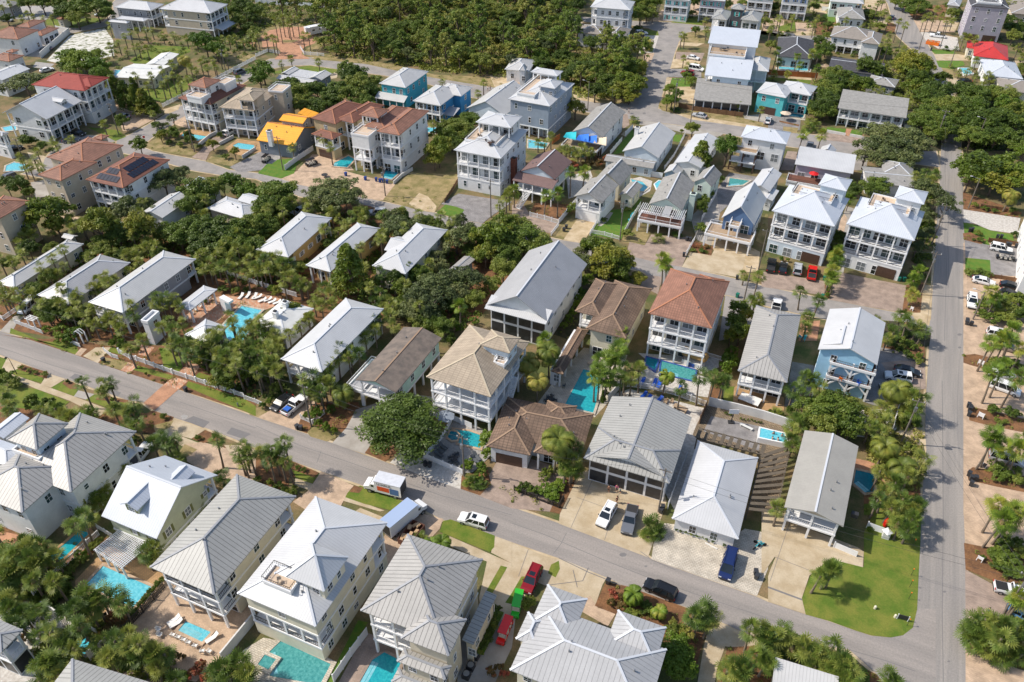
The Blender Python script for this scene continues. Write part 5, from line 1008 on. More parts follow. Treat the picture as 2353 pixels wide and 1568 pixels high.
# -------- bottom left
tile(0,2)
h=House('seam_roof_mansion','large pale house with many tan-grey standing-seam hips at the left edge')
h.B(a=(130,1200),b=(650,1395),c=(1250,845),d=(730,650),ze=7.9,n=2,wm='wall_white',rm='roof_seam',S='vw',E='ww',N='bb',pt=.50,oh=.7,sp=4.2)
h.B(a=(-300,1400),b=(210,1572),c=(700,1150),ze=7.95,n=2,wm='wall_white',rm='roof_seam',S='ww',E='.v',pt=.5,oh=.7)
h.B(a=(70,905),b=(335,1012),c=(622,768),d=(372,662),ze=11.4,n=1,z0=7.9,wm='wall_ltblue',rm='roof_seam',S='w',E='w',pt=.55,oh=.6,win=(1,1),sp=2.6)
h.B(a=(-300,980),b=(40,1180),c=(230,990),ze=8.2,n=2,wm='wall_white',rm='roof_bluewhite',pt=.42,oh=.6)
h.B(a=(130,1010),b=(380,1110),c=(580,900),ze=9.2,n=1,z0=8,wm='wall_white',roof='flat',rm='decktan',oh=0,S='.',E='.',W='.',N='.')
h.B(a=(-200,860),b=(60,865),c=(300,705),d=(180,695),ze=8.2,n=2,wm='wall_white',rm='roof_bluewhite',roof='gy',pt=.4)
h=House('green_dormer_house','sage green house with bright white gabled roof, two dormers and olive shutters')
h.B(a=(930,1608),b=(1455,1832),c=(1985,1235),d=(1530,1055),ze=6.0,n=2,wm='wall_sage',rm='roof_bluewhite',roof='gx',S='ww',E='ww',W='ww',N='bb',pt=.62,oh=.6,sh='shutter_green',sp=3.6)
m=h.main
h.B(loc=(m[0]+3.2,m[0]+6.4,m[2]+1.5,m[2]+7.5),ze=8.6,n=1,z0=6.8,wm='wall_sage',rm='roof_bluewhite',roof='gy',S='w',E='.',W='.',N='.',pt=.6,oh=.4,sh='shutter_green')
h.B(loc=(m[0]+6.0,m[0]+9.0,m[3]-7.5,m[3]-2.5),ze=8.6,n=1,z0=6.8,wm='wall_sage',rm='roof_bluewhite',roof='gy',S='.',E='.',W='.',N='w',pt=.6,oh=.4)
tile(0,3)
h=House('grey_hip_house','tall cream house with long grey-tan seamed hip roof and brown front galleries')
h.B(a=(1385,517),b=(1968,775),c=(2722,-133),d=(2175,-338),ze=9.4,n=3,wm='wall_cream',rm='roof_seamgrey',S='cbb',E='.vv',N='vbb',pt=.50,pd=2.6,oh=.8,rail='rail_dark',sp=5)
h=House('corner_seam_house','grey-roofed house with screened porch cut off by the bottom left corner')
h.B(a=(-330,1180),b=(50,1300),c=(182,1095),d=(-60,960),ze=6.5,n=2,wm='wall_ltblue',rm='roof_seamgrey',S='xb',E='xb',pt=.4)
h=House('bottom_seam_house','grey seamed hip roof cut off by the bottom edge, lower left')
h.B(a=(260,1900),b=(1150,2200),c=(1330,1620),d=(700,1310),ze=6.6,n=2,wm='wall_cream',rm='roof_seamgrey',pt=.46,oh=.6)
tile(1,3)
h=House('bright_white_house','tall cream house with dazzling white metal roof, roof terrace and dormer tower')
h.B(a=(-160,752),b=(550,1080),c=(1200,107),d=(545,-133),ze=9.4,n=3,wm='wall_cream',rm='roof_white',S='.bw',E='www',W='ww.',N='vbb',pt=.46,oh=.6,rail='rail_dark',sp=3.6,pd=3.0)
h.B(a=(275,598),b=(625,745),c=(850,425),ze=12.4,n=1,z0=9.4,wm='wall_cream',rm='roof_white',S='w',E='w',W='.',N='w',pt=.85,oh=.5,win=(1,1.1),sp=2.4)
h.B(a=(75,650),b=(330,745),c=(420,600),d=(170,480),ze=11.2,n=1,z0=9.4,wm='wall_white',roof='deck',oh=0,S='.',E='.',W='.',N='.',rail='rail_dark')
h=House('beige_seam_house','tall beige house with large grey seamed hip roof, lower wings and teal pool')
h.B(a=(925,942),b=(1680,1145),c=(2140,432),d=(1395,245),ze=10.4,n=3,wm='wall_cream2',rm='roof_seam',S='cbb',E='vww',N='www',pt=.50,oh=.7,pd=2.4)
h.B(a=(1280,1140),b=(1755,1340),c=(1955,985),d=(1560,880),ze=10.3,n=3,wm='wall_cream2',rm='roof_seam',S='ww.',E='www',pt=.55,oh=.7)
h.B(a=(1265,1365),b=(1735,1558),c=(1790,1440),d=(1400,1260),ze=7.0,n=2,wm='wall_cream2',rm='roof_seam',S='dw',E='vw',pt=.45,oh=.6)
h.B(a=(1250,1580),b=(1600,1700),c=(1680,1560),d=(1290,1460),ze=3.6,n=1,wm='wall_cream2',rm='roof_seam',pt=.4,oh=.5)
h.B(a=(1905,1130),b=(1960,1285),c=(2225,780),d=(2130,745),ze=5.2,n=1,wm='wall_cream2',rm='roof_seamgrey',E='w',S='v',roof='sE',pt=.12,oh=.4)
tile(2,3)
h=House('many_hip_house','huge pale grey seamed roof of many hips cut by the bottom edge, right of centre')
h.B(a=(-60,1440),b=(1245,1980),c=(1400,1240),d=(290,880),ze=7.5,n=2,wm='wall_cream',rm='roof_ltgrey2',S='ww',E='ww',pt=.42,oh=.7)
h.B(a=(170,1090),b=(600,1120),c=(665,805),d=(305,665),ze=7.7,n=2,wm='wall_cream',rm='roof_ltgrey2',S='..',E='ww',N='ww',pt=.50,oh=.7)
h.B(a=(860,1320),b=(1330,1340),c=(1420,1077),d=(945,898),ze=7.7,n=2,wm='wall_cream',rm='roof_ltgrey2',S='..',E='ww',N='ww',pt=.50,oh=.7)
h.B(a=(20,1195),b=(240,1230),c=(300,1050),d=(175,880),ze=7.6,n=2,wm='wall_cream',rm='roof_ltgrey2',S='..',E='..',N='..',pt=.50,oh=.5)
tile(3,3)
h=House('low_blue_metal_house','low roof of pale grey metal at the bottom edge behind a palm hedge')
h.B(a=(-20,1760),b=(640,1900),c=(620,1545),d=(90,1380),ze=3.6,n=1,wm='wall_cream',rm='roof_ltgrey',pt=.12,roof='sS',oh=.4)
# ======== TREES AND PLANTS
import numpy as np
def poly_in(p,poly):
 x,y=p;c=False;j=len(poly)-1
 for i in range(len(poly)):
  if(poly[i][1]>y)!=(poly[j][1]>y)and x<(poly[j][0]-poly[i][0])*(y-poly[i][1])/(poly[j][1]-poly[i][1])+poly[i][0]:c=not c
  j=i
 return c
LM=dict(sabal=leafmat('leaf_sabal',(.05,.095,.016),(.135,.20,.03),(.27,.29,.055)),wash=leafmat('leaf_wash',(.08,.14,.016),(.19,.28,.03),(.33,.33,.05)),date=leafmat('leaf_date',(.11,.15,.022),(.26,.28,.045),(.40,.34,.07)),oak=leafmat('leaf_oak',(.065,.105,.015),(.13,.19,.026),(.23,.26,.045)),magn=leafmat('leaf_magnolia',(.065,.10,.012),(.135,.19,.02),(.27,.26,.035)),bright=leafmat('leaf_bright',(.07,.13,.01),(.13,.21,.018),(.20,.26,.03)),pine=leafmat('leaf_pine',(.10,.16,.025),(.19,.26,.035),(.32,.32,.07)),grey=leafmat('leaf_grey',(.075,.10,.035),(.14,.175,.055),(.21,.23,.08)),scrub=leafmat('leaf_scrub',(.10,.14,.022),(.20,.24,.035),(.34,.31,.07)),flower=leafmat('leaf_flower',(.09,.08,.02),(.20,.13,.04),(.45,.12,.07)))
add('bark',(.17,.13,.10),rough=1,var=.35,vs=6,bump=.6,bs=14);add('bark_palm',(.24,.19,.14),rough=1,var=.4,vs=5,bump=.7,bs=12);add('dead_frond',(.36,.25,.12),rough=1,var=.3,vs=3)
def arrmesh(name,V,Fn,m):
 V=np.asarray(V,dtype=np.float32).reshape(-1,3);n=len(V)//Fn
 me=bpy.data.meshes.new(name);me.vertices.add(len(V));me.vertices.foreach_set('co',V.ravel())
 me.loops.add(len(V));me.loops.foreach_set('vertex_index',np.arange(len(V),dtype=np.int32))
 me.polygons.add(n);me.polygons.foreach_set('loop_start',np.arange(0,len(V),Fn,dtype=np.int32));me.polygons.foreach_set('loop_total',np.full(n,Fn,dtype=np.int32))
 me.materials.append(m);me.update(calc_edges=True);me.validate();return me
def leaves(rs,C,Nrm,size):
 "a leaf-shaped quad at each centre, roughly facing its normal"
 n=len(C);nr=Nrm+rs.normal(0,.75,(n,3));nr/=np.linalg.norm(nr,axis=1)[:,None]
 t=rs.normal(0,1,(n,3));u=np.cross(nr,t);u/=np.linalg.norm(u,axis=1)[:,None];v=np.cross(nr,u)
 s=(size*rs.uniform(.6,1.3,n))[:,None]
 return np.stack([C-u*s,C-v*s*.55,C+u*s,C+v*s*.55],1)
def crown(seed,m,shape='oak',nclump=46,per=120,leaf=.062):
 rs=np.random.RandomState(seed);out=[]
 for i in range(nclump):
  if shape=='cone':
   z=rs.uniform(0,1)**.8;rad=(1-z)**.75*.85+.08;a=rs.uniform(0,6.28);c=np.array([rad*math.cos(a)*.85,rad*math.sin(a)*.85,z*2.0-.85]);cr=.2+.15*(1-z)
  elif shape=='pine':
   a=rs.uniform(0,6.28);z=rs.uniform(-.5,1);rad=rs.uniform(.15,.9)*math.sqrt(max(.05,1-z*z*.8));c=np.array([rad*math.cos(a),rad*math.sin(a),z]);cr=rs.uniform(.14,.26)
  else:
   d=rs.normal(0,1,3);d/=np.linalg.norm(d);d[2]=abs(d[2])*1.0-.25*(rs.rand()<.35)
   q=rs.uniform(.4,.93);c=d*q*np.array([1,1,.8]);c[:2]*=1+.15*math.sin(3*math.atan2(d[1],d[0])+seed);cr=rs.uniform(.17,.33)
  d=rs.normal(0,1,(per,3));d/=np.linalg.norm(d,axis=1)[:,None];d[:,2]=np.where(d[:,2]<-.3,-d[:,2],d[:,2])
  C=c+d*(cr*rs.uniform(.55,1.05,per))[:,None]*np.array([1,1,.75])
  out.append(leaves(rs,C,d+np.array([0,0,.5]),leaf))
 return arrmesh('crown',np.concatenate(out),4,m)
def fan_crown(seed,m,R_=1.55,nf=25,droop=.2,nb=11):
 rs=np.random.RandomState(seed);T=[]
 for i in range(nf):
  el=rs.uniform(-.55,1.45)if i>5 else rs.uniform(-1.0,-.4);a=i*2.399+rs.uniform(-.3,.3)
  L=R_*rs.uniform(.40,.68);d=np.array([math.cos(a)*math.cos(el),math.sin(a)*math.cos(el),math.sin(el)])
  base=d*L+np.array([0,0,-.05*L]);side=np.cross(d,[0,0,1]);side/=np.linalg.norm(side)+1e-6;upv=np.cross(side,d)
  w=.02;T.append([d*.05-side*w,d*.05+side*w,base])
  FL=R_*rs.uniform(.5,.66)
  for k in range(nb):
   t=(k/(nb-1)-.5)*2*2.15;dr=d*math.cos(t)+side*math.sin(t)
   ln=FL*(1-.25*abs(t)/2.15);mid=base+dr*ln*.6+upv*.06*abs(t);tip=base+dr*ln+np.array([0,0,-droop*ln*(.35+.3*rs.rand())])
   ww=np.cross(dr,upv)*.062*R_/1.5
   T.append([base,mid+ww,mid-ww]);T.append([mid+ww,tip,mid-ww])
 return arrmesh('crown',np.array(T),3,m)
def feather_crown(seed,m,R_=3.2,nf=38):
 rs=np.random.RandomState(seed);T=[]
 for i in range(nf):
  el0=rs.uniform(-.15,1.3);a=i*2.399+rs.uniform(-.2,.2);L=R_*rs.uniform(.85,1.1);p=np.zeros(3);el=el0;hd=np.array([math.cos(a),math.sin(a),0]);sd_=np.array([-math.sin(a),math.cos(a),0]);prev=p.copy()
  n_=12
  for k in range(n_):
   el-=(.10+.035*k)*(1.1 if el0>.3 else.8);d=hd*math.cos(el)+np.array([0,0,1])*math.sin(el);q=prev+d*L/n_*1.15
   T.append([prev-sd_*.035,prev+sd_*.035,q])
   if k>0:
    ll=.55*math.sin(math.pi*min(1,(k+1.5)/(n_+2)))*R_/2.9+.12
    for sg in(-1,1):
     for f in(0,.5):
      b0=prev+(q-prev)*f;tip=b0+sd_*sg*ll*.85+d*ll*.6+np.array([0,0,-.02-rs.rand()*.1]);T.append([b0-d*.085,b0+d*.085,tip])
   prev=q
 return arrmesh('crown',np.array(T),3,m)
def trunk_mesh(kind,seed):
 r_=random.Random(seed);b=MB()
 if kind=='palm':
  b.tube([(0,0,0),(.02,0,.3),(r_.uniform(-.05,.05),r_.uniform(-.05,.05),.65),(0,0,1)],[.22,.16,.15,.19],7)
  return b.mesh('trunk','bark_palm',True)
 b.tube([(0,0,0),(.04,.02,.45),(0,0,1.0)],[.075,.05,.02],6)
 for i in range(7):
  a=i*2.4;z=.3+.08*i;l=r_.uniform(.35,.6)
  b.tube([(0,0,z),(math.cos(a)*l*.5,math.sin(a)*l*.5,z+.15),(math.cos(a)*l,math.sin(a)*l,z+.36)],[.035,.022,.008],5,False)
 return b.mesh('trunk','bark',True)
def skirt_mesh():
 b=MB()
 for i in range(26):
  a=i*2.399;r1=.2;r2=.42+.1*math.sin(i*5);z1=-.05-.03*(i%5)
  ca,sa=math.cos(a),math.sin(a);b.quad((ca*r1-sa*.08,sa*r1+ca*.08,z1),(ca*r1+sa*.08,sa*r1-ca*.08,z1),(ca*r2+sa*.12,sa*r2-ca*.12,-.75-.2*(i%3)),(ca*r2-sa*.12,sa*r2+ca*.12,-.75-.2*(i%3)))
 return b.mesh('dead_fronds','dead_frond')
PROTO=dict(sabal=[fan_crown(s,LM['sabal'],1.55,15+3*s)for s in(1,2,3,4)],wash=[fan_crown(s,LM['wash'],1.75,25,.28,12)for s in(5,6,7)],date=[feather_crown(s,LM['date'])for s in(1,2)],pygmy=[feather_crown(s,LM['wash'],1.9,26)for s in(3,4)],oak=[crown(s,LM['oak'],nclump=60,per=150,leaf=.055)for s in(1,2,3)],hero=[crown(21,LM['oak'],nclump=120,per=190,leaf=.038)],grey=[crown(s,LM['grey'],leaf=.055,nclump=40,per=100)for s in(4,5)],magn=[crown(s,LM['magn'],'cone',60,70,.075)for s in(1,2)],magr=[crown(s,LM['magn'],'oak',44,90,.07)for s in(7,8)],bright=[crown(s,LM['bright'],'oak',40,110,.06)for s in(9,10)],pine=[crown(s,LM['pine'],'pine',34,70,.07)for s in(1,2,3)],scrub=[crown(s,LM['scrub'],'oak',30,80,.075)for s in(11,12)],bush=[crown(s,LM['bright'],'oak',26,60,.10)for s in(13,14)],dbush=[crown(s,LM['oak'],'oak',26,60,.10)for s in(15,16)],fbush=[crown(s,LM['flower'],'oak',22,50,.11)for s in(17,)])
TRK=dict(palm=[trunk_mesh('palm',s)for s in(1,2,3)],tree=[trunk_mesh('tree',s)for s in(1,2,3)]);SKIRT=skirt_mesh()
SPEC=dict(sabal=('sabal palm','sabal palms','palm_tree','palm'),wash=('bright fan palm','bright fan palms','fan_palm','palm'),date=('feathery date palm','feathery date palms','date_palm','palm'),pygmy=('small feathery palm','small feathery palms','date_palm','palm'),fanbush=('low fan palm','low fan palms','palmetto','palm'),hero=('dark green oak','dark green oaks','oak_tree','tree'),oak=('dark green oak','dark green oaks','oak_tree','tree'),grey=('grey-green oak','grey-green oaks','oak_tree','tree'),magn=('conical magnolia','conical magnolias','magnolia_tree','tree'),magr=('glossy magnolia','glossy magnolias','magnolia_tree','tree'),bright=('bright green tree','bright green trees','leafy_tree','tree'),pine=('thin-crowned pine','thin-crowned pines','pine_tree','tree'),scrub=('olive scrub tree','olive scrub trees','scrub_tree','tree'),bush=('bright round bush','bright round bushes','bush','bush'),dbush=('dark leafy bush','dark leafy bushes','bush','bush'),fbush=('flowering bush','flowering bushes','flowering_bush','bush'))
tr=random.Random(11)
def plant(kind,pos,h,r,label,group=None):
 sp=SPEC[kind];base=kind
 if kind in('sabal','wash','date','pygmy'):
  o=thing(sp[2],label,sp[3],pos,tr.uniform(0,6.28),group)
  k={'sabal':1.0,'wash':1.0,'date':1.0,'pygmy':1.0}[kind]*r
  t=inst('trunk',tr.choice(TRK['palm']),o,(0,0,0),0,(1.0,1.0,h));
  tilt=(tr.uniform(-.08,.08),tr.uniform(-.08,.08))
  if kind in('sabal','wash'):k=.62+.28*r
  c=inst('crown',tr.choice(PROTO[kind]),o,(0,0,h),tr.uniform(0,6.28),(k,k,k*tr.uniform(.9,1.1)))
  if kind=='wash' or tr.random()<.3:inst('dead_fronds',SKIRT,o,(0,0,h-.05),0,k)
  o.rotation_euler=(tilt[0],tilt[1],o.rotation_euler[2])
 elif kind=='fanbush':
  o=thing('palmetto',label,'palm',pos,tr.uniform(0,6.28),group)
  inst('crown',tr.choice(PROTO['sabal']),o,(0,0,max(.5,h*.5)),0,.5+.35*r);inst('trunk',TRK['palm'][0],o,(0,0,0),0,(1,1,max(.5,h*.5)))
 elif kind in('bush','dbush','fbush'):
  o=inst(sp[2],tr.choice(PROTO[kind]),None,(pos[0],pos[1],h*.42),tr.uniform(0,6.28),(r,r,h*.6));tag(o,label,sp[3],group)
 else:
  o=thing(sp[2],label,sp[3],pos,tr.uniform(0,6.28),group)
  ch={'magn':h*.46,'pine':h*.36}.get(kind,min(h*.5,r*1.05));cz=h-ch*.92 if kind!='magn' else h*.52
  inst('crown',tr.choice(PROTO[kind]),o,(0,0,cz),0,(r*tr.uniform(.93,1.07),r*tr.uniform(.93,1.07),ch))
  inst('trunk',tr.choice(TRK['tree']),o,(0,0,0),0,(r if r<4 else 4,r if r<4 else 4,h*.9 if kind=='pine' else h*.78))
 return o
def T(kind,where,data,h0=None,group=None):
 "data: 'x,y[,h[,r]] ...' crown centre in tile units, height in metres, r in tile units (trees) or a size factor (palms)"
 L=[]
 for tok in data.split():
  v=[float(q)for q in tok.split(',')]
  palm=kind in('sabal','wash','date','pygmy')
  if palm:h=v[2]if len(v)>2 else(h0 or 5.5);r=v[3]if len(v)>3 else 1.0;p=G(v[0],v[1],h+.2)
  elif kind=='fanbush':h=v[2]if len(v)>2 else 1.2;r=v[3]if len(v)>3 else 1.0;p=G(v[0],v[1],h*.6)
  elif kind in('bush','dbush','fbush'):p=G(v[0],v[1],.5);r=(v[2]if len(v)>2 else 30)*mpp(p);h=v[3]if len(v)>3 else r*1.5
  else:
   r0=v[2];h=v[3]if len(v)>3 else 6.0;p=G(v[0],v[1],h*.6);r=r0*mpp(p)*1.08
  L.append((v[0],p,h*(tr.uniform(.93,1.07)if palm else 1),r*(tr.uniform(.8,1.2)if palm else 1)))
 L.sort(key=lambda q:q[0]);n=len(L);sp=SPEC[kind]
 g=group or(sp[1]+' '+where if n>1 else None)
 for i,(x,p,h,r)in enumerate(L):
  lab=ordlab(i,n,sp[0],sp[1],where)
  if len(lab.split())>16:print('LONG',lab)
  if kind=='sabal':SABAL.append((r/(p-Vector((0,0,CAM_H))).length,(p.x,p.y,0),h,r,lab,g))
  else:plant(kind,(p.x,p.y,0),h,r,lab,g)
SABAL=[]
def plant_sabals():
 "the 300 that show largest one by one, the small rest as one object"
 SABAL.sort(key=lambda q:-q[0])
 for _,p,h,r,lab,g in SABAL[:300]:plant('sabal',p,h,r,lab,g)
 cr=[np.array([v.co[:]for v in m_.vertices]).reshape(-1,3,3)for m_ in PROTO['sabal']];out=[];tk=MB()
 for i,(_,p,h,r,lab,g)in enumerate(SABAL[300:]):
  a=i*1.7;Rz=np.array([[math.cos(a),-math.sin(a),0],[math.sin(a),math.cos(a),0],[0,0,1]])
  out.append(cr[i%4]@Rz.T*(.74+.2*r)+np.array([p[0],p[1],h]));tk.tube([p,(p[0],p[1],h*.5),(p[0],p[1],h)],[.2,.16,.18],5)
 if out:
  me=arrmesh('distant_palms',np.concatenate(out),3,LM['sabal']);o=bpy.data.objects.new('distant_palms',me);COL.objects.link(o);tag(o,'small sabal palms far off or tucked between the larger ones','palms',None,'stuff')
  tk.obj('trunk','bark_palm',o)
def bed_plants(n_max=2600):
 "low plants nobody could count, spread through every planting bed"
 rs=np.random.RandomState(21);C0=[]
 for L_,i,name,m,P in SHEETS:
  if m not in('mulch','shade_soil','drygrass'):continue
  poly=[(p.x,p.y)for p in P];ar=abs(sum(poly[k][0]*poly[k-1][1]-poly[k-1][0]*poly[k][1]for k in range(len(poly))))/2
  n=int(min(130,ar/(5.5 if m!='drygrass' else 22)));xs=[p[0]for p in poly];ys=[p[1]for p in poly];got=t=0
  while got<n and t<n*8:
   t+=1;p=(rs.uniform(min(xs),max(xs)),rs.uniform(min(ys),max(ys)))
   if poly_in(p,poly):C0.append(p);got+=1
 for nm,mm,sel in(('bright','scrub',0),('dark','oak',1),('dry','sabal',2)):
  out=[]
  for x,y in C0[sel::3]:
   k=26;r=rs.uniform(.2,.62);d=rs.normal(0,1,(k,3));d/=np.linalg.norm(d,axis=1)[:,None];d[:,2]=abs(d[:,2])
   out.append(leaves(rs,np.array([x,y,.12])+d*np.array([r,r,r*.8]),d,.13))
  me=arrmesh('low_plants',np.concatenate(out),4,LM[mm]);o=bpy.data.objects.new('low_plants',me);COL.objects.link(o);tag(o,nm+' low plants dotted through the mulch beds and verges','low plants',None,'stuff')
def fill(kind,where,poly,n,h0,h1,r0,r1):
 "more of one kind in the gaps of a garden, clear of houses and of sheets people use"
 P_=[tuple(G(x,y)[:2])for x,y in poly];xs=[p[0]for p in P_];ys=[p[1]for p in P_];L=[];t=0
 bad=[[(p.x,p.y)for p in q[4]]for q in SHEETS if q[2]in('street','brick_patio','driveway','brick_walk','pool_deck','lawn','grass_alley')]
 while len(L)<n and t<4000:
  t+=1;x,y=tr.uniform(min(xs),max(xs)),tr.uniform(min(ys),max(ys));r=tr.uniform(r0,r1);k=r*.6 if kind!='sabal' else.5
  if not poly_in((x,y),P_)or any(poly_in((x,y),b)for b in bad)or any((x-q[0])**2+(y-q[1])**2<5 for q in L):continue
  if any(abs((x-a)*math.cos(g)+(y-b)*math.sin(g))<w+k and abs(-(x-a)*math.sin(g)+(y-b)*math.cos(g))<d+k for a,b,g,w,d in FOOT):continue
  L.append((x,y,tr.uniform(h0,h1),r))
 sc=lambda q:(Vector((q[0],q[1],-CAM_H)).dot(rt))/(Vector((q[0],q[1],-CAM_H)).dot(fw))
 L.sort(key=sc);sp=SPEC[kind]
 for i,(x,y,h,r)in enumerate(L):
  lab=ordlab(i,len(L),sp[0],sp[1],where)
  if kind=='sabal':SABAL.append((r/math.dist((x,y,0),(0,0,CAM_H)),(x,y,0),h,r,lab,sp[1]+' '+where))
  else:plant(kind,(x,y,0),h,r,lab,sp[1]+' '+where)
tile(0,0)
T('grey','right of the white gabled roof, left edge','230,760,190,9')
T('oak','along the top left lane','620,110,120,9 760,60,150,11 880,70,130,10 700,160,90,8 980,130,70,7 540,30,90,9 380,20,90,9 250,20,80,8 60,170,60,5')
T('bright','between the villa wall and the brick-red roof','640,520,120,8 760,540,150,10 880,600,120,9 700,630,120,8 930,680,110,8 600,600,80,6 900,500,80,6')
T('magn','behind the fence beside the red-roofed villa','1050,820,100,9 1150,870,90,9 1230,920,80,8 1320,930,90,8 1390,970,80,6 1230,810,60,7')
T('bright','on the lawn behind the screened pool house','1880,380,150,10 1980,450,110,8 1800,350,80,7')
T('sabal','around the hut at top left','470,150,5 250,130,4 300,150,4 190,160,4 390,160,4 80,30,6 20,70,6')
T('sabal','below the grey house with stair tower','1000,220,5,1.1 1080,380,5,1.1 1010,420,4.5,1.3 1140,330,4.5 1190,300,5 1255,270,5 1330,270,5 1390,265,4 1225,430,4,1.1 1160,460,3.5,1.1 1350,450,4,1.3 1270,430,4.5 980,520,3,1.1')
T('sabal','in front of the beige stilt house, top left','1490,310,4,1.1 1590,320,4,1.2 1710,345,4,1.2 2100,350,4 2160,340,4.5 2230,370,4.5 2300,310,5 2340,360,4 2040,360,5')
T('sabal','around the screened pool house','1240,690,5,1.4 1385,705,7,1.1 1480,640,7,1.1 1530,730,6,1.2 1580,690,6 1600,610,6,1.1 1640,700,5,1.1 1490,780,5 1750,620,5,1.1 1800,650,5 1900,620,5 1840,560,6 1950,540,6 1720,720,5 2010,480,6 2070,490,6,1.1 1980,610,5 2190,720,4.5 1570,570,6 1350,790,5 1650,780,5')
T('date','behind the screened pool house','1680,540,6')
T('dbush','along the orange-towered villa front','1430,1170,50 1500,1250,60,3 1600,1250,60,4 1740,1290,60,4 1660,1340,40 1560,1320,40 1530,1150,30 2020,1255,40 2080,1450,40 1840,1350,30')
T('magr','by the little pools beside the middle street','1950,1325,55,4 2155,1400,48,4 1475,1245,55,4 1600,1245,50,4 1745,1290,60,4.5')
T('grey','on the verge at the street junction','1590,1090,60,5 1480,1165,45,4')
T('magr','in front of the tan villa at the junction','1280,1330,85,6 1115,1110,70,5')
T('sabal','beside the gabled white house','950,1140,3.5 490,1290,4.5,1.4 640,1270,3,1.1 520,1340,4,1.2 1400,1040,3.5')
T('dbush','below the gabled white house','280,1340,80,4 390,1370,50,3 220,1290,50 480,1390,40 1390,1010,80,3')
T('sabal','around the round-cornered pool deck, left edge','180,1440,5,1.3 310,1460,5,1.5 370,1530,4,1.3 270,1540,4,1.3 210,1520,4 340,1400,4.5')
T('oak','at the top edge left of the pine wood','2130,120,70,8 2230,60,90,9 2330,100,90,8 2300,160,70,6 2200,190,60,6 2280,240,60,4 2340,290,60,5')
tile(0,1)
T('magr','between the orange-tiled villa and the pink cottage','420,380,210,11 520,500,120,7')
T('magr','in the oval hedge behind the long cottages','900,500,150,10.5 1300,520,140,10')
T('oak','left of the tan tiled villa','180,150,90,7 60,130,70,6 260,210,60,5')
T('grey','between the solar house and the white-roofed house','1500,90,150,9 1620,60,110,8 1180,330,140,8 1350,330,110,7 1450,400,100,7 1080,420,90,6 1680,30,80,7')
T('oak','in the thicket between the middle street and the cottages','1830,190,170,9 1740,330,110,8 1960,170,100,8 1790,540,170,8 2000,560,190,8.5 2200,560,160,8.5 1650,600,140,7 1900,690,150,7 2130,700,150,7.5 1560,560,110,6 2310,520,110,8 2350,700,110,7')
T('bright','by the middle street left of the cream cottage','2130,90,110,6.5 2250,170,110,6.5 2330,210,90,6 2050,140,60,6')
T('sabal','right of the big orange-tiled villa','240,560,4.5,1.4 300,590,4.5,1.2 200,620,4,1.4 160,660,3,1.2 270,530,4.5')
T('sabal','along the pink cottage','570,715,7,1.15 465,785,7,1.15 360,880,6,1.2 440,930,5,1.3 520,950,4,1.2 390,1030,3,1.2 60,1110,5,1.3 150,1130,5,1.3 280,1120,4.5,1.3 170,1210,4,1.2 20,1180,4,1.2')
T('bush','beside the long cottages','745,830,55,2.5 440,1480,50,2 570,1510,90,3 770,1470,60,2.5 680,1540,90,3 1100,1530,50,2')
T('sabal','between the long cottages behind the pool court','890,1010,4.5,1.3 980,970,4.5,1.3 1050,1010,4,1.3 930,1070,4,1.2 850,1080,4,1.2 1010,1040,4,1.2 1190,740,4.5,1.3 1270,720,4.5,1.3 1340,690,4.5,1.3 1400,680,4,1.2 1250,780,4,1.1 1180,930,3')
T('magr','in front of the tan-hipped cottage','480,1260,120,6')
T('sabal','in front of the slate-grey long cottage','700,1110,6,1.3 560,1090,6,1.2 690,1180,5,1.3 650,1300,5,1.3 760,1350,5,1.4 830,1270,5,1.3 700,1240,5 1010,1330,5,1.4 1070,1380,4.5,1.3 1200,1240,6,1.3 1230,1340,5,1.3 1100,1440,4,1.2 980,1370,4,1.2 860,1400,4,1.2')
T('sabal','left of the open pool pavilion','1440,1160,6,1.4 1520,1150,6,1.4 1610,1170,5.5,1.3 1490,1220,5,1.3 1630,1230,5 1540,1390,5.5,1.5 1600,1440,5,1.4 1480,1440,4.5,1.3 1660,1390,5,1.2')
T('sabal','in front of the white pool house','1930,1480,6,1.4 1760,1500,4,1.2 2240,1510,5,1.5 2320,1440,5,1.4 2180,1560,4,1.3')
T('sabal','in the grove above the pool court','1830,760,6,1.3 1900,830,6,1.5 1980,790,6,1.4 2070,870,6,1.5 1960,900,5,1.4 2180,710,6,1.4 2270,800,6,1.5 2150,900,5,1.4 2260,930,5,1.3 1860,900,5,1.3 2340,880,5,1.3 2120,790,6,1.3 2300,740,5,1.2 2030,700,6,1.3')
T('dbush','under the grove above the pool court','2050,1100,50 2180,1110,50 1830,980,60,3 2260,1100,40 960,1460,40 1880,1200,40')
tile(1,0)
T('bright','at the left end of the louvre cottage','60,640,130,9 30,720,90,7')
T('oak','in the thicket left of the teal house','900,700,120,10 830,640,80,8 950,780,120,9 870,860,130,8 760,830,130,8 1020,850,100,7 1080,760,100,7 1090,850,90,5 680,900,110,7 1000,930,100,6 640,840,60,5')
T('oak','behind the orange-roofed cottage','260,820,100,9 380,860,110,9 480,850,100,9 560,830,90,8 430,950,110,7 550,980,110,7 330,780,80,7 620,950,80,6')
T('sabal','around the brick turning court','170,180,8 210,200,8 240,170,7 280,180,7,1.1 320,170,7 375,170,7,1.1 300,220,6 90,330,6,1.2 150,350,6,1.3 180,370,5.5,1.2 430,330,5,1.5 480,320,6,1.3 320,540,4,1.1 230,580,3.5 575,575,4,1.3 10,320,6,1.3')
T('pine','scattered on the sandy clearing at top left','230,40,90,12 610,60,110,13 680,40,80,12 540,90,70,9 360,40,80,10')
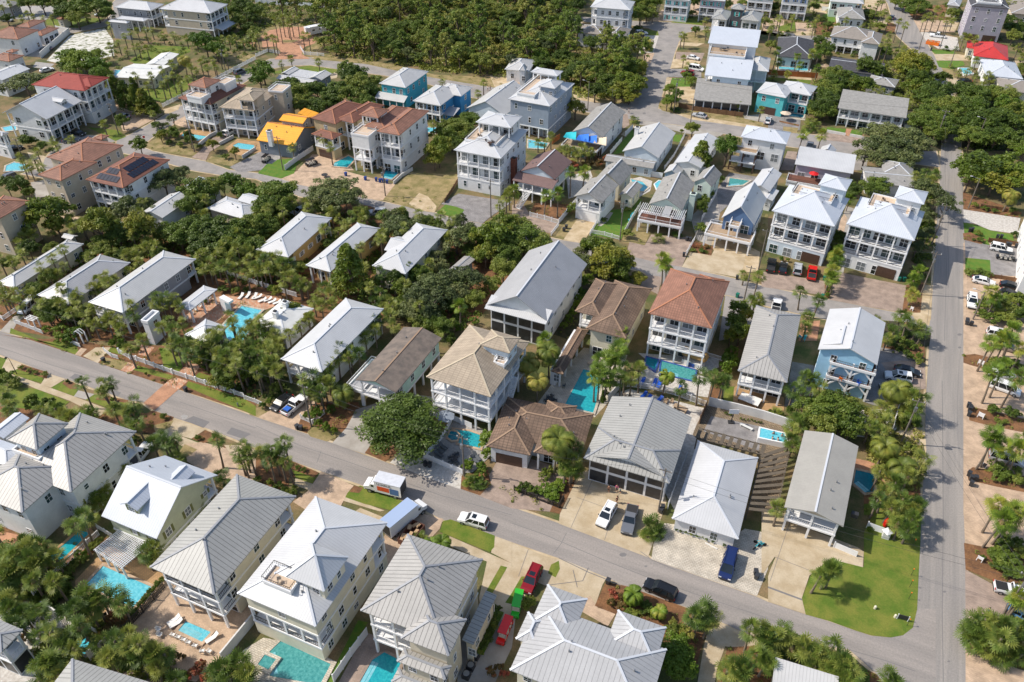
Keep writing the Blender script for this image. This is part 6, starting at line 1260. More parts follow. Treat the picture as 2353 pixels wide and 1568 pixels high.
T('sabal','beside the golden villa','610,1260,6,1.6 680,1350,5.5,1.4')
T('sabal','by the orange-roofed cottage','330,1340,4.5,1.5 1630,1130,4,1.3 1710,755,3.5,1.2 2040,850,3.5,1.4 2090,760,4,1.3')
T('magr','between the white tiled villa and roof-terrace house','1680,1370,130,9.5 1720,1250,110,8 1640,1460,90,6')
T('oak','behind the roof-terrace house','1850,1180,130,7 1950,1110,110,6 1800,1290,110,6 1950,1230,90,6 1750,1170,80,6 1850,1350,60,5')
tile(1,1)
T('oak','hanging over the middle street, left of centre','200,200,180,8.5 100,330,130,8 250,310,120,7 60,480,120,7 150,520,90,6')
T('grey','over the middle street opposite the paved court','720,180,240,9 560,220,130,8 880,240,130,8 740,290,150,8')
T('grey','between the two white-roofed cottages by the street','1300,520,190,8 1160,640,90,6 1250,440,120,7 1330,680,80,6 1840,620,170,7.5 1870,470,100,6 1750,560,90,6 1960,560,110,7')
T('magr','right of the cream two-storey cottage','2170,600,210,10 2110,760,110,7 2290,490,110,8 2310,640,110,8')
T('magn','tallest, in front of the cream long cottage','860,900,180,11.5')
T('magr','close to the big conical magnolia','1420,940,80,6.5 1280,1010,90,7 1340,1100,90,6')
T('grey','in the dark grove behind the mint stilt house','1620,1080,200,8 1500,1170,170,8 1750,1000,150,7.5 1950,980,160,7.5 1600,1240,180,7.5 1450,1280,150,7 1840,1120,130,6 1660,800,90,5.5 1700,900,90,5')
T('oak','over the street left of the big grey gable','2300,780,130,7 2270,900,120,7 2352,700,100,7 2180,1040,90,4 2000,1160,80,4 1560,1380,120,5 1700,1420,120,5 1480,1380,80,5')
T('wash','alone beside the screened grey gable house','1870,1230,6.5,1.6')
T('sabal','between the oaks and the yellow cottage','690,380,4.5,1.4 820,480,4.5,1.4 880,420,4,1.4 980,400,4,1.4 930,370,4 450,290,4,1.3 620,545,5,1.3 760,430,4')
T('sabal','in the grove left of the pool court loungers','50,830,6,1.4 140,790,6,1.4 200,800,6,1.5 250,850,5.5,1.4 110,880,6,1.3 220,920,5,1.4 320,970,5,1.5 400,1000,5,1.4 250,1010,5,1.4 460,1040,4.5,1.3 30,900,5,1.3 400,1050,4,1.3 290,900,5,1.3')
T('sabal','around the low pool house with chimneys','620,1060,4.5,1.5 560,1140,4.5,1.4 680,1130,4.5,1.4 600,1240,4,1.4 530,1200,4,1.3 480,1350,4,1.4 100,1440,5,1.4 160,1490,5,1.4 300,1500,5,1.4 400,1420,4.5,1.4 20,1480,5,1.3 1150,1130,5,1.4 1220,1180,5,1.4 1180,1240,4,1.3 1100,1200,4,1.3 700,1220,4,1.3')
T('magr','in front of the pool house with chimneys','330,1290,90,6 480,1370,70,5 190,1110,50,3')
T('sabal','along the right side of the screen-porch house','1060,1370,5,1.4 1130,1350,5,1.3 980,1430,5,1.5 1090,1460,4.5,1.4 900,1540,4.5,1.3 1230,1330,5,1.4 1250,1230,5,1.3 1000,1520,4.5,1.4 1270,1420,4,1.3')
T('bush','beside the fence above the pool court','150,1110,50,2.5 440,1130,60,3 2000,1400,50,2 1860,1470,50,2.5')
T('sabal','left of the white villa with roof terrace','2240,300,4,1.4 2300,240,4.5,1.4 2330,200,5,1.3')
tile(0,2)
T('sabal','on the south verge near the brick crossing','750,390,6,1.35 930,390,6,1.4 990,380,6,1.5 960,440,5.5,1.3 1040,620,4.5,1.2 1110,610,4.5,1.3 1220,560,6,1.4 1160,640,5,1.3 1230,650,5,1.4 1190,740,4.5,1.3 1260,740,4.5,1.3')
T('sabal','on the lawn at the lower left edge','40,540,5,1.5 60,600,4.5,1.4 20,470,5,1.3 100,640,4,1.2 380,620,2.2,1.2 500,620,2.2,1.3 570,660,2.2,1.3 640,690,2,1.1 780,640,2.2,1.2 840,660,2,1.1 670,660,2,1')
T('sabal','around the driveway right of the mansion','1480,880,4.5,1.4 1540,920,4.5,1.4 1400,930,4,1.3 1600,900,4,1.2 1640,1050,2.5,1.2 1970,910,6.5,1.4 2230,970,6,1.4 2290,1010,5.5,1.4 2200,1040,5,1.2 2020,1220,3,1.3 2060,1290,3,1.2 1090,1160,3,1.1 1160,1170,3,1 2240,1100,4')
T('sabal','in the passage beside the green dormer house','930,1320,3.5,1.1 960,1380,3,1 880,1420,3.5,1.2 810,1490,3,1.1 900,1480,3,1.1 1820,1530,2.5,1.1 1770,1560,2,1')
T('dbush','clipped, on the lower left lawns','310,580,90,3 450,610,80,3 480,580,50,2 80,380,90,3 150,410,60,2 30,330,50,3')
T('dbush','low, in the mulch beds along the street','270,265,30,1 320,285,30,1 410,305,35,1.2 200,240,25,1 620,370,25,1 1040,540,30,1.2 1500,700,35,1.5 1250,930,60,2 1820,890,35,1.2 1490,360,15,1 1340,300,18,1')
T('sabal','along the white balustrade by the brick walk','1180,60,5,1.3 1300,-20,6,1.2 1610,0,6,1.4 1560,20,5.5,1.3 1660,30,5.5,1.2 1770,30,5.5,1.4 1830,50,5.5,1.3 1880,0,6,1.4 1920,50,5,1.3 2060,200,5,1.4 2010,240,4.5,1.4 2120,260,4.5,1.4 2180,160,5.5,1.4 2230,230,5,1.4 2100,120,5.5,1.4 2200,70,6,1.4 1980,-40,6,1.3 2290,140,5.5,1.4')
T('bush','inside the white balustrade','1130,60,50,3 1270,80,30,1.5 1600,100,40,2 1740,170,35,2 1900,230,50,2 2100,400,30,1.5 2230,370,50,2 1040,30,45,2 560,10,60,2.5')
T('magr','between pool house and front fence','2300,120,90,6 2270,300,70,4')
tile(1,2)
T('hero','huge, round, over the street by the mint house','1340,770,375,8.5')
T('sabal','in the front garden left of the parked vehicles','40,130,6,1.4 130,110,6,1.4 90,200,5.5,1.4 170,190,5.5,1.4 30,260,5,1.4 200,280,5,1.4 120,40,6,1.4 60,60,6,1.3')
T('sabal','in front of the screen-porch house','450,350,6,1.4 520,330,6,1.5 560,380,5.5,1.4 470,430,5.5,1.4 620,360,5.5,1.4 590,440,5,1.4 680,370,5.5,1.3 670,240,5,1.4 740,140,5.5,1.4 800,50,5.5,1.4 860,90,5,1.4 850,150,5,1.4 930,110,5,1.3 650,300,5,1.3 530,480,4.5,1.3 690,200,5,1.2')
T('date','with yellow fruit stalks beside the mint stilt house','790,470,4,1.05')
T('bush','clipped, beside the low white fence','575,785,50,2.5 655,815,50,2.5 720,840,40,2 560,700,60,2.5 470,700,40,2')
T('bush','by the small front pool terrace','2140,960,120,3.5 1945,1150,75,2 2080,1170,60,2 2060,1240,60,2 2130,1060,70,2.5')
T('fanbush','at the corner of the shell driveway','2010,1290,1.5,1.4 1950,1290,1.2,1.0 2070,1310,1.2,1')
T('sabal','in a trio on the south verge, street centre','150,960,7,1.5 260,950,7,1.5 120,1080,6,1.3 220,1060,6,1.5 290,1080,6,1.2 30,1010,4,1.2')
T('dbush','clipped balls beneath the palm trio','130,1310,40,1.5 220,1330,40,1.5 180,1350,30,1.2 260,1370,35,1.4 300,1390,35,1.4 350,1395,38,1.5 350,1350,30,1.2 20,1280,40,1.5 440,1180,30,1 380,1160,30,1')
T('dbush','beneath the palms by the parked pickup','600,560,60,3 690,640,50,2 560,640,50,2 900,100,40,2 190,450,70,2.5 130,360,60,2.5 1800,40,60,4')
T('bush','small, inside the front garden on the left','60,600,40,1.5 120,560,40,1.5')
T('sabal','cluster behind the seamed roof house, lower centre','1660,-40,4')
tile(2,0)
T('magr','alone in front of the slate-blue house','585,985,100,7')
T('bright','tall, between the blue cottage and deck tower house','1985,1350,130,10')
T('magn','lit yellow-green in front of the white gable cottage','1740,1430,120,8.5')
T('sabal','around the pool below the shade sails','500,1370,4.5,1.3 560,1380,4.5,1.4 610,1400,4.5,1.4 680,1390,4.5,1.4 730,1390,4,1.3 450,1370,4,1.2 640,1350,4.5,1.2 580,1440,3,1.2 360,1250,4,1.2 240,1310,3,1 300,1310,3,1')
T('fbush','lush, beside the low grey shed','870,1490,60,3 800,1530,60,3 560,1540,60,3 700,1530,60,3')
T('date','small, along the street at top centre','1245,385,3,1 2080,940,3,1.2')
T('sabal','along the top centre street','1500,70,5,1.2 1300,90,5,1.3 1190,160,5,1.3 1560,320,5,1.3 1590,330,4.5,1.1 1580,530,3.5,1 1610,600,4,1.4 1780,180,3,1.3 1800,90,4,1.2 1790,270,4,1.3 1950,250,3,1.3 1990,280,3,1.2 2010,260,2.5,1.1 1115,1090,3 2290,1000,4,.8 2330,140,6,1.5')
T('bright','loose, beside the restaurant front deck','1450,830,60,6 1470,910,80,6 1430,940,60,5 1520,870,60,6 1650,740,60,4 1600,700,50,5')
T('oak','around the houses by the upper side street','1180,120,110,9 1250,30,110,9 1140,30,80,9 600,60,80,9 560,30,60,8 1330,20,60,7 1240,130,80,6 1660,1175,70,5 1560,1210,20,2')
T('dbush','low, near the upper street corner','1560,130,50 1150,270,60,2 1500,1010,60,1 2060,1030,40 1690,590,20')
T('fanbush','in the roadside gravel by the walking man','1130,1100,1.6,1.3')
tile(3,0)
T('magr','left of the main road, upper right','1360,560,160,9.5 1440,620,110,8 1300,640,130,8 1380,720,150,8.5 940,620,130,8 1230,560,90,7 1010,640,90,6 1600,720,80,7 860,770,120,7.5 800,790,80,6 1330,790,100,7')
T('oak','around the long grey-roofed apartment block','620,760,110,7 530,830,130,7 560,930,130,7 480,980,110,7 600,680,100,7 480,880,90,7 540,1010,90,6 700,700,90,6 460,1030,90,5')
T('sabal','in the shade behind the apartment block','1050,850,4,1.5 1130,870,4,1.5 1190,890,4,1.4 1000,820,4,1.3 1290,880,4,1.5 1350,900,4,1.5 1300,960,3.5,1.3 1180,480,4,1.5 1250,460,4.5,1.4 1180,560,4,1.3')
T('oak','big, crowding both sides of the main road','1480,900,130,8 1560,840,130,8 1640,960,130,8 1490,1040,130,8 1420,1130,130,7.5 1700,1040,110,7 1580,1110,130,7.5 1650,1190,110,7 1540,1230,100,6.5 1800,830,120,7.5 1900,880,130,8 1880,1000,160,8.5 2050,850,120,7 2180,900,130,7.5 1830,1160,120,7 2000,1110,160,8 1880,1250,130,7 2150,1090,170,8.5 2230,1000,130,8 2300,1130,130,7 2100,1250,140,7 2250,1280,130,7 2330,1350,110,6')
T('bright','yellow-topped, in the mass right of the road','1900,1000,90,9 2190,960,110,9.5 2350,1400,80,6')
T('grey','broad, over the side street end','1080,1230,200,9 1270,1260,200,9 1180,1350,190,8.5 980,1330,150,8 1380,1300,130,8 900,1430,110,7 1330,1390,120,7 1060,1450,140,7 1250,1470,130,7')
T('magr','huge and yellow-green at the right edge','2000,1540,270,9 2190,1560,230,9 1860,1620,130,8 2280,1650,150,8 2080,1660,170,7.5')
T('wash','pair beside the grey pickup by the lilac house','310,1240,6,1.7 490,1240,6,1.8')
T('sabal','around the top edge houses on the right','460,160,6,1.4 430,210,5.5,1.4 235,150,5,1.3 120,170,6,1.4 40,220,7,1.4 20,280,6,1.3 110,320,3,1.4 725,180,5,1.3 640,240,3,1.4 880,240,3,1.5 950,230,3,1.5 1020,20,7,1.2 1060,10,7,1.2 1080,110,5,1.4 1050,120,4.5,1.3 1110,180,5,1.3 100,150,6,1.2')
T('sabal','tall, on the road side by the taupe-roof house','1210,190,8,1.4 1265,230,8,1.7 1120,310,5,1.4 1060,380,8,1.7 1110,400,7.5,1.6')
T('wash','around the charcoal-roofed house pool','80,460,7,1.4 270,520,6,1.4 300,590,4,1.2 410,490,6,1.4 470,480,6,1.3 100,570,3,1.1 460,620,4.5,1.3 180,680,2,1.1 60,680,2,1')
T('sabal','around the tower house car park','1390,40,6,1.4 1480,150,6,1.4 1550,90,6,1.4 1530,160,5.5,1.4 1600,150,6,1.4 1650,180,5.5,1.3 1440,160,5.5,1.3 1810,320,6,1.4 1850,330,6,1.4 1910,360,6.5,1.6 1700,190,4,1.2 2210,20,5,1.3')
T('sabal','around the red and ice-blue roofs','1920,550,5,1.4 1840,650,3,1.5 2020,680,4.5,2.0 2060,720,3.5,1.5 2210,810,4,1.9 2250,850,3,1.5 1990,740,3,1.4 2340,520,5,1.6 2310,420,5,1.5 1760,670,2,1.2')
T('oak','on the upper right corner plots','500,470,90,6.5 540,440,70,6 470,380,60,4.5 1350,100,80,5 1430,60,80,5 1350,20,90,6 2200,180,90,6 2260,260,80,6 1030,240,60,4 960,130,70,3 920,110,60,3 2250,50,60,4')
T('fanbush','around the upper right car park','1640,450,1.2,1.2 1730,450,1.2,1 1680,610,1,1 790,490,2,1.3 880,520,2,1.5 940,540,2,1.4 1880,740,1,1.2')
T('fanbush','beside the turquoise house','400,1110,2.5,2 360,1150,2.5,1.8 440,1150,2.5,1.8 390,1180,2,1.6')
tile(3,1)
T('grey','in the strip between right twin house and the road','1430,170,120,8.5 1640,320,110,8 1570,250,90,7 1420,400,90,6 1400,450,80,6 1390,620,90,6 1400,280,80,6.5 1370,700,80,5 1470,580,60,5')
T('oak','between the twin houses and behind them','1010,130,130,5 940,180,70,4.5 780,200,70,6 750,260,60,6 740,140,60,5 650,620,80,5 640,690,70,4')
T('wash','column of sunlit fans between the twin houses','610,760,6,1.6 640,720,6,1.5 600,840,5.5,1.7 650,810,5.5,1.6 590,920,5,1.6 620,980,4.5,1.4 570,970,4.5,1.3 660,760,5.5,1.5')
T('wash','yellow, at the foot of the utility pole','1330,1130,3,1.7 1380,920,3.5,1.6 1340,1000,2.5,1.5 720,260,4,1.3')
T('sabal','on the street opposite the twin houses','325,1100,5,1.6 460,1190,4.5,1.6 370,1350,3,1.5 340,1460,3,1.4')
T('sabal','around the corner right of the sky blue house','1010,1380,3.5,1.5 1230,1310,5,1.8 1290,1390,4.5,1.6 1430,1450,4,1.8 1140,1490,3.5,1.6 1380,1420,4,1.5 1100,1540,3,1.3')
T('sabal','shaggy, beside the upper main road','1450,20,5,1.8 1540,40,5,1.8 1370,40,5,1.6 1500,90,4.5,1.6')
T('date','beside the right edge driveway bed','2230,210,5,1.05')
T('wash','over the parked cars at the right edge','2060,1110,5,1.9 2090,1160,4.5,1.5 2120,1530,6,1.6 2200,1520,6,1.6 2270,1480,6,1.6')
T('dbush','in the bed between car parks, right edge','2000,1260,110,3.5 2120,1280,130,4 2260,1240,120,4 2300,1360,120,3.5 2180,1380,120,3 2050,1380,90,2.5 1960,1320,60,2')
T('dbush','low, along the right side verge','1900,320,35 1990,350,35 2020,350,25 2080,370,30 2240,380,40,2 1930,580,40,1.5 1950,640,35 1850,940,60,1.5 1950,940,60,1.5 2020,960,50,1.5 2265,600,35,2 1890,630,20,.8')
T('bush','in the hedge between the twin driveways','125,820,28,1.4 180,825,22,1.2 560,1100,30,1.5 545,1150,28,1.5 560,1060,28,1.5 575,1020,25,1.5 1480,560,40,2 1400,560,50,4 1330,1060,60,3')
T('dbush','dark, at the junction corner bed','1130,1450,50,1.5 1200,1550,70,1.5 1290,1600,60,1.5 1260,1500,60,1.5')
tile(2,1)
T('oak','between the middle street and the brown villa hedge','110,620,200,8 60,520,130,7 250,700,140,7 30,700,120,7 0,800,80,5')
T('magr','dark, by the street above the brown villa','920,800,190,8.5 780,700,150,7.5 980,900,120,6.5 860,920,110,5 1160,990,70,3.5 1040,1000,60,3')
T('grey','overhanging the street near the cross-gable house','740,680,110,6.5 640,760,80,5 680,840,90,5 590,820,60,4.5')
T('bush','forming the bright hedge beside the grey gable house','640,1140,50,2.5 610,1200,50,2.5 590,1260,45,2.5 640,1060,60,3 700,1030,60,3 560,1330,45,2.5 520,1390,45,2.5 480,1440,40,2 760,950,60,3 940,1010,60,3 670,1190,40,2')
T('wash','large pair, at the kerb by the brown villa','1410,810,7,2.1 1440,870,6,1.7')
T('fanbush','on the verge of the pergola deck house','1350,620,1.8,1.8')
T('wash','slim, beside the brown gable house front','300,225,6,1.7 425,210,6.5,1.8 545,10,7,1.6 660,0,5,1.8 20,190,4.5,1.6')
T('dbush','along fences in the middle street gardens','540,380,60,2.5 560,340,50,2 1055,600,60,2.5 840,460,40,1.5 1740,560,70,3 1730,400,70,5 1790,260,70,4 1760,330,60,4 1490,590,40,1.5 1540,600,35,1.2 1750,740,40,1 1660,730,35,1 1900,110,50,3 1060,350,40,1')
T('fbush','in the rocky bed below the pergola house','1700,690,40,.9 1740,710,40,.9 1790,700,30,.9')
T('magr','between the red tile house and the tan house','2080,1280,100,6 2050,1400,100,6 2100,1480,110,6 2150,1340,80,5 2010,1530,70,4')
T('sabal','along the lane right of the red tile house','2140,945,3,1.3 2260,990,5,1.7 2240,1170,4,1.8 2200,1200,3.5,1.5 2280,1200,3.5,1.5')
T('wash','by the brown villa pool wall','1010,1510,6,2 320,1530,6,1.4')
tile(2,2)
T('date','beside the long turquoise pool and brown front villa','350,80,7,1.1 160,180,6,1.1 240,340,7,1.15 400,870,9,1.25')
T('wash','in a row between the two pools','830,160,6,1.9 960,60,7,1.9 920,140,6,1.8 810,280,7,2 870,320,6,1.8 770,330,6,1.5 1010,40,6,1.6 940,220,5,1.6')
T('sabal','behind the white picket fence by the sand yard','1050,260,6,1.7 1010,330,5.5,1.5 1190,240,6,1.9 1560,400,6,1.8 1740,340,6.5,2 1860,310,5.5,1.8 1930,360,5,1.7 1970,330,5,1.5 1100,350,5,1.4')
T('pygmy','standing in the sand beside the blue-edged pool','1410,320,4.5,1')
T('bush','bright green, between the pool and the tan house','1990,240,100,4 1960,300,60,3 2010,130,60,3')
T('sabal','left of the grey seam house porch','500,1060,5.5,1.8 560,1080,5.5,1.7 610,980,5.5,1.8 540,1130,4.5,1.5 480,1160,4.5,1.3 590,1190,3,1.4')
T('dbush','planted in front of the arched entry villa','120,1350,60,2 180,1380,60,2 310,1250,60,2 380,1200,50,2 60,1370,40,1.5 300,1210,30,2')
T('bush','clipped hedge beside the palms, villa garden','290,1370,80,1.5 360,1400,90,1.5 420,1340,80,1.5 450,1300,60,1.4 380,1440,70,1.5')
T('dbush','small, against the white back wall','2105,705,12,.7 2135,715,12,.7 2170,715,12,.7 2205,718,12,.7 2235,730,12,.7 2270,740,12,.7 2293,742,12,.7 1970,655,18,.7 2010,670,18,.7')
T('dbush','columnar, along the pool side','910,380,30,3 880,450,35,3 850,520,35,3 830,580,30,3')
tile(2,3)
T('fanbush','beside the concrete driveway of the grey cars','1290,130,2.2,2.2 1250,200,1.5,1.6 1330,190,1.5,1.6')
T('dbush','in the hedge before the white bungalow','1520,155,30,1 1560,170,30,1 1600,185,30,1 1640,195,30,1 1690,210,30,1 1740,225,30,1 1800,245,30,1 1850,265,28,1 1960,300,25,1 2000,315,22,1')
T('fbush','in the mulch bed at the driveway corner','930,770,60,1.8 1000,800,50,1.5 910,840,50,1.5 1010,860,70,1.2')
T('dbush','in the mulch bed behind the black car','1060,920,60,1 1130,940,60,1 1230,900,70,1.5 1300,960,30,1 1240,850,50,1.3')
T('pygmy','two small ones in the mulch bed','1120,760,2.3,1 1360,900,1.8,.9')
T('sabal','at the street edge below the black car','1680,920,5,1.9 1750,900,5,1.9 1830,950,4.5,1.7 1720,980,4.5,1.6 1800,1010,4,1.5')
T('sabal','along the lower right path, bottom edge','2200,1100,5,1.7 2320,1080,5,1.7 2340,1150,4.5,1.6 2060,1400,4,1.9 2130,1420,4,1.8 2000,1450,3.5,1.6 2260,1330,4,1.7 2320,1360,4,1.7 2100,1510,3.5,1.7')
T('bright','round and dark-shadowed by the huge hipped roof','1520,1310,180,5 1560,1250,120,4 1480,1420,150,4.5 1580,1450,130,4')
T('scrub','wispy, above the round green tree','1500,1100,90,3 1590,1130,90,3 1480,1030,50,2')
T('dbush','by the green golf cart','140,870,70,2.5 180,830,40,2')
tile(3,3)
T('sabal','trio on the corner lawn','465,570,4.5,1.3 560,520,4.8,1.4 610,500,5,1.4')
T('sabal','in the hedge along the bottom right street','40,1130,4.5,1.8 110,1150,4.5,1.7 180,1120,4,1.6 240,1230,4.5,1.8 320,1250,4.5,1.8 400,1270,4,1.8 460,1290,4,1.5 590,1230,4.5,1.6 690,1360,4.5,1.8 740,1420,4.5,1.9 640,1450,4,1.8 780,1480,4,1.6 560,1440,3.5,1.6 1120,1510,3.5,1.6 20,1200,4,1.4 10,1330,3.5,1.5 430,1420,3,1.4 680,1540,3.5,1.7 1150,1560,3,1.3')
T('sabal','clump at the right edge below the crossing','1900,1010,4,1.8 1980,980,4.5,1.8 2060,1030,4,1.8 2130,1010,4.5,1.8 2200,1050,4,1.7 1870,1090,3,1.6 1960,1110,3.5,1.8 2050,1150,3,1.8 2150,1150,5,1.8 2230,1180,3,1.7 1900,1180,2.5,1.6 2010,1230,2.5,1.6 2110,1260,2,1.6 2250,1280,2,1.6 2330,1050,4,1.8 2340,1200,3,1.6 2330,1300,2,1.6 2160,1350,1.5,1.4')
T('wash','tall, over the right edge car park, lower right','2150,30,7.5,1.9 2270,10,7.5,1.7 2340,770,5,1.5 2200,60,6,1.5 2300,800,4,1.3')
T('dbush','in the orange mulch bed at the lower right','2120,270,90,2.5 2170,320,90,2.5 2060,400,60,1.5 2130,420,110,2 2240,450,100,2 2330,400,90,2 2200,540,90,1.5 2300,560,90,1.5 2290,300,60,2 1970,420,35,1 2100,500,60,1.2')
T('bush','small, at the deck house lawn fence','935,175,38,1.5')
tile(3,2)
T('oak','wide, between the hot tub yard and the blue house','420,620,150,6 560,640,190,7 700,700,170,7 500,740,170,6 760,800,110,5.5 620,560,130,6 740,620,110,6 400,720,110,5')
T('sabal','around the tub behind the low gable roof','240,440,5,1.9 310,500,4.5,1.7 380,330,5.5,1.8 440,360,5.5,1.7 450,420,5,1.5 270,720,4,1.8 240,800,4,1.7 300,780,4,1.6 210,880,3.5,1.5 230,950,3,1.4 80,660,1,1.0 100,1540,4,1.6')
T('date','big arching, beside the small dark pool','1080,960,4.5,1.3 1200,420,5.5,1.1 1240,1120,4,1.3')
T('sabal','between the sky blue house and the road','1290,420,5.5,1.7 1340,480,5.5,1.6 1430,500,6,1.9 1060,600,4.5,1.8 1000,680,5,1.7 1060,730,4.5,1.6 950,760,4.5,1.5 1010,800,4,1.5 1350,650,3.5,1.6 1430,1070,4,1.8 1270,620,3,1.3 1100,540,3,1.3')
T('sabal','thicket beside the deck of the low gable house','1030,1180,5,1.4 1180,1280,4.5,1.4 1290,1240,4.5,1.3 1080,1400,4.5,1.4 1010,1450,4.5,1.3 1130,1510,4,1.4 1250,1440,4,1.3 1330,1540,3.5,1.2')
T('sabal','shading the road beside the deck house lawn','1400,1500,4,1.5 1340,1620,4,1.6 1230,1660,4,1.7 1300,1720,3.5,1.6')
T('dbush','clipped, on the verge by the road','1240,760,60,2.5 1350,770,60,2 1260,700,50,3 1300,30,40,1.5 1340,60,40,1.5 1380,150,45,1.8 1380,200,45,1.8 1230,60,40,1.5 1270,110,40,1.5 1310,150,40,1.5 1150,40,40,1.5 1200,80,40,1.5 1280,1020,70,3')
T('wash','sunlit row at the right edge, middle','2050,10,7,1.5 2250,0,7,1.5 2340,60,6,1.5 2110,280,7.5,1.9 2290,320,7.5,1.9 2180,230,7.5,1.5 2100,880,7,1.9 2180,930,6.5,1.6 2060,900,7,1.5 2330,890,7,1.6 2340,980,6.5,1.5 2130,1480,7,1.8 2230,1520,6.5,1.4')
T('dbush','under the palms at the right edge','2080,200,60,2 2180,210,70,2 2260,220,60,2 2060,640,60,2 2240,690,80,2.5 2100,720,30,1 2180,740,30,1 2100,1190,100,2.5 2130,1260,80,2 2200,1240,60,2 2300,1300,80,2 2280,1210,50,2 2140,750,40,1')
T('dbush','behind the white wall by the mulch corner','80,660,50,1.5 120,680,40,1.2 190,660,40,2.5 20,640,20,1')
tile(0,3)
T('sabal','beside the slim pool of the mansion','690,130,7,1.9 730,60,6,1.5 810,30,4,1.4')
T('sabal','clump at the lower left edge','60,420,6,1.9 130,390,6,1.8 240,340,6,1.8 320,320,5.5,1.8 340,400,6,1.8 280,420,6,1.7 60,530,5.5,1.8 120,560,5,1.8 260,500,5.5,1.8 340,480,5,1.7 40,620,5,1.7 290,600,5,1.6 100,890,4.5,2 200,920,4.5,1.9 40,850,4,1.7 150,970,4,1.8')
T('sabal','overhanging the big light blue pool','800,790,5,1.9 870,830,5,2 900,750,5,1.8 750,860,4.5,1.9 820,900,4.5,1.9 1080,770,5,1.9 1110,830,5,1.6 620,920,4,1.8')
T('sabal','between the white pergola and the grey hip house','1340,380,4,1.7 1400,330,4,1.6 1420,410,3.5,1.4')
T('sabal','along the bottom edge, lower left','600,1180,4.5,1.8 560,1270,4.5,1.9 440,1380,4.5,1.9 380,1440,4,1.9 500,1350,4,1.8 540,1470,4,1.8 340,1540,3.5,1.8 1080,1200,4.5,1.9 1200,1220,4.5,1.9 1290,1190,4.5,1.9 1150,1310,4,1.8 1280,1310,4,1.8 1410,1260,4.5,1.8 1440,1350,4,1.9 1520,1310,4,1.7 1420,1440,3.5,1.7 2060,1420,4,1.9 2180,1400,4,1.9 2280,1450,4,1.9 1990,1480,3.5,1.7 2120,1520,3.5,1.8 2250,1550,3.5,1.7 1620,1540,3,1.6')
T('dbush','in the hedge between the two lower left pools','720,400,50,1.6 680,480,50,1.5 730,470,50,1.5 780,440,45,1.5 650,540,50,1.5 600,590,50,1.5 470,700,60,2 520,670,50,1.5 540,790,60,2 450,840,70,2 100,800,90,2.5 60,760,80,2.5 200,760,60,2 620,700,50,1.5 870,320,50,1.5 920,280,45,1.5 830,350,40,1.4')
T('dbush','clipped hedge beside the big light blue pool','1210,960,40,1.3 1250,920,40,1.3 1290,860,40,1.3 1330,810,40,1.3 1370,760,40,1.3 1410,720,40,1.3 1450,670,40,1.3 1490,630,35,1.3')
T('fbush','mixed, near the bottom left yards','1000,1120,80,2.5 960,1180,60,2 1660,1340,50,1.5 1780,1500,80,2 1850,1440,70,2 230,1180,50,2 1900,1540,60,2 1540,1500,60,2 1100,1030,80,2 1030,1000,60,2 190,980,60,2')
T('bush','leafy, in front of the lower left gravel yard','780,400,35,1.5 2050,1560,60,1.5 1700,1530,60,2')
tile(1,3)
T('pygmy','grey-green, on the verge below the second truck','1700,270,2.5,1.15 1620,290,1.6,.9')
T('dbush','in the hedge left of the red golf cart','2190,960,60,1.6 2180,1040,60,1.6 2150,1110,60,1.6 2120,1180,60,1.6 2080,1250,55,1.6 2220,900,45,1.4 2050,1300,45,1.4')
T('fbush','at the bottom edge by the air conditioners','2160,1480,60,1.5 2230,1440,50,1.5 2280,1500,50,1.5')
T('fanbush','below the construction skip','1520,250,1.5,1.1')
tile(0,1);q_=[(0,1050),(400,600),(900,560),(2352,300),(2352,1050),(1900,950),(1500,1130),(1500,1500),(700,1500),(0,1400)];fill('oak','filling the cottage gardens, left',q_,34,3.5,6,1.7,2.6);fill('sabal','filling the cottage gardens, left',q_,46,3.5,6.5,1,1.6)
tile(1,1);q_=[(0,500),(700,300),(1100,450),(2300,640),(2200,1300),(1500,1500),(1150,1250),(600,1200),(0,1000)];fill('oak','filling the gardens behind the mint house',q_,30,3.5,6,1.7,2.6);fill('sabal','filling the gardens behind the mint house',q_,34,3.5,6.5,1,1.6)
tile(1,2);fill('sabal','filling the garden left of the pickup',[(-560,60),(220,-40),(280,420),(-100,560),(-560,380)],24,4,7,1.1,1.7);fill('magr','filling the garden left of the pickup',[(-560,60),(220,-40),(280,420),(-100,560),(-560,380)],8,4,6,1.5,2.2)
tile(0,3);fill('sabal','filling the lower left gardens',[(-40,250),(420,330),(700,700),(620,1000),(1180,1230),(1560,1300),(1640,1600),(400,1600),(-40,900)],26,3,6,1.2,1.8)
plant_sabals()
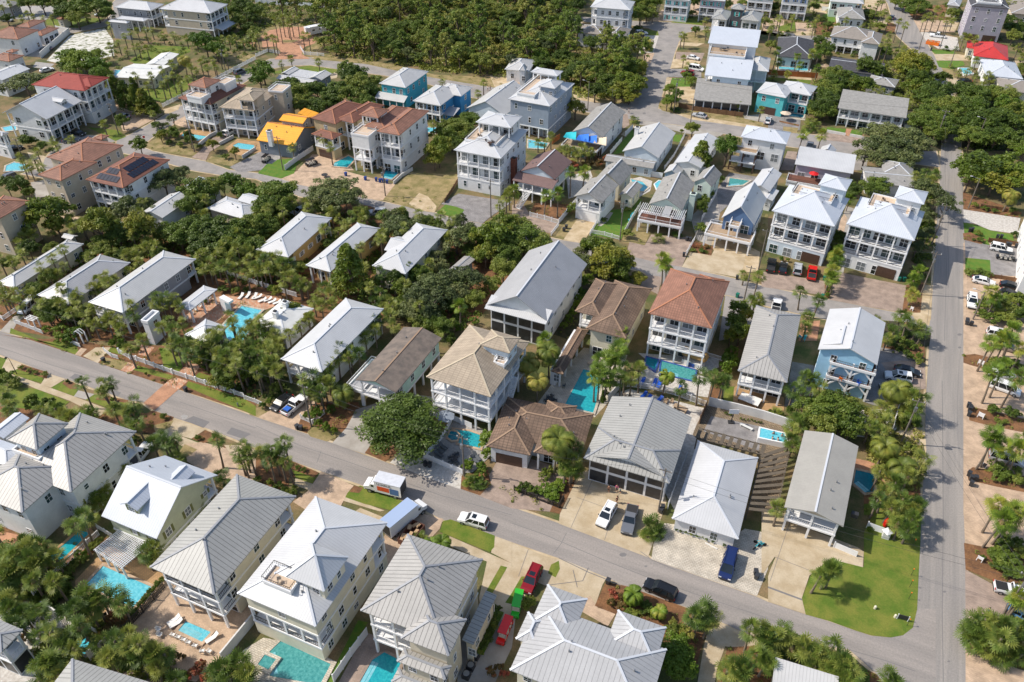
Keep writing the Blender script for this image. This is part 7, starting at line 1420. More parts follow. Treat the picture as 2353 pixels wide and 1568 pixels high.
# ---- the wood at the top centre
tile(1,0)
WOOD=[tuple(G(x,y)[:2])for x,y in[(640,330),(800,260),(780,150),(850,40),(1150,-60),(2400,-60),(3200,-60),(2950,30),(2850,120),(2900,330),(2960,440),(3350,480),(3520,560),(3580,640),(3500,880),(3300,910),(2960,880),(2800,760),(2560,660),(2352,720),(2180,690),(1700,670),(1300,600),(1000,560),(740,520),(620,480)]]
wr=random.Random(5);pts=[]
x0,x1=min(p[0]for p in WOOD),max(p[0]for p in WOOD);y0,y1=min(p[1]for p in WOOD),max(p[1]for p in WOOD)
tries=0
while len(pts)<250 and tries<60000:
 tries+=1;p=(wr.uniform(x0,x1),wr.uniform(y0,y1))
 if poly_in(p,WOOD)and all((p[0]-q[0])**2+(p[1]-q[1])**2>5.0**2 for q in pts):pts.append(p)
for p in pts:
 u=wr.random();near=p[1]<235
 if wr.random()<.12:plant(wr.choice(('bright','grey')),(p[0],p[1],0),wr.uniform(5,8),wr.uniform(2.2,3.6),'lighter rounded tree inside the dense wood at the top centre','trees of the top centre wood: light');continue
 if u<(.15 if near else.38):k,h,r,l='pine',wr.uniform(8,12.5),wr.uniform(3,4.4),'thin-crowned pine inside the dense wood at the top centre'
 elif u<.68:k,h,r,l='oak',wr.uniform(5.5,8.5),wr.uniform(3.2,4.8),'rounded dark oak inside the dense wood at the top centre'
 else:k,h,r,l='scrub',wr.uniform(4,7),wr.uniform(2.8,4),'olive scrub tree inside the dense wood at the top centre'
 plant(k,(p[0],p[1],0),h,r,l,'trees of the top centre wood: '+k)
T('magr','at the right end of the wood by the crossroads','3330,560,110,8 3400,640,130,9 3500,640,110,8 3380,760,130,8 3480,780,120,8 3200,740,130,8 3300,860,110,6 3430,880,90,5 3120,830,110,7')
def scatter_stuff(name,label,poly,n,size,m,zmax,seed):
 rs=np.random.RandomState(seed);P_=[]
 xs=[p[0]for p in poly];ys=[p[1]for p in poly]
 while len(P_)<n:
  p=(rs.uniform(min(xs),max(xs)),rs.uniform(min(ys),max(ys)))
  if poly_in(p,poly):P_.append(p)
 out=[]
 for x,y in P_:
  k=42;d=rs.normal(0,1,(k,3));d/=np.linalg.norm(d,axis=1)[:,None];d[:,2]=abs(d[:,2]);r=size*rs.uniform(.5,1.3)
  C=np.array([x,y,0])+d*np.array([r,r,zmax*rs.uniform(.5,1.1)])*rs.uniform(.7,1,(k,1));out.append(leaves(rs,C,d+np.array([0,0,.6]),.16*size+.1))
 me=arrmesh(name,np.concatenate(out),4,m);o=bpy.data.objects.new(name,me);COL.objects.link(o);return tag(o,label,'undergrowth',None,'stuff')
scatter_stuff('undergrowth','olive scrub undergrowth filling the wood at the top centre',WOOD,1500,2.2,LM['scrub'],1.8,3)
tile(0,1)
scatter_stuff('undergrowth','dark shrubbery under the oaks between the cottages',[tuple(G(x,y)[:2])for x,y in[(1000,560),(1500,330),(2300,300),(2700,330),(2900,420),(2600,600),(2350,720),(2000,900),(1500,680),(1050,720)]],330,1.3,LM['oak'],1.2,4)
tile(1,1)
scatter_stuff('undergrowth','dark shrubbery around the magnolia and mint house',[tuple(G(x,y)[:2])for x,y in[(700,950),(1050,1000),(1400,1000),(1900,900),(2150,1050),(2050,1350),(1800,1500),(1300,1400),(1150,1300),(700,1150)]],330,1.0,LM['oak'],1.0,5)
tile(3,0)
scatter_stuff('undergrowth','dark shrubbery below the trees in the upper right',[tuple(G(x,y)[:2])for x,y in[(420,700),(900,560),(1400,560),(1600,800),(1400,1000),(1340,1060),(1290,930),(700,850),(600,1000),(380,1060)]],330,1.4,LM['oak'],1.2,6)
scatter_stuff('undergrowth','dark shrubbery right of the main road, upper right',[tuple(G(x,y)[:2])for x,y in[(1800,860),(2400,800),(2500,1400),(1900,1380),(1780,1100)]],330,1.4,LM['oak'],1.2,7)
bed_plants()
tile(3,0);T('oak','filling gaps along the top edge, right half','60,60,60,5 430,60,50,5 500,180,40,3 560,230,50,4 1180,20,60,5 1250,60,50,4 1700,120,60,5 1690,60,60,5 2300,60,70,6 2260,330,70,6 2330,260,70,6 960,330,50,4 1090,480,60,5 30,420,50,5 550,330,40,4 2100,560,40,3 2320,640,60,5')
tile(2,0);T('oak','behind the white houses with teal shutters','1680,20,50,5 1980,40,50,5 1660,120,40,3 2120,30,50,4 2340,60,50,5 2330,200,50,4 1690,280,40,4')
for t_,lab,pts,n,sz,h_,sd in(((3,0),'shrubs between the houses at the top right',[(0,-20),(1000,-20),(1060,380),(520,560),(440,340),(0,330)],150,1.2,1.2,25),((3,0),'shrubs along the right edge gardens',[(1420,60),(1700,40),(2400,180),(2400,860),(1900,760),(1700,200)],120,1.1,1.2,26),((0,0),'scrub on the sandy ground at the top left',[(1500,0),(2352,-60),(2352,480),(2050,420),(2130,300),(1700,-20)],260,1.6,1.4,8),((1,0),'scattered scrub on the clearing by the brick court',[(0,40),(900,-40),(850,160),(760,300),(640,230),(300,240),(100,260),(0,300)],300,1.5,1.3,9),((0,0),'shrubs among the palms of the top left gardens',[(950,420),(1500,320),(2352,330),(2352,500),(2000,620),(1700,800),(1500,930),(1240,760),(1050,640)],160,1.0,1.1,10),((0,1),'shrubs crowding the gardens between the long cottages',[(0,1180),(700,720),(900,620),(1500,640),(1750,900),(2300,900),(2352,1060),(1900,1000),(1400,1150),(1000,1450),(200,1330)],420,.9,1.1,19),((1,1),'shrubs along the edges of the yellow and cream cottages',[(-100,900),(760,380),(1500,480),(2200,640),(1900,900),(1600,1000),(1080,1000),(420,980),(0,1080)],420,.9,1.1,22),((3,1),'shrubs under the trees beside the main road',[(1340,180),(1560,120),(1540,600),(1440,1000),(1280,1000),(1360,640)],160,.9,1.0,11),((3,2),'shrubs under the palms by the main road',[(900,640),(1400,600),(1440,1240),(1400,1568),(980,1568),(980,1150),(880,900)],240,.8,.9,12),((3,3),'shrubs between the palms at the bottom right',[(-40,1100),(250,1150),(900,1480),(900,1640),(640,1600),(600,1540),(60,1380),(-60,1500)],200,.8,.9,13),((0,3),'shrubs between the palms at the lower left',[(0,280),(420,330),(700,650),(620,950),(450,880),(0,700)],220,.7,.8,14),((0,3),'shrubs along the bottom edge palms',[(300,1300),(660,1020),(1000,1020),(1180,1250),(1560,1280),(1640,1620),(1300,1568),(690,1290),(420,1568)],220,.7,.8,15),((1,2),'shrubs in the front garden left of the pickup',[(-400,0),(240,60),(300,420),(130,560),(-60,520),(-300,430)],130,.7,.8,16),((3,3),'shrubs at the right edge palm clump',[(1810,1060),(1900,980),(2400,1000),(2400,1440),(1920,1280)],130,.8,.9,17)):
 tile(*t_);scatter_stuff('undergrowth',lab,[tuple(G(x,y)[:2])for x,y in pts],n,sz,LM[('scrub','oak','magn')[sd%3]],h_,sd)
# ======== VEHICLES
for k,c in dict(white=(.80,.80,.79),black=(.012,.013,.015),silver=(.42,.44,.46),grey=(.14,.15,.17),navy=(.012,.025,.10),red=(.62,.015,.012),maroon=(.22,.008,.012),green=(.03,.40,.03),blue=(.10,.22,.38),taupe=(.26,.21,.17),orange=(.75,.17,.02)).items():
 add('paint_'+k,c,rough=.22,spec=.6)
add('tyre',(.02,.02,.02),rough=.8);add('rim',(.45,.46,.47),rough=.35,metal=.7);add('lamp_w',(.75,.76,.75),rough=.2);add('lamp_r',(.45,.01,.01),rough=.3);add('box_blue',(.34,.43,.60),rough=.4);add('box_silver',(.62,.64,.68),rough=.35,var=.12,vs=1.5)
add('graphic_orange',(.72,.10,.03),rough=.5);add('graphic_blue',(.08,.16,.35),rough=.5);add('seat',(.62,.58,.5),rough=.7);add('tub_blue',(.02,.12,.5),rough=.5);add('cardboard',(.48,.32,.18),rough=.9);add('lettering',(.03,.03,.03),rough=.6)
KND=dict(sedan=(4.7,1.82,[(-.5,.62),(-.49,.86),(-.40,.98),(-.2,1.0),(.2,.98),(.40,.84),(.485,.70),(.5,.5)],(-.42,-.24,.06,.24),1.42),suv=(4.85,1.92,[(-.5,.75),(-.495,1.0),(-.4,1.08),(.2,1.08),(.40,1.0),(.485,.85),(.5,.55)],(-.485,-.43,.08,.24),1.76),van=(5.3,2.0,[(-.5,.75),(-.495,1.05),(.25,1.05),(.40,1.0),(.485,.8),(.5,.55)],(-.49,-.465,.17,.34),1.95),pickup=(5.7,2.0,[(-.5,.8),(-.495,1.02),(.14,1.05),(.22,1.1),(.42,1.04),(.49,.9),(.5,.6)],(-.10,-.08,.08,.2),1.85),jeep=(4.6,1.85,[(-.5,.8),(-.495,1.0),(.1,1.0),(.42,1.0),(.49,.9),(.5,.6)],(-.02,0,.02,.08),1.6))
def car_meshes(kind,paint):
 L,Wd,belt,cab,zr=KND[kind];hw=Wd/2
 b=MB();rings=[]
 for i,(x,z)in enumerate(belt):
  e=.86 if i in(0,len(belt)-1)else.95 if i in(1,len(belt)-2)else 1
  r=[(x*L,-hw*e*.94,.32),(x*L,-hw*e,.32+(z-.32)*.55),(x*L,-hw*e*.93,z),(x*L,hw*e*.93,z),(x*L,hw*e,.32+(z-.32)*.55),(x*L,hw*e*.94,.32)]
  rings.append(len(b.v));b.v+=r
 for p,q in zip(rings,rings[1:]):
  for k in range(6):j=(k+1)%6;b.f.append((p+k,q+k,q+j,p+j))
 b.f.append(tuple(rings[0]+k for k in range(6)));b.f.append(tuple(rings[-1]+5-k for k in range(6)))
 body=b.mesh('body','paint_'+paint)
 zb=max(z for _,z in belt)-.03;c0,c1,c2,c3=[v*L for v in cab];g=MB();wb,wt=hw*.93,hw*.76
 lo=[(c0,-wb,zb),(c3,-wb,zb),(c3,wb,zb),(c0,wb,zb)];hi=[(c1,-wt,zr),(c2,-wt,zr),(c2,wt,zr),(c1,wt,zr)]
 g.quad(*hi)
 for i in range(4):j=(i+1)%4;g.quad(lo[i],lo[j],hi[j],hi[i])
 glass=g.mesh('window','glass')
 r=MB();r.box(c1-.03,-wt-.02,zr-.01,c2+.04,wt+.02,zr+.04)
 n={'sedan':3,'suv':4,'van':4,'pickup':3,'jeep':2}[kind]
 for sg in(-1,1):
  for i in range(n):
   t=i/(n-1);r.bar((c0+(c3-c0)*t,sg*(wb+.005),zb),(c1+(c2-c1)*t,sg*(wt+.01),zr),.11 if 0<i<n-1 else.09,.05)
 if kind in('suv','van'):
  for sg in(-1,1):r.bar((c1+.2,sg*wt*.85,zr+.1),(c2-.2,sg*wt*.85,zr+.1),.05)
 roof=r.mesh('roof','paint_'+paint)
 return body,glass,roof
def wheel_meshes(r_=.35):
 t=MB();t.tube([(0,-.12,0),(0,.12,0)],r_,14);m=MB();m.tube([(0,-.13,0),(0,.13,0)],r_*.6,10);return t.mesh('tyre','tyre'),m.mesh('rim','rim')
def add_wheels(o,L,hw,xs=None,r_=.35):
 wt_,wr_=shared(('wheel',r_),lambda:wheel_meshes(r_))
 for x in xs or(-.31*L,.32*L):
  for y in(-hw+.1,hw-.1):
   w=inst('wheel',wt_,o,(x,y,r_));inst('rim',wr_,w)
CARW={'sedan':'car','suv':'suv','van':'van','pickup':'pickup truck','jeep':'jeep'}
def place(rear,front):
 a,f=G(*rear,.5),G(*front,.5);d=f-a;m=(a+f)/2;return(m.x,m.y,0),math.atan2(d.y,d.x)
def car(kind,paint,rear,front,label,group=None):
 p,rz=place(rear,front);L,Wd=KND[kind][:2];hw=Wd/2
 o=thing({'sedan':'parked_car','suv':'parked_suv','van':'parked_van','pickup':'pickup_truck','jeep':'parked_jeep'}[kind],label,CARW[kind],p,rz,group)
 b,g,r=shared((kind,paint),lambda:car_meshes(kind,paint));inst('body',b,o);inst('window',g,o);inst('roof',r,o)
 add_wheels(o,L,hw)
 for y in(-hw*.68,hw*.68):
  inst('headlight',BX('headlight','lamp_w',(-.05,-.2,-.08),(.05,.2,.08)),o,(L*.488,y,.72));inst('taillight',BX('taillight','lamp_r',(-.05,-.14,-.12),(.05,.14,.12)),o,(-L*.497,y*1.15,.88))
  inst('mirror',BX('mirror','dark',(-.06,-.1,-.07),(.06,.1,.07)),o,(L*.17,y*1.55,1.12))
 for sx in(-1,1):inst('bumper',BX('bumper','dark',(-.06,-hw*.86,.34),(.06,hw*.86,.56)),o,(sx*L*.497,0,0))
 if kind in('pickup','jeep'):
  inst('bed',BX('bed','dark' if kind=='pickup' else 'tyre',(-L*.47,-hw*.82,1.0),(-L*.13,hw*.82,1.062)),o)
 if kind=='suv' and paint in('white','red','maroon'):inst('sunroof',BX('sunroof','glass',(-.55,-.42,KND['suv'][4]+.03),(.15,.42,KND['suv'][4]+.055)),o)
 return o
def cars(txt):
 for ln in txt.strip().split('\n'):
  k,c,a,b,d,e,lab=ln.split(None,6);car(k,c,(float(a),float(b)),(float(d),float(e)),lab.split('|')[0].strip(),(lab.split('|')+[None])[1])
def cart(paint,rear,front,label,long=1.0):
 p,rz=place(rear,front);o=thing('golf_cart',label,'golf cart',p,rz);L=2.6*long
 b=MB();b.box(-L/2,-.6,.28,L/2,.6,.42);b.box(L*.3,-.55,.42,L/2,.55,.85);b.box(-L/2,-.55,.42,-L*.3,.55,.8);b.obj('body','paint_'+paint,o)
 s=MB();n=2 if long<1.3 else 3
 for i in range(n):x=-L*.32+i*L*.26;s.box(x,-.55,.42,x+.45,.55,.75);s.box(x-.08,-.55,.75,x+.04,.55,1.1)
 s.obj('seat','seat',o);c=MB();c.box(-L*.46,-.62,1.85,L*.3,.62,1.93);c.obj('canopy','paint_'+paint,o);q=MB()
 for x in(-L*.42,L*.27):
  for y in(-.55,.55):q.bar((x,y,.6),(x*.98,y,1.85),.05)
 q.obj('frame','dark',o);add_wheels(o,L,.62,(-L*.34,L*.36),.24)
def LT(txt,size,parent,loc,rot,m='lettering'):
 cu=bpy.data.curves.new('lettering','FONT');cu.body=txt;cu.size=size;cu.extrude=.004;cu.align_x='CENTER'
 t=bpy.data.objects.new('lettering',cu);me=bpy.data.meshes.new_from_object(t);bpy.data.objects.remove(t);me.materials.clear();me.materials.append(MT[m])
 o=bpy.data.objects.new('lettering',me);COL.objects.link(o);o.parent=parent;o.location=loc;o.rotation_euler=rot;return o
def box_truck(rear,front,label,Lb,paint,boxm,graphics):
 p,rz=place(rear,front);o=thing('box_truck',label,'truck',p,rz);Lc=2.0;L=Lb+Lc;x0=-L/2
 c=MB();c.box(x0,-1.15,.75,x0+Lb,1.15,3.2);c.obj('cargo_box','trim',o);t=MB();t.box(x0-.03,-1.18,3.2,x0+Lb+.05,1.18,3.27);t.obj('box_roof',boxm,o)
 f=MB();f.box(x0,-1.0,.55,x0+L-.2,1.0,.75);f.obj('chassis','dark',o)
 b=MB();xc=x0+Lb+.1;prof=[(xc,.6),(xc+Lc-.1,.6),(xc+Lc,1.25),(xc+1.1,1.5),(xc+.6,2.15),(xc,2.2)]
 for i in range(len(prof)):j=(i+1)%len(prof);b.quad((prof[i][0],-1.0,prof[i][1]),(prof[j][0],-1.0,prof[j][1]),(prof[j][0],1.0,prof[j][1]),(prof[i][0],1.0,prof[i][1]))
 b.quad(*[(x,-1.0,z)for x,z in prof]);b.quad(*[(x,1.0,z)for x,z in reversed(prof)]);b.obj('cab','paint_white',o)
 g=MB();g.quad((xc+1.08,-.85,1.54),(xc+1.08,.85,1.54),(xc+.63,.8,2.14),(xc+.63,-.8,2.14))
 for y in(-1.012,1.012):g.box(xc+.1,min(y,y*.99),1.5,xc+.6,max(y,y*.99),2.0)
 g.obj('window','glass',o);d=MB();d.box(x0-.02,-1.05,.85,x0,1.05,3.05);d.obj('rear_door','dark',o)
 for y in(-.75,.75):inst('headlight',BX('headlight','lamp_w',(-.05,-.2,-.08),(.05,.2,.08)),o,(xc+Lc-.02,y,1.0))
 if graphics:
  for sy in(1,-1):
   q=MB();y=1.16*sy;q.box(x0+2.0,min(y,y+.01*sy),1.25,x0+4.1,max(y,y+.01*sy),2.25);q.obj('orange_panel','graphic_orange',o)
   q=MB();q.box(x0+.35,min(y,y+.01*sy),1.0,x0+1.9,max(y,y+.01*sy),2.35);q.obj('picture_panel','graphic_blue',o)
   LT('U-HAUL',.72,o,(x0+2.8,1.165*sy,2.5),(math.pi/2,0,math.pi if sy>0 else 0))
 add_wheels(o,L,1.1,(x0+1.1,x0+L-1.0),.42)
tile(0,0)
cars('''sedan white 985 130 865 142 white car on the lane at the top left
sedan silver 1200 1082 1060 1066 pale silver car in the shade of the brick-red roofed villa
suv white 2075 1240 2150 1200 white car nosing out beneath the brown tiled villa
sedan black 660 1215 780 1240 black car under the porch of the gabled white house
sedan grey 590 1300 720 1290 grey car at the front of the gabled white house
sedan black 85 1380 175 1358 black car in the carport at the left edge
suv silver 20 185 110 190 silver suv at the top left edge beside palms
sedan grey 470 450 380 450 dark grey car inside the walled villa courtyard
sedan white 400 655 460 640 white car on the drive left of the bright tree
suv grey 2170 680 2240 650 grey vehicle by the fence on the upper lane''')
tile(0,1)
cars('van white 335 1190 195 1320 white minivan parked beside the pink and tan cottages\nsuv grey 110 60 30 90 dark suv under trees near the left edge, upper')
tile(1,0)
p,rz=place((650,290),(490,320));o=thing('travel_trailer','large white travel trailer parked at the brick turning court','trailer',p,rz)
b=MB();b.box(-5,-1.25,.7,3.4,1.25,3.5);b.box(3.4,-1.25,1.7,5,1.25,3.4);b.obj('body','paint_white',o);b=MB();b.box(-3.5,1.25,1.0,-.8,2.0,3.0);b.box(-2.5,-2.0,1.0,.5,-1.25,3.0);b.obj('slide_out','trim',o)
b=MB();b.box(-4.2,-.4,3.5,-3.3,.4,3.75);b.box(-.5,-.3,3.5,.2,.3,3.7);b.obj('roof_unit','roof_flat',o);b=MB()
for x in(-3.6,-1.2,1.6):b.box(x,-1.27,1.9,x+1,1.27,2.5)
b.obj('window','glass',o);add_wheels(o,8,1.2,(-1,0),.38)
cart('black',(460,1520),(560,1490),'black golf cart in front of the golden villa',1.3);cart('black',(60,1500),(130,1440),'dark golf cart in front of the orange-roofed cottage',1.3)
tile(1,1)
cars('suv silver 1190 392 1040 392 silver suv under the trees by the middle street\nsedan silver 470 345 340 400 silver car glimpsed behind the yellow cottage roof')
tile(1,2)
cars('''sedan black 300 510 170 625 black car nosed toward the street beside the white pickup
pickup white 270 665 440 520 white pickup with blue cargo in its bed on brick drive''')
inst('cargo',BX('cargo','tub_blue',(-2.3,-.6,1.03),(-1.3,.6,1.3)),COL.objects['pickup_truck'])
box_truck((1350,1400),(1030,1320),'white rental box truck with orange stripe parked at the kerb',4.6,'white','box_silver',True)
tile(1,3)
box_truck((1235,190),(1500,-30),'long white box truck with pale blue roof beside the skip',5.8,'white','box_blue',False)
cars('suv white 2140 130 1860 48 white suv with roof rails on the lower street')
cart('red',(2330,1000),(2240,1215),'long red six-seat golf cart on the side path',1.5)
def skip(pt,rz,label,m,L=4.2):
 p=G(*pt,.5);o=thing('skip',label,'skip',(p.x,p.y,0),R(rz));b=MB();h=1.3
 for s in((-L/2,-1.1,L/2,-1.02),(-L/2,1.02,L/2,1.1),(-L/2,-1.02,-L/2+.08,1.02),(L/2-.08,-1.02,L/2,1.02)):b.box(s[0],s[1],.1,s[2],s[3],h)
 b.box(-L/2+.08,-1.02,.1,L/2-.08,1.02,.25);b.obj('bin',m,o);d=MB();r_=random.Random(3)
 for i in range(12):x,y=r_.uniform(-L/2+.4,L/2-.4),r_.uniform(-.7,.7);d.bar((x-.4,y,.9+r_.random()*.4),(x+.4,y+r_.uniform(-.4,.4),.9+r_.random()*.5),.5,.12)
 d.obj('debris','cardboard',o)
skip((1430,215),85,'rusty brown skip full of boards behind the long truck','deckred')
tile(0,2)
cars('pickup white 1240 1120 1350 975 white pickup with open hood area beside the mansion')
tile(2,3)
cars('''suv white 930 -70 805 150 white suv with open driver door on the pale driveway
pickup grey 1105 -20 1058 180 dark grey pickup beside the white suv on the driveway
suv black 1490 780 1235 665 black suv parked on the street beside the mulch bed
van navy 2020 370 1950 625 navy blue van on the square-paved parking court
suv maroon 235 515 125 745 dark red suv on the cracked concrete driveway''')
cart('green',(75,745),(20,985),'long green golf cart between the red suv and red cart',1.5)
tile(3,1)
cars('''pickup black 20 940 40 815 black pickup, leftmost of four cars before the left twin house
sedan black 130 945 148 855 black car with red tail lamps, second before the left twin house
suv silver 265 962 282 855 silver suv between black car and red pickup
pickup red 395 1015 415 880 bright red pickup with grey bed cover
pickup white 68 1290 84 1218 white pickup with black bed on the middle street
suv white 2035 700 2250 750 white suv on the cobbled drive at the right edge
sedan white 1885 1000 2080 1045 white hatchback below the round green lawn patch
sedan black 2125 1040 2350 1095 black saloon beside the timber retaining wall, right edge
sedan black 2150 1110 2310 1180 black car half under the palms at the right edge
suv white 1868 1120 1876 1300 white suv facing down beside the main road
suv white 2020 1490 2230 1540 white suv under palm fronds, right edge middle''')
cart('black',(2105,790),(2260,815),'long black golf cart beside the white suv',1.5)
tile(3,2)
cars('''van white 2015 380 2345 495 long white van beneath two palms
suv white 2010 300 2290 330 white suv just above the long white van
sedan taupe 2095 30 2300 90 taupe car at the right edge above the van
van silver 2035 1040 2345 1130 silver minivan beneath the slanting palms, right edge
sedan black 1160 252 1400 305 black car parked beside the road verge
suv white 1325 355 1065 310 white suv with two roof windows beside the black car
sedan grey 1250 450 1045 425 grey car in the shade behind the white suv''')
tile(3,3)
cars('jeep white 2070 685 2400 765 white open-backed jeep with red stripe at the right edge\nsedan blue 2290 930 2420 1000 blue-grey car cut off by the right edge, lower')
tile(2,0)
cars('''sedan white 1608 525 1718 545 white car on the paved lot left of the roof-deck house
van white 1640 628 1745 645 white van beside the roof-deck house
suv maroon 1690 690 1540 665 maroon suv on the cobbles below the white van
sedan silver 1792 1082 1655 1050 silver car parked on the upper street verge
sedan white 2340 1150 2365 1075 white car beside the turquoise house
suv white 1125 315 1255 305 white suv beside the tall white house
suv black 1110 350 1230 340 black suv next to the white suv, top centre
pickup white 1140 455 1168 390 white pickup by the taupe annexe''')
tile(3,0)
cars('''pickup grey 392 1312 372 1395 grey-blue pickup behind the lilac house
pickup white 1645 345 1472 322 white pickup in the top right car park
sedan black 1868 750 1742 752 black car beside the blue plunge pool, upper right
sedan grey 1135 175 1140 150 small grey car by the main road, top''')
skip((1515,400),-12,'bright orange skip filled with timber by the main road','paint_orange',4.6)
# ======== POOLS
def pool(label,wm,pts,cop='paver_white',cw=.45,z=.22,name='swimming_pool',cat='swimming pool',h=0):
 P=[G(x,y,h)for x,y in pts];n=len(P);ar=sum(P[i].x*P[(i+1)%n].y-P[(i+1)%n].x*P[i].y for i in range(n))
 if ar<0:P.reverse()
 c=sum(P,Vector())/n;o=thing(name,label,cat,(c.x,c.y,0));P=[(p-c).to_2d()for p in P];Q=[]
 for i in range(n):
  a,b,d=P[i-1],P[i],P[(i+1)%n];e1=(b-a).normalized();e2=(d-b).normalized();n1=Vector((e1.y,-e1.x));n2=Vector((e2.y,-e2.x));m_=(n1+n2).normalized();Q.append(b+m_*(cw/max(.5,m_.dot(n1))))
 k=MB();zt=h+z
 for i in range(n):
  j=(i+1)%n;k.quad((*P[i],zt),(*Q[i],zt),(*Q[j],zt),(*P[j],zt));k.quad((*Q[i],0),(*Q[j],0),(*Q[j],zt),(*Q[i],zt));k.quad((*P[j],zt-.2),(*P[i],zt-.2),(*P[i],zt),(*P[j],zt))
 k.obj('coping' if not h else 'tub_shell',cop,o)
 bm=bmesh.new();f=bm.faces.new([bm.verts.new((*p,0))for p in P]);bm.normal_update();f.normal_flip()if f.normal.z<0 else None;bmesh.ops.triangulate(bm,faces=[f]);me=bpy.data.meshes.new('water');bm.to_mesh(me);bm.free();me.materials.append(MT[wm]);inst('water',me,o,(0,0,zt-.07))
 if name=='swimming_pool' and n<=5:
  e=P[1]-P[0];nn=Vector((-e.y,e.x)).normalized();L=e.length;a,b=P[0]+e*.03,P[0]+e*min(.97,3.4/L);k=MB()
  for j,(w0,w1)in enumerate(((.06,.55),(.62,1.0))):k.quad((*(a+nn*w0),zt-.064),(*(b+nn*w0),zt-.064),(*(b+nn*w1),zt-.064),(*(a+nn*w1),zt-.064))
  k.obj('step','water_shelf',o)
 return o
add('cop_blue',(.04,.09,.32),rough=.3)
tile(0,3)
pool('slim L-shaped pool between the mansion wall and a white fence','water_teal',[(430,440),(500,525),(590,430),(640,385),(830,205),(745,175),(600,300)],'paver_gold')
pool('large light blue rectangular pool in the gold-paved terrace','water_light',[(950,507),(1395,700),(1225,888),(795,680)],'paver_tan');pool('small light blue plunge pool ringed by white chairs','water_light',[(1710,1015),(1940,1115),(1860,1205),(1640,1100)],'paver_tan')
tile(1,3)
pool('big green-tinted pool below the dazzling white roof house','water_green',[(230,1195),(690,1410),(590,1600),(130,1520),(110,1310)],'paver_white',.6);pool('small square spa basin set in cream paving','water_green',[(85,1330),(190,1375),(120,1470),(20,1420)],'paver_white',.5,.45,'spa_basin','spa');pool('teal pool behind the beige seam-roofed house, bottom edge','water_teal',[(1180,1300),(1340,1380),(1240,1620),(930,1620),(1070,1370)],'paver_pink')
tile(1,2)
pool('turquoise front pool with round spa beside the utility pole','water_teal',[(1830,818),(1960,835),(2090,880),(2060,990),(1860,945),(1870,870)],'paver_tan');pool('small octagonal spa at the end of the front pool','water_deep',[(1790,840),(1840,845),(1865,875),(1850,920),(1800,925),(1762,895)],'paver_tan',.3,.4,'spa_basin','spa')
tile(2,2)
pool('long narrow turquoise lap pool between villas and palms','water_teal',[(655,265),(730,280),(815,380),(800,490),(745,665),(480,600)]);pool('blue-edged sparkling pool under the galleried red-tile house','water_green',[(1375,190),(1690,275),(1670,370),(1360,300)],'cop_blue',.3);pool('deep blue spa corner beside the blue-edged pool','water_deep',[(1240,160),(1340,185),(1310,280),(1225,220)],'cop_blue',.3,.4,'spa_basin','spa')
tile(3,2)
pool('raised blue swim spa with bathers behind the long white wall','water_light',[(-70,800),(150,852),(175,938),(-80,885)],'trim',.25,.1,'swim_spa','spa',1.1)
pool('dark teal pool in the shade of the low gable house','water_deep',[(805,1190),(975,1228),(970,1390),(890,1400),(785,1310)],'paver_tan')
tile(0,0)
pool('big bright pool of the cottage court with fountain jet','water_light',O([(556,705),(602,715),(574,742),(582,750),(553,792),(512,776),(515,748)]),'paver_white')
pool('turquoise pool before the orange-towered villa','water_light',[(1690,1228),(1910,1262),(1825,1302),(1665,1256)],'paver_gold');pool('small turquoise kidney pool before the brown tile villa','water_light',[(2190,1320),(2340,1342),(2325,1388),(2200,1375),(2140,1345)],'paver_gold')
pool('round-ended pool in white deck at the left edge','water_light',[(60,1530),(130,1500),(290,1530),(230,1575),(50,1580)],'paver_white');pool('pale pool beside the gabled white house, left edge','water_light',[(25,1180),(150,1155),(150,1200),(50,1215)]);pool('pool glimpsed under the screen cage','water_light',[(1060,650),(1165,655),(1110,712),(1050,700)])
tile(1,0)
pool('teal pool with stone ledges at the golden villa','water_teal',[(850,1440),(910,1470),(840,1545),(710,1535),(720,1505)],'paver_tan');pool('tiny pool right of the cobalt house','water_light',[(1570,1180),(1660,1180),(1640,1230),(1580,1222)])
tile(1,1)
pool('dark teal pool in the paved court of the white tiled villa','water_deep',[(1195,-12),(1340,5),(1245,88),(1165,70)],'paver_pink')
tile(2,0)
pool('small turquoise pool below the tall slate-blue house','water_light',[(150,1290),(330,1325),(300,1375),(150,1368)]);pool('pool under the shade-sail deck among palms','water_teal',[(540,1400),(680,1420),(660,1455),(540,1440)])
tile(2,1)
pool('bright blue kidney pool beside the cross-gable house','water_light',[(1090,85),(1200,112),(1250,160),(1205,198),(1150,190)],'paver_white');pool('round raised pool beside the tiny gabled shed','water_light',[(1310,130),(1350,98),(1460,112),(1450,150),(1330,178)],'trim',.25);pool('narrow green pool with toys behind the navy house','water_green',[(2000,75),(2180,100),(2120,138),(1985,150)],'paver_white')
tile(3,0)
pool('long pool behind the orange timber fence','water_light',[(100,618),(370,638),(360,658),(100,640)]);pool('deep blue pool in front of the turquoise house','water_deep',[(190,1045),(330,1062),(320,1090),(180,1070)])
pool('plunge pool in white surround near the ice-blue roof','water_light',[(1750,640),(1840,640),(1880,690),(1800,700)],'trim',.3,.5)
tile(0,1)
pool('turquoise pool glimpsed between the two oval magnolias','water_light',[(1010,470),(1160,490),(1130,550),(1000,530)]);pool('little pool behind the tan tiled villa','water_light',[(570,335),(665,370),(640,395),(560,350)])
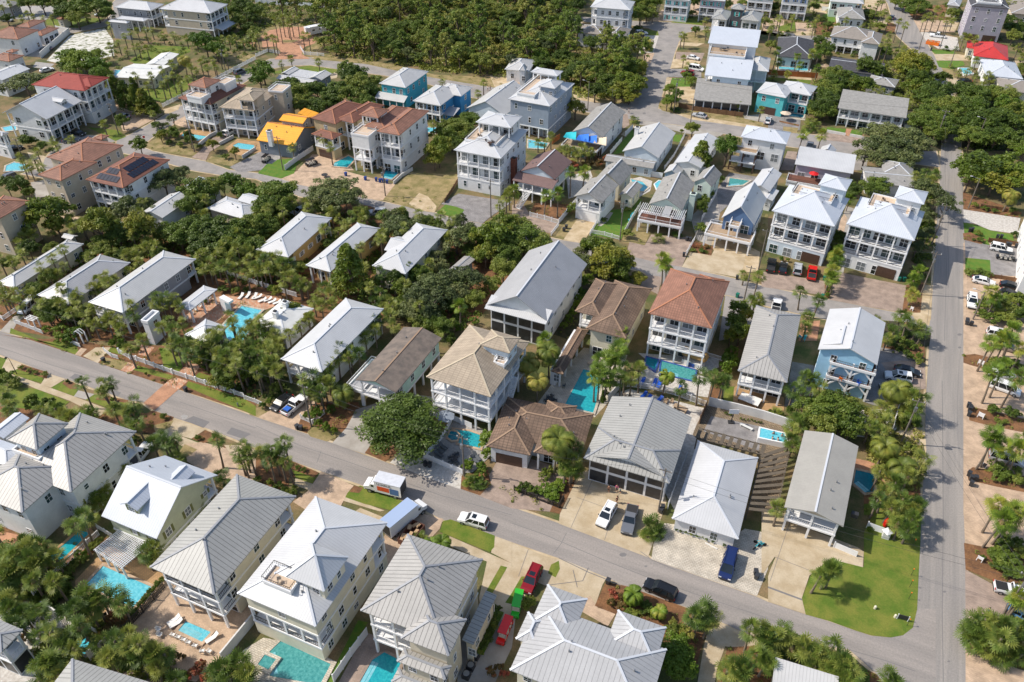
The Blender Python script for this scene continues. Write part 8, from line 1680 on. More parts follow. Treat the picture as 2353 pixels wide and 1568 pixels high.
# ======== FENCES
add('fence_wood',(.22,.12,.06),rough=.9,var=.3,vs=3);add('fence_orange',(.42,.14,.04),rough=.8,var=.2,vs=2);add('wall_stucco',(.68,.67,.64),rough=.9,var=.1,vs=1)
def fence(style,label,pts,h=1.4,w=None):
 P=[G(x,y,0)for x,y in pts];c=P[0];o=thing('garden_wall' if style=='wall' else 'fence',label,'wall' if style=='wall' else 'fence',c);m={'white':'trim','wall':'wall_stucco','picket':'trim','iron':'rail_dark','wood':'fence_wood','orange':'fence_orange','post':'trim'}[style]
 for a,b in zip(P,P[1:]):
  a2,b2=a-c,b-c;L=(b2-a2).length;q=MB();up_=Vector((0,0,1))
  if style=='wall':q.bar(a2+up_*h/2,b2+up_*h/2,.22,h)
  elif style in('white','wood','orange'):q.bar(a2+up_*h/2,b2+up_*h/2,.05,h-.1)
  else:
   q.bar(a2+up_*h*.92,b2+up_*h*.92,.07,.08);q.bar(a2+up_*.18,b2+up_*.18,.07,.08);n_=max(2,int(L/.22))
   for i in range(n_):p=a2.lerp(b2,(i+.5)/n_);q.box(p.x-.04,p.y-.04,.1,p.x+.04,p.y+.04,h*.98)
  q.obj('panel',m,o)
  if style!='wall':
   k=max(1,round(L/2.4))
   for i in range(k):p=a2.lerp(b2,i/k);s_=.14 if style=='post' else.08;inst('post',BX('post',m,(-s_,-s_,0),(s_,s_,h+.12)),o,p)
 return o
F_='''02 post 1.2 1100,112 1200,168 1262,182|white balustrade left of the brick path gate
02 post 1.2 1262,182 1590,302 1720,345 2250,522|long white balustrade in front of the pool court garden
02 picket 1.1 965,100 1030,150 1095,170|curved white picket run beside the sand drive
02 picket 1.1 2250,535 2352,570 2430,605|white picket fence continuing right of the balustrade
02 picket 1.1 650,20 745,60|white picket by the garden arch, left piece
12 picket 1.1 415,715 520,765 635,670|white picket corner around the clipped bushes
12 white 1.3 1548,1075 1720,1150 1900,1225|white vinyl fence along the front pool terrace
12 white 1.3 1548,1075 1650,975 1720,890 1800,745|white vinyl fence on the left of the front pool
12 white 1.4 1815,730 1985,805|white gate panels under the arches
22 picket 1.5 1060,420 1300,450 1500,500 1780,605|white picket fence behind the sand yard palms
22 wall 1.8 880,560 1000,420|low white wall beside the pool palms
22 wall 2.0 1800,590 2060,650 2300,715 2560,800|tall white rear wall of the plank court
22 iron 1.2 20,1375 230,1460 430,1535 480,1440|brown iron fence around the villa hedge garden
22 white 1.7 1430,1540 1520,1290 1600,1080|white vinyl fence left of the white bungalow
22 wood 2.2 1720,760 1790,600|dark timber fence at the head of the plank court
22 picket 1.1 1780,140 1930,185|white railing behind the thatched bar
03 picket 1.3 320,780 600,510 920,215|white rail fence between the two lower left pools
03 iron 1.5 1150,1110 1320,930 1520,700|dark railing beside the clipped pool hedge
03 wall 2.0 2050,1375 2340,1020|cream wall right of the plunge pool terrace
03 wall 2.0 830,1370 1010,1230|cream wall behind the bottom left loungers
03 wall 1.2 400,870 530,950|low cream wall beside the gravel yard
03 wall 1.2 660,1000 900,1130|low cream wall crossing the palms, lower left
03 picket 1.2 900,160 1050,250|white fence behind the palm hedge of the slim pool
13 white 1.9 720,1570 880,1330 1030,1130|white vinyl fence beside the turf strip
33 white 1.4 905,150 1080,215|white vinyl fence next to the deck house lawn
33 white 1.3 600,330 810,420|white vinyl screen beneath the deck
32 white 1.3 1195,620 1165,720 1140,830|white scalloped fence beside the road-side palms
32 wood 1.5 2010,640 2030,640|short stub of timber fence on the right
01 picket 1.1 145,1408 260,1450 400,1505|white picket fence with garden arch, left edge
01 picket 1.1 0,1355 35,1380 160,1295|white picket fence beside the white minivan
01 picket 1.3 2100,970 2250,1010 2352,1050|white picket fence above the pool court grove
11 picket 1.3 0,1050 120,1090 380,1165|white picket fence behind the loungers
00 wall 2.2 380,540 480,450 645,310|long white courtyard wall of the walled villa
00 wall 2.0 645,310 520,285|short end of the white courtyard wall
00 picket 1.3 1500,990 1730,870 2000,735 2352,550|white picket fence along the upper lane
00 iron 1.4 1030,955 1200,990 1320,1025|thin railing beside the dark magnolias
00 wall 1.0 1830,1350 1930,1265 2000,1230|low white pool wall of the orange-towered villa
00 wall 1.0 2020,1340 2150,1270|low cream pool wall of the brown tile villa
00 wall 1.0 2230,1460 2352,1380|low cream wall at the kidney pool corner
10 white 1.8 0,35 400,60 830,100|long white fence above the clearing, top
10 picket 1.2 0,528 110,480 220,500|white rail fence left of the brick entrance
10 picket 1.2 410,450 445,505 630,520|white rail fence right of the brick entrance
10 white 1.6 270,1568 400,1470 530,1385|white vinyl fence between lawn and golden villa
11 wall 1.0 1265,130 1340,60 1440,0|stone wall right of the dark teal pool
11 wood 1.2 1735,300 1800,200 1860,100|brown block wall beside the vacant lot
21 picket 1.3 165,425 300,455 430,495|white picket fence before the brown gable house
21 white 1.6 430,495 500,410 590,300|white vinyl fence right of the brown gable house
21 picket 1.1 360,600 430,510|short white picket beside the sand drive
21 picket 1.1 715,600 800,450|white picket on the left of the green lawn
21 picket 1.1 725,578 850,600 985,640|white picket at the street end of the green lawn
21 white 1.5 1035,585 1100,460 1180,330|white vinyl fence right of the green lawn
21 white 1.7 1040,10 1290,60 1380,75|white vinyl fence behind the kidney pool
21 picket 1.3 1600,780 1680,640|white picket beside the rocky bed
21 white 1.7 1740,470 1880,220|white vinyl fence between green cottage and navy house
30 orange 1.9 0,690 200,705 450,722|orange timber fence below the long pool
30 white 1.8 490,100 620,115|white fence behind the bungalow, top right
30 wall .8 540,1218 710,1250|low grey-white front wall, left of the walk
30 wall .8 750,1255 860,1275|low grey-white front wall, right of the walk
31 wood 1.1 2020,655 2180,670 2330,700|timber retaining wall above the white suv
31 wood 1.1 2010,985 2130,1000 2250,1020 2352,1060|stepped timber retaining wall at the right edge
31 wood 1.0 1950,340 2150,370 2320,420|timber edging above the pale shell drive
20 white 1.5 1040,1255 1110,1185|white vinyl fence right of the sail-deck house
20 white 1.5 900,1430 1010,1300|white vinyl fence left of the blue cottage yard
20 picket 1.2 1400,1560 1490,1440 1590,1250|white picket right of the blue gable cottage
20 orange 1.8 370,1330 440,1280|brown fence beside the small turquoise pool
20 wood 1.6 1530,990 1660,1020 1880,1050 2120,1080|ivy-covered fence in front of the flat restaurant'''
for ln in F_.split('\n'):
 a,lab=ln.split('|');t_,st,hh,*pp=a.split();tile(int(t_[0]),int(t_[1]));fence(st,lab,[tuple(float(v)for v in q.split(','))for q in pp],float(hh))
# ======== POLES AND WIRES
add('pole_wood',(.20,.17,.14),rough=.95,var=.25,vs=4);add('wire',(.03,.03,.03),rough=.6)
PT={}
def pole(key,pt,h,label,lamp=False,tank=True):
 p=G(*pt,0);o=thing('street_lamp' if lamp else 'utility_pole',label,'street lamp' if lamp else 'utility pole',p,0);b=MB();b.tube([(0,0,0),(0,0,h)],[.16,.1],8);b.obj('pole','pole_wood',o)
 if lamp:b=MB();b.bar((0,0,h-.3),(-1.8,.2,h+.1),.07);b.obj('arm','steel',o);b=MB();b.box(-2.3,.1,h,-1.7,.32,h+.14);b.obj('lamp_head','roof_flat',o)
 else:
  b=MB();b.bar((-1.0,0,h-.5),(1.0,0,h-.5),.1,.12);b.obj('crossarm','pole_wood',o)
  for x in(-.9,0,.9):inst('insulator',BX('insulator','roof_flat',(-.05,-.05,0),(.05,.05,.22)),o,(x,0,h-.44))
  if tank:b=MB();b.tube([(0,-.42,h-2.4),(0,-.42,h-1.5)],.26,10);b.obj('transformer','steel',o)
 PT[key]=Vector((p.x,p.y,h-.25));return o
def wire(a,b,label,dz=0,sag=1.0):
 A,B=PT[a]+Vector((0,0,dz)),PT[b]+Vector((0,0,dz));m_=MB();pts=[A.lerp(B,i/14)-Vector((0,0,sag*4*(i/14)*(1-i/14)))for i in range(15)];c=A;m_.tube([p-c for p in pts],.022,4);o=m_.obj('overhead_wire','wire',loc=c);tag(o,label,'cable')
tile(1,2);pole('a',(510,785),10,'leaning grey pole by the white picket corner',tank=False);pole('b',(1915,1245),9.5,'tall pole with transformer beside the front pool')
tile(2,2);pole('c',(1345,1568),10,'pole with grey transformer near the parked suvs')
tile(0,1);PT['z']=G(-400,1300,0)+Vector((0,0,9));tile(3,3);PT['d2']=G(2160,940,0)+Vector((0,0,9.5));pole('d',(2160,940),9.5,'pole with transformer at the bottom right car park')
tile(3,2);pole('e',(1215,945),10.5,'slanting pole beside the road with white transformer')
tile(3,1);pole('f',(1402,1145),11,'pole with transformer at the foot of the right twin house');pole('g',(1500,690),11,'pole among the oaks above the right twin house');pole('h',(1840,350),8.5,'bare pole at the pale shell drive',True);pole('i',(1882,1370),7,'pole with lamp beside the white suv, main road',True)
tile(3,0);pole('j',(1525,1345),11,'pole with transformer among the big roadside oaks');pole('k',(1912,1330),8,'street lamp between the oaks and huge magnolia',True);pole('l',(1668,622),10,'pole on the little lawn, upper right',tank=False);pole('m',(1578,447),9.5,'pole behind the orange skip',tank=False);pole('n',(1385,462),8,'pole at the road edge near the top right',tank=False);pole('n2',(370,1068),8,'slim pole beside the turquoise house')
tile(2,1);pole('o',(990,650),10.5,'tall pole at the corner of the green lawn');pole('p',(2265,910),10.5,'pole beside the navy house driveway',tank=False);pole('q',(2130,1200),9,'pole in front of the red tile house lane',tank=False)
tile(1,1);pole('r',(1190,237),8.5,'pole at the corner of the vacant lot');pole('s',(2160,432),10.5,'pole in front of the roof-terrace house')
tile(1,0);pole('t',(250,1568),10,'pole on the lawn of the orange-roofed cottage',tank=False)
tile(0,0);pole('u',(1790,1402),9.5,'pole beside the orange-towered villa pool',tank=False);pole('v',(1090,1232),9.5,'pole beside the brick-red roofed villa');pole('w',(2082,690),9,'pole on the upper lane by the fence');pole('x',(265,1590),10,'pale pole at the left edge pool',tank=False)
tile(2,0);pole('y',(695,1022),9.5,'pole at the corner verge of the upper street',True);pole('y2',(1485,1037),11,'pole beside the restaurant deck');pole('y3',(1640,1132),8,'pole next to the silver car',tank=False)
for a,b,l in(('a','b','wire over the round oak from pole to pool pole'),('b','c','wire from the pool pole over the villa entry'),('c','d','long wire over the corner lawn'),('z','a','wire along the lower street, left part'),('d','e','wire crossing the main road, lower'),('e','f','wire along the main road, middle'),('f','g','wire beside the right twin house'),('g','j','wire through the roadside oaks'),('x','v','wire at the left edge'),('v','u','wire across the junction, upper left'),('u','t','wire before the orange-roofed cottage'),('t','r','wire before the white tiled villa'),('r','s','wire over the vacant lot'),('s','o','wire over the brown gable house garden'),('o','p','wire in front of the pergola deck house'),('p','f','wire in front of the twin houses'),('y','y2','wire over the upper crossroads'),('y2','j','wire over the apartment block')):wire(a,b,l)
wire('e','d','lower telephone wire crossing the main road',-1.4);wire('a','b','lower telephone wire over the round oak',-1.3);wire('c','d','lower telephone wire over the corner lawn',-1.3)
tile(0,2)
p=G(155,303,0);o=thing('street_lamp','dark gooseneck street lamp on the left verge','street lamp',p);b=MB();b.tube([(0,0,0),(0,0,3.2),(-.1,0,3.8),(-.5,0,4.1),(-1.0,0,3.9)],[.09,.05,.04,.04,.04],6);b.obj('pole','rail_dark',o);b=MB();b.tube([(-1.0,0,3.9),(-1.0,0,3.6)],[.08,.26],8);b.obj('lamp_shade','rail_dark',o)
# ======== SMALL THINGS
def bin_mesh():
 b=MB();i=len(b.v);b.v+=[(-.24,-.26,.05),(.24,-.26,.05),(.24,.26,.05),(-.24,.26,.05),(-.3,-.33,1.0),(.3,-.33,1.0),(.3,.33,1.0),(-.3,.33,1.0)];b.f+=[tuple(i+k for k in q)for q in((0,3,2,1),(4,5,6,7),(0,1,5,4),(1,2,6,5),(2,3,7,6),(3,0,4,7))];return b
add('bin_black',(.035,.037,.042),rough=.5);add('bin_green',(.01,.16,.11),rough=.5);add('bin_blue',(.01,.05,.25),rough=.5)
sr=random.Random(9)
def spots(data):return sorted([tuple(float(v)for v in q.split(','))for q in data.split()])
def bins(where,data,m='bin_black',what='black wheelie bin'):
 L=spots(data)
 for i,q in enumerate(L):
  p=G(q[0],q[1],.5);o=thing('wheelie_bin',ordlab(i,len(L),what,what+'s',where),'bin',(p.x,p.y,0),sr.uniform(-.4,.4),what+'s '+where if len(L)>1 else None)
  inst('body',shared(('bin',m),lambda:bin_mesh().mesh('body',m)),o);inst('lid',BX('lid',m,(-.32,-.36,1.0),(.32,.36,1.08)),o)
def lounger_parts(m):
 b=MB();b.box(-.95,-.32,.30,.35,.32,.38);b.bar((.35,0,.34),(.95,0,.75),.64,.08);f=MB();f.box(-.04,-.04,0,.04,.04,.3)
 return b.mesh('mattress',m),f.mesh('leg','steel')
add('cloth_white',(.74,.73,.70),rough=.8);add('cloth_blue',(.01,.10,.55),rough=.6);add('cloth_grey',(.10,.11,.12),rough=.7);add('cloth_beige',(.50,.40,.30),rough=.8);add('cloth_red',(.65,.01,.01),rough=.6);add('cloth_aqua',(.05,.45,.55),rough=.6);add('thatch',(.50,.31,.11),rough=1,col2=(.30,.17,.06),vs=9,bump=1,bs=30);add('umb_cream',(.60,.48,.36),rough=.8)
def LG(where,data,m='cloth_white',rz=90,what='white sun lounger'):
 L=spots(data);a,b=shared(('lounger',m),lambda:lounger_parts(m))
 for i,q in enumerate(L):
  p=G(q[0],q[1],.3);o=thing('sun_lounger',ordlab(i,len(L),what,what+'s',where),'lounger',(p.x,p.y,.02),R(q[2]if len(q)>2 else rz)+sr.uniform(-.08,.08),what+'s '+where if len(L)>1 else None);inst('mattress',a,o);[inst('leg',b,o,(x,y,0))for x in(-.8,.3)for y in(-.28,.28)]
def chair_parts(m):
 b=MB();b.box(-.25,-.25,.4,.25,.25,.46);b.bar((-.24,0,.45),(-.34,0,.95),.5,.05);b.box(-.28,-.32,.6,.25,-.26,.64);b.box(-.28,.26,.6,.25,.32,.64);f=MB();f.box(-.03,-.03,0,.03,.03,.6)
 return b.mesh('seat',m),f.mesh('leg',m)
def CH(where,data,m='cloth_white',what='white patio chair',z=0):
 L=spots(data);a,b=shared(('chair',m),lambda:chair_parts(m))
 for i,q in enumerate(L):
  p=G(q[0],q[1],z+.4);o=thing('patio_chair',ordlab(i,len(L),what,what+'s',where),'chair',(p.x,p.y,z+.02),R(q[2]if len(q)>2 else sr.uniform(0,360)),what+'s '+where if len(L)>1 else None);inst('seat',a,o);[inst('leg',b,o,(x,y,0))for x in(-.22,.22)for y in(-.27,.27)]
def table(pt,label,z=0,r=.6,m='deckwood'):
 p=G(*pt,z+.7);o=thing('patio_table',label,'table',(p.x,p.y,z+.02));b=MB();b.tube([(0,0,.7),(0,0,.75)],r,12);b.obj('table_top',m,o);b=MB();b.tube([(0,0,0),(0,0,.7)],.06,6);b.obj('table_leg',m,o)
def umbrella(pt,m,label,h=2.5,r=1.5,z=0):
 p=G(*pt,h);o=thing('parasol',label,'umbrella',(p.x,p.y,z));b=MB();n=8;top=(0,0,h+.35-z)
 for i in range(n):
  a,c=2*math.pi*i/n,2*math.pi*(i+1)/n;b.quad((r*math.cos(a),r*math.sin(a),h-.25-z),(r*math.cos(c),r*math.sin(c),h-.25-z),top)
 b.obj('canopy',m,o);b=MB();b.tube([(0,0,0),(0,0,h+.3-z)],.035,6);b.obj('pole','steel',o)
def SI(name,cat,label,pt,mbs,rz=0,z=0):
 p=G(*pt,z);o=thing(name,label,cat,(p.x,p.y,z),R(rz))
 for nm,m,f in mbs:
  b=MB();f(b);k=len(b.v)//8
  if nm in('leg','post','brace')and k>1 and len(b.f)==6*k and all(8*(j//6)<=v<8*(j//6)+8 for j,g in enumerate(b.f)for v in g):
   for i in range(k):q=MB();q.v=b.v[8*i:8*i+8];q.f=[tuple(v-8*i for v in g)for g in b.f[6*i:6*i+6]];q.obj(nm,m,o)
  else:b.obj(nm,m,o)
 return o
def sign(pt,label,w=.9,h=.7,m='trim',zb=.5,txt=None,rz=-20):
 o=SI('sign','sign',label,pt,[('board',m,lambda b:b.box(-w/2,-.04,zb,w/2,.04,zb+h)),('post','trim',lambda b:(b.box(-w/2,-.05,0,-w/2+.1,.05,zb+h+.08),b.box(w/2-.1,-.05,0,w/2,.05,zb+h+.08)))],rz)
 if txt:LT(txt,.16,o,(0,-.045,zb+h*.4),(math.pi/2,0,0),'lettering' if m=='trim' else 'trim')
tile(0,2);bins('on the verge near the white balustrade','950,175 1705,445')
SI('hydrant','hydrant','small grey-blue utility post on the north verge',(2190,600),[('body','steel',lambda b:b.tube([(0,0,0),(0,0,.8),(0,0,1)],[.16,.13,.03],8))])
tile(1,2);bins('at the kerb by the clipped bushes','378,790 412,800');bins('outside the vinyl fence of the front pool','1555,1130 1597,1140');LG('inside the vinyl fence by the front pool','1690,1000,160 1720,970,160 1680,1040,160','cloth_grey',what='dark sun lounger');LG('near the bushes by the front pool','2010,1090,150 2030,1065,150','cloth_grey',what='grey striped lounger')
CH('around the dark table on the terrace','1780,1065 1850,1050 1790,1110 1850,1115 1825,1040','cloth_grey','dark patio chair');table((1820,1080),'dark round table on the front pool terrace',m='dark');umbrella((1740,680),'wall_bluegrey','faded blue-green parasol beside the stilt galleries',2.5,1.7)
tile(2,2);LG('on the white sand yard','1210,500,75 1250,530,75 1350,540,65','cloth_blue',what='blue sun lounger');LG('at the left of the sand yard','1060,520,150 1110,535,150','cloth_beige',what='beige lounger');CH('by the sand yard fire pit','1410,560 1470,555 1420,540','deckwood','wooden chair');LG('beside the blue-edged pool','1200,370 1310,385 1350,400 1540,450','cloth_blue',what='royal blue lounger')
CH('around the courtyard table near date palms','310,540 370,500 400,540 350,570 330,510','cloth_grey','dark iron chair');table((350,535),'dark table in the palm courtyard',m='dark',r=.8);LG('on the pool deck under the wing','735,190,60','cloth_beige',what='tan chaise');CH('by the lap pool edge','475,410,200','cloth_grey','black chair')
SI('tiki_bar','bar','thatched tiki bar with blue fall beside the galleried house',(1665,215),[('counter','wall_stucco',lambda b:b.box(-2.1,-.9,0,2.1,.9,1.1)),('post','doorwood',lambda b:[b.box(x-.08,y-.08,1.1,x+.08,y+.08,2.5)for x in(-1.9,1.9)for y in(-.8,.8)]),('thatch_roof','thatch',lambda b:b.tube([(-2.6,0,2.55),(-2.2,0,2.65),(2.2,0,2.65),(2.6,0,2.55)],[.5,1.0,1.0,.5],10)),('water_wall','cop_blue',lambda b:b.box(-.9,-1.0,0,.5,-.9,.9))],-8)
SI('picnic_table','table','brown timber table at the edge of the sand yard',(1545,635),[('table_top','deckwood',lambda b:b.box(-1.3,-.5,.7,1.3,.5,.78)),('leg','deckwood',lambda b:[b.box(x-.06,-.4,0,x+.06,.4,.7)for x in(-1.1,1.1)])],-12)
SI('bench','bench','grey slatted bench on the cobbles before the white wall',(2150,800),[('seat','roof_flat',lambda b:b.box(-1.2,-.25,.4,1.2,.25,.48)),('leg','roof_flat',lambda b:[b.box(x-.08,-.22,0,x+.08,.22,.4)for x in(-1,1)])],-15)
SI('basketball_hoop','hoop','portable basketball hoop with clear board in the plank court',(2010,750),[('base','dark',lambda b:b.box(-.5,-.4,0,.5,.4,.3)),('pole','dark',lambda b:b.bar((0,0,.2),(0,.5,3.2),.12)),('backboard','trim',lambda b:b.box(-.85,.5,2.7,.85,.56,3.7)),('rim','paint_red',lambda b:b.tube([(0,.28,3.0),(0,.28,3.05)],.24,10))],200)
SI('daybed','daybed','white patterned pool table cover on the tan house patio',(2180,560),[('table_top','cloth_white',lambda b:b.box(-1.9,-1.1,.72,1.9,1.1,.85)),('leg','doorwood',lambda b:[b.box(x-.1,y-.1,0,x+.1,y+.1,.72)for x in(-1.7,1.7)for y in(-.9,.9)])],-10)
add('slat_wood',(.13,.105,.075),rough=.9,var=.3,vs=2.)
def slat_roof(pts,z,label,sp=.75,w=.32,m='slat_wood'):
 P=[G(x,y,z)for x,y in pts];o=thing('pergola',label,'pergola',P[0]*1.0-Vector((0,0,z)));c=P[0];s=MB();n_=max(3,int((P[1]-P[0]).length/sp))
 for i in range(n_+1):t=i/n_;s.bar(P[0].lerp(P[1],t)-c+Vector((0,0,z)),P[3].lerp(P[2],t)-c+Vector((0,0,z)),w,.08)
 s.obj('slat',m,o);b=MB()
 for t in(0.02,.98):b.bar(P[0].lerp(P[3],t)-c+Vector((0,0,z-.12)),P[1].lerp(P[2],t)-c+Vector((0,0,z-.12)),.15,.15)
 b.obj('beam',m,o)
 for p in P:inst('post',BX('post',m,(-.09,-.09,0),(.09,.09,z-.2)),o,(p.x-c.x,p.y-c.y,0))
pl=MB();tile(2,2)
slat_roof([(2170,1540),(2290,1060),(2560,970),(2440,1570)],2.7,'slatted timber shade roof beside the white bungalow',1.2,.6)
slat_roof([(1700,890),(2290,1040),(2320,950),(1740,800)],2.6,'slatted timber shade roof above the white bungalow',1.3,.65)
bins('by the grey transformer pole','1385,1530 1370,1560');tile(2,3);bins('at the edge of the square-paved court','2240,560 2250,600');bins('alone at the mulch corner by the black suv','883,645')
SI('parking_block','kerb','pale concrete wheel stop on the paved court',(1830,320),[('block','wall_stucco',lambda b:b.box(-1,-.1,0,1,.1,.15))],-12)
for i,(x,y)in enumerate(((2265,300),(2290,320),(2245,335))):SI('bicycle','bicycle',('leftmost','rightmost','nearest')[(1,2,0)[i]]and['upper light blue bicycle lying by the court palms','right light blue bicycle lying by the court palms','lower light blue bicycle lying by the court palms'][i],(x,y),[('frame','cloth_aqua',lambda b:(b.bar((-.5,0,.35),(0,0,.35),.06),b.bar((0,0,.35),(.4,0,.8),.06),b.bar((-.2,0,.8),(.4,0,.8),.06),b.bar((-.5,0,.35),(-.2,0,.8),.06))),('wheel','tyre',lambda b:[b.tube([(x_,-.03,.33),(x_,.03,.33)],.33,12)for x_ in(-.5,.5)])],30*i)
tile(3,3)
for i,(x,y)in enumerate(((1358,130),(1345,200),(1330,320),(1312,590),(1300,695),(1290,808),(1275,1052))):
 SI('garden_torch','torch',ordlab(i,7,'garden torch','garden torches','along the lawn edge, counted from the far end').replace('leftmost','farthest').replace('rightmost','nearest').replace(' from left',''),(x,y),[('pole','rail_dark',lambda b:b.tube([(0,0,0),(0,0,1.5)],.03,5)),('flame_cup','paint_orange',lambda b:b.tube([(0,0,1.5),(0,0,1.68)],[.06,.1],6))])
sign((1230,1000),'dark grey sign board on two stubby posts, corner lawn',1.5,.8,'dark',.35,None,5)
for x,y,l in((1165,975,'cream bollard left of the dark sign'),(980,895,'cream bollard alone on the corner lawn')):SI('bollard','bollard',l,(x,y),[('post','wall_cream',lambda b:b.tube([(0,0,0),(0,0,.6),(0,0,.7)],[.18,.18,.08],8))])
SI('garden_box','post','white box pillar with pyramid cap at the fence end',(1075,240),[('pillar','wall_stucco',lambda b:b.box(-.5,-.4,0,.5,.4,1.5)),('cap','trim',lambda b:b.tube([(0,0,1.5),(0,0,1.9)],[.85,.05],4))])
SI('surfboard','surfboard','bright red paddle board standing by the fence',(1065,150),[('board','paint_red',lambda b:b.tube([(0,0,.1),(0,0,.6),(0,0,1.6),(0,0,2.3)],[.1,.36,.34,.06],8))])
SI('grill','grill','dark barbecue grill on the side deck',(735,180),[('body','dark',lambda b:b.box(-.5,-.35,3.5,.5,.35,4.3))],0)
sign((1935,460),'white mailbox sign in the orange mulch, lower right',.8,.5,'trim',.6)
tile(3,2);bins('on the road edge opposite the palms','1845,590 1855,625 1850,670 1860,610');bins('on the road edge in the right mulch bed','1850,1220 1870,1260 1910,1260 1870,1310');sign((1945,225),'white notice board in the upper right-hand mulch bed',1.0,.8);sign((1945,710),'white arched notice board in the middle mulch bed',1.0,.8);sign((1915,1180),'white slim sign in the lower mulch bed',.3,.9);sign((1975,1170),'dark small notice board in the lower mulch bed',.7,.7,'dark')
CH('on the middle deck of the sky blue house','835,385','cloth_blue','blue plastic chair',3.4);CH('on the middle deck, left bay','670,345','paint_orange','yellow chair',3.4);CH('on the top deck of the sky blue house','835,215 890,225','cloth_grey','dark chair',6.6)
tile(3,1);bins('near the striped lawn, right edge','1855,550 1880,545');bins('behind the turf bed at the shell drive','2110,610 2145,610');bins('beside the white suv, right edge','2200,680 2225,685 2280,695');bins('at the foot of the lamp pole, main road','1830,1380 1830,1400 1870,1410');bins('at the twin house garages','520,990 1205,1000 1250,1000','bin_green','green bin');bins('on the kerb by the twin driveways','498,1160','bin_green','green bin');umbrella((425,20),'cloth_red','bright red parasol on the lilac house deck',3.6,1.3,1.2)
table((1060,300),'brown square table on the right twin roof deck',12.6,.7,'doorwood');CH('around the table on the right twin roof deck','1030,300 1095,300 1065,265 1060,330','doorwood','brown deck chair',12.6);table((400,215),'brown picnic table on the left twin roof deck',12.6,.8,'doorwood');CH('by the table on the left twin roof deck','370,205 430,205','doorwood','brown deck chair',12.6)
sign((1315,1290),'white arrow-shaped mailbox at the corner bed',.6,.5);CH('on the orange patio between the hip roofs','300,1530 345,1520 330,1550','cloth_aqua','light blue chair')
tile(2,1);bins('by the white picket and sand drive','478,545 500,520');bins('inside the white gate of the pergola house','1608,630 1638,635');bins('at the kerb of the rocky bed','1580,775');bins('at the far kerb of the middle street','2070,985 2140,995');bins('at the lane mouth','2072,1150','bin_green','green bin');CH('on the green lawn','1110,400 1100,430 1080,455','cloth_aqua','light blue lawn chair')
tile(1,1);bins('in a row before the white tiled villa','825,35 1005,75 1105,85 1140,95 1170,95 1205,105','bin_blue','blue bin');LG('in a row by the court pool','20,1165,60 60,1195,60 110,1190,60 150,1205,60 195,1215,60');table((630,40),'dark table set in the iron-railed court',m='dark',r=.9)
tile(0,1);LG('at the right of the court pool','2215,1160,100 2280,1150,100 2340,1160,100');CH('under the open pool pavilion','1720,1360 1770,1310 1840,1250 1930,1180 1800,1280')
SI('fountain_arch','fountain','white stepped wall with water spout beside the court pool',(2090,1290),[('pillar','wall_white',lambda b:b.box(-.8,-.6,0,.8,.6,3.0)),('beam','wall_white',lambda b:b.box(-.8,-.6,3.0,2.3,.6,3.5))],-12)
SI('garden_arch','arch','white garden arch in the picket fence, left',(330,1440),[('post','trim',lambda b:[b.box(x-.1,y-.1,0,x+.1,y+.1,2.3)for x in(-.9,.9)for y in(-.5,.5)]),('arch_top','trim',lambda b:[b.box(-1.3,y,2.3,1.3,y+.12,2.42)for y in(-.7,-.3,.1,.5)])])
SI('garden_arch','arch','white garden arch with lattice by the left kerb',(760,1570),[('post','trim',lambda b:[b.box(x-.1,y-.1,0,x+.1,y+.1,2.3)for x in(-.9,.9)for y in(-.5,.5)]),('arch_top','trim',lambda b:[b.bar((-1.0,y,2.3),(0,y,2.9),.12)or b.bar((1.0,y,2.3),(0,y,2.9),.12)for y in(-.5,0,.5)])])
tile(0,3)
CH('in a row by the small plunge pool','1590,1135,100 1640,1155,100 1690,1180,100 1735,1205,100 1795,1235,100 1860,1285,120 1925,1285,80 1460,1085,10 1470,1135,10');LG('around the small plunge pool','1600,1000,65 1950,1165,65 1620,1030,65');LG('in the gravel yard at the bottom left','760,1240,35 830,1280,35 730,1210,35','cloth_aqua',what='pale blue lounger');LG('under the palms by the big pool','1000,930,60 960,950,60','cloth_beige',what='brown lounger')
def grid_pergola(b):
 for i in range(14):b.box(-3.2,-2.2+i*.34,2.7,3.2,-2.1+i*.34,2.8)
 for i in range(19):b.box(-3.1+i*.34,-2.5,2.82,-3.0+i*.34,2.5,2.92)
SI('pergola','pergola','white lattice pergola between green house and big pool',(1170,440),[('lattice','trim',grid_pergola),('post','trim',lambda b:[b.box(x-.12,y-.12,0,x+.12,y+.12,2.7)for x in(-3,-1,1,3)for y in(-2.2,2.2)]),('brace','trim',lambda b:[b.bar((x,-2.2,1.9),(x+.8,-2.2,2.7),.12)for x in(-3,-1,1)])],-8)
SI('garden_swing','swing','dark metal folding table on the gravel yard',(440,1100),[('frame','rail_dark',lambda b:[b.bar((x,-.6,1.0),(x,.6,1.0),.05)for x in(-.9,-.3,.3,.9)]+[b.bar((-.9,y,1.0),(.9,y,1.0),.05)for y in(-.6,0,.6)]),('leg','rail_dark',lambda b:[b.box(x-.03,y-.03,0,x+.03,y+.03,1)for x in(-.9,.9)for y in(-.6,.6)])],20)
tile(1,3)
for i,(x,y)in enumerate(((2020,1340),(1975,1440),(1935,1520))):SI('air_conditioner','air conditioner',ordlab(2-i,3,'air conditioner','dark air conditioners','beside the beige seamed house').replace('left','the bottom').replace('rightmost','topmost').replace('the bottommost','lowest'),(x,y),[('casing','dark',lambda b:b.box(-.5,-.5,0,.5,.5,.9)),('fan_guard','steel',lambda b:b.tube([(0,0,.9),(0,0,.94)],.42,14))])
CH('on the roof terrace of the bright white house','215,640','cloth_beige','small brown chair',11.2)
tile(0,2)
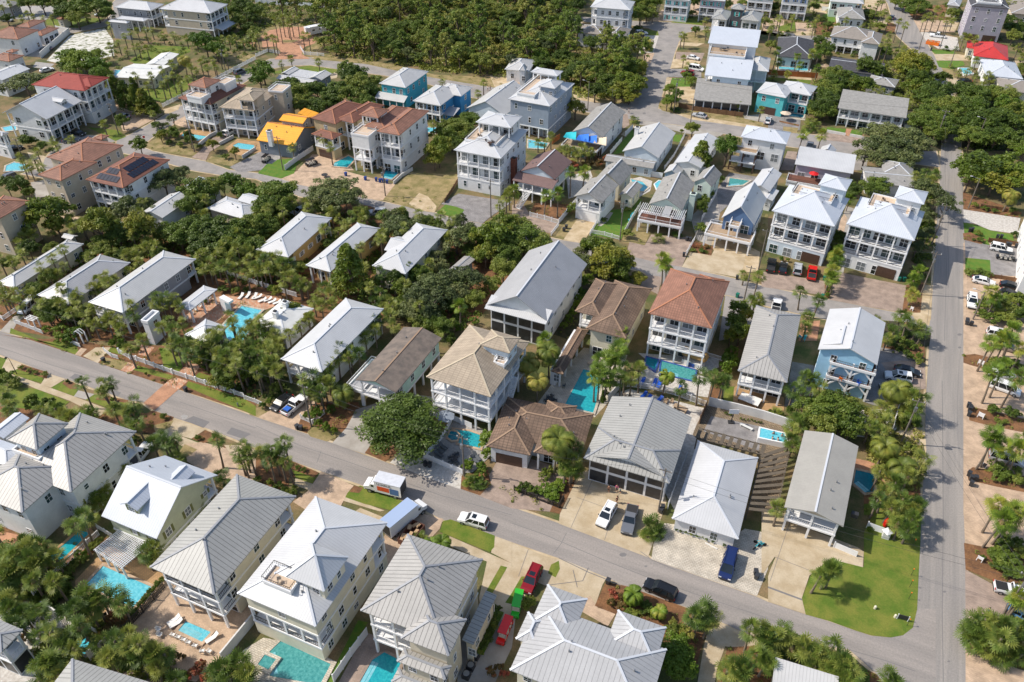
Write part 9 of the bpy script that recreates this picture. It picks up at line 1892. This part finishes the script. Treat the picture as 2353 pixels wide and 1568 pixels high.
tile(3,0);umbrella((165,1035),'umb_cream','cream parasol at the turquoise house pool',2.6,1.7);umbrella((525,600),'deckwood','brown straw parasol behind the orange fence',2.6,1.7);bins('on the verge behind the orange skip','1500,455')
tile(1,0);table((1000+1310-750-0,1180),'little white table by the tiny pool',m='trim')
tile(2,0);table((1950,450),'dark table on the orange-brown rooftop deck',10.6,.8,'dark');CH('on the orange-brown rooftop deck','1915,455 1985,450 2065,490 2115,500 1950,420','cloth_grey','dark deck chair',10.6);umbrella((512,400),'cloth_red','red parasol half hidden by trees, top centre',2.4,1.2)
SI('satellite_mast','antenna','thin roof antenna above the grey gabled deck house',(905,1090),[('mast','steel',lambda b:(b.bar((0,0,6.5),(0,0,9.5),.06),b.bar((-1,0,9),(1,0,9),.05)))])
SI('stop_sign','sign','octagonal stop sign seen from behind on the corner verge',(1050,920),[('post','steel',lambda b:b.tube([(0,0,0),(0,0,2.2)],.04,5)),('board','roof_flat',lambda b:b.tube([(0,.04,2.3),(0,.07,2.3)],.38,8))])
SI('stop_sign','sign','red stop sign at the top centre crossroads',(1645,320),[('post','steel',lambda b:b.tube([(0,0,0),(0,0,2.2)],.04,5)),('board','paint_red',lambda b:b.tube([(0,.04,2.3),(0,.07,2.3)],.38,8))])
tile(0,0);SI('stop_sign','sign','red stop sign beside the upper left junction',(1342,1330),[('post','steel',lambda b:b.tube([(0,0,0),(0,0,2.2)],.04,5)),('board','paint_red',lambda b:b.tube([(0,.04,2.3),(0,.07,2.3)],.38,8))],40)
tile(1,1);table((2150,-255),'brown table on the white roof terrace',12.3,.7,'doorwood');CH('on the white roof terrace','2120,-270 2180,-260 2150,-290 2150,-240 2050,-320 2080,-310','doorwood','brown terrace chair',12.3)
# ======== PEOPLE
add('skin',(.50,.27,.17),rough=.6);add('hair',(.05,.03,.02),rough=.8);add('pink',(.65,.04,.28),rough=.8)
def person(pt,label,shirt='cloth_white',pants='cloth_grey',rz=0,z=0,pose='stand',h=1.72,arm=20):
 p=G(*pt,z+.9 if pose!='swim' else z);s=h/1.72;o=thing('person',label,'person',(p.x,p.y,z if pose!='swim' else z-1.15),R(rz),sc=s)
 st={'walk':.28,'stand':.06,'swim':.1}[pose];a=R(arm)
 J=[(0,0,.93,.15,.11),(0,0,1.15,.14,.10),(0,0,1.40,.17,.11),(0,0,1.50,.06,.06),(0,.02,1.56,.055,.055),(0,.03,1.63,.085,.095),(0,.02,1.71,.075,.085),(-.10,st*.5,.50,.07,.07),(-.10,st-.08,.09,.045,.045),(-.10,st+.07,.04,.045,.03),(.10,-st*.4,.50,.07,.07),(.10,-st-.08,.10,.045,.045),(.10,-st+.07,.04,.045,.03),(-.20,0,1.42,.055,.055),(-.24,.02,1.15,.042,.042),(-.24+.0,.02+.24*math.sin(a),1.15-.24*math.cos(a),.032,.032),(.20,0,1.42,.055,.055),(.24,-.02,1.15,.042,.042),(.24,-.02+.24*math.sin(a),1.15-.24*math.cos(a),.032,.032),(-.25,.05+.26*math.sin(a),1.10-.27*math.cos(a),.028,.036),(.25,.03+.26*math.sin(a),1.10-.27*math.cos(a),.028,.036),(-.095,0,.86,.09,.09),(.095,0,.86,.09,.09)]
 E_=[(0,1),(1,2),(2,3),(3,4),(4,5),(5,6),(0,21),(21,7),(7,8),(8,9),(0,22),(22,10),(10,11),(11,12),(2,13),(13,14),(14,15),(15,19),(2,16),(16,17),(17,18),(18,20)]
 def skinned(name,m,pred,grow):
  idx=[i for i,j in enumerate(J)if pred(i)];mp={k:n for n,k in enumerate(idx)};me=bpy.data.meshes.new(name);me.from_pydata([J[i][:3]for i in idx],[(mp[a_],mp[b_])for a_,b_ in E_ if a_ in mp and b_ in mp],[])
  q=bpy.data.objects.new(name,me);COL.objects.link(q);md=q.modifiers.new('skin','SKIN');
  for n,i in enumerate(idx):me.skin_vertices[0].data[n].radius=(J[i][3]+grow,J[i][4]+grow)
  me.skin_vertices[0].data[0].use_root=True;sb=q.modifiers.new('sub','SUBSURF');sb.levels=sb.render_levels=1;me.materials.append(MT[m]);q.parent=o;return q
 skinned('body','skin',lambda i:True,0)
 if shirt:skinned('shirt',shirt,lambda i:i in(0,1,2,13,14,16,17),.018)
 if pants and pose!='swim':skinned('trousers',pants,lambda i:i in(0,21,22,7,10),.02)
 b=MB();b.tube([(0,.0,1.62),(0,.0,1.70),(0,.01,1.77),(0,.02,1.80)],[.105,.112,.08,.02],8);b.obj('hair','hair',o)
tile(2,0);person((1075,1020),'person in pale blue top walking on the upper crossroads','wall_ltblue','cloth_grey',120,0,'walk')
tile(1,0);person((2130,812),'person in white walking on the lane beyond the cobalt house','cloth_white','cloth_grey',160,0,'walk');person((2153,808),'person in dark clothes walking beside the one in white','cloth_grey','hair',160,0,'walk')
tile(2,2);person((965,1350),'person in bright pink behind the white suv','pink','cloth_grey',200,0,'stand',arm=60);person((890,1355),'person in dark clothes under the screened porch','hair','hair',180);person((965,1455),'person with straw-coloured hat leaning beside the white suv','deckred','hair',250,0,'stand',arm=80);person((995,1365),'person in blue at the porch edge holding a bag','cloth_aqua','cloth_grey',90,0,'stand',1.4)
tile(3,2)
for(x,y),l,rr in(((50,850),'bather with dark hair at the left of the swim spa',30),((130,870),'bather at the right end of the swim spa',200),((40,895),'bather low in the water at the near left',100),((90,905),'bather at the near edge of the swim spa',300)):person((x,y),l,None,None,rr,1.25,'swim',arm=50)
tile(3,3);person((2025,915),'person in navy clothes standing on the lower right drive','graphic_blue','cloth_grey',60)
tile(2,0);person((165,1310),'bather in the small pool of the slate-blue house',None,None,20,.15,'swim')
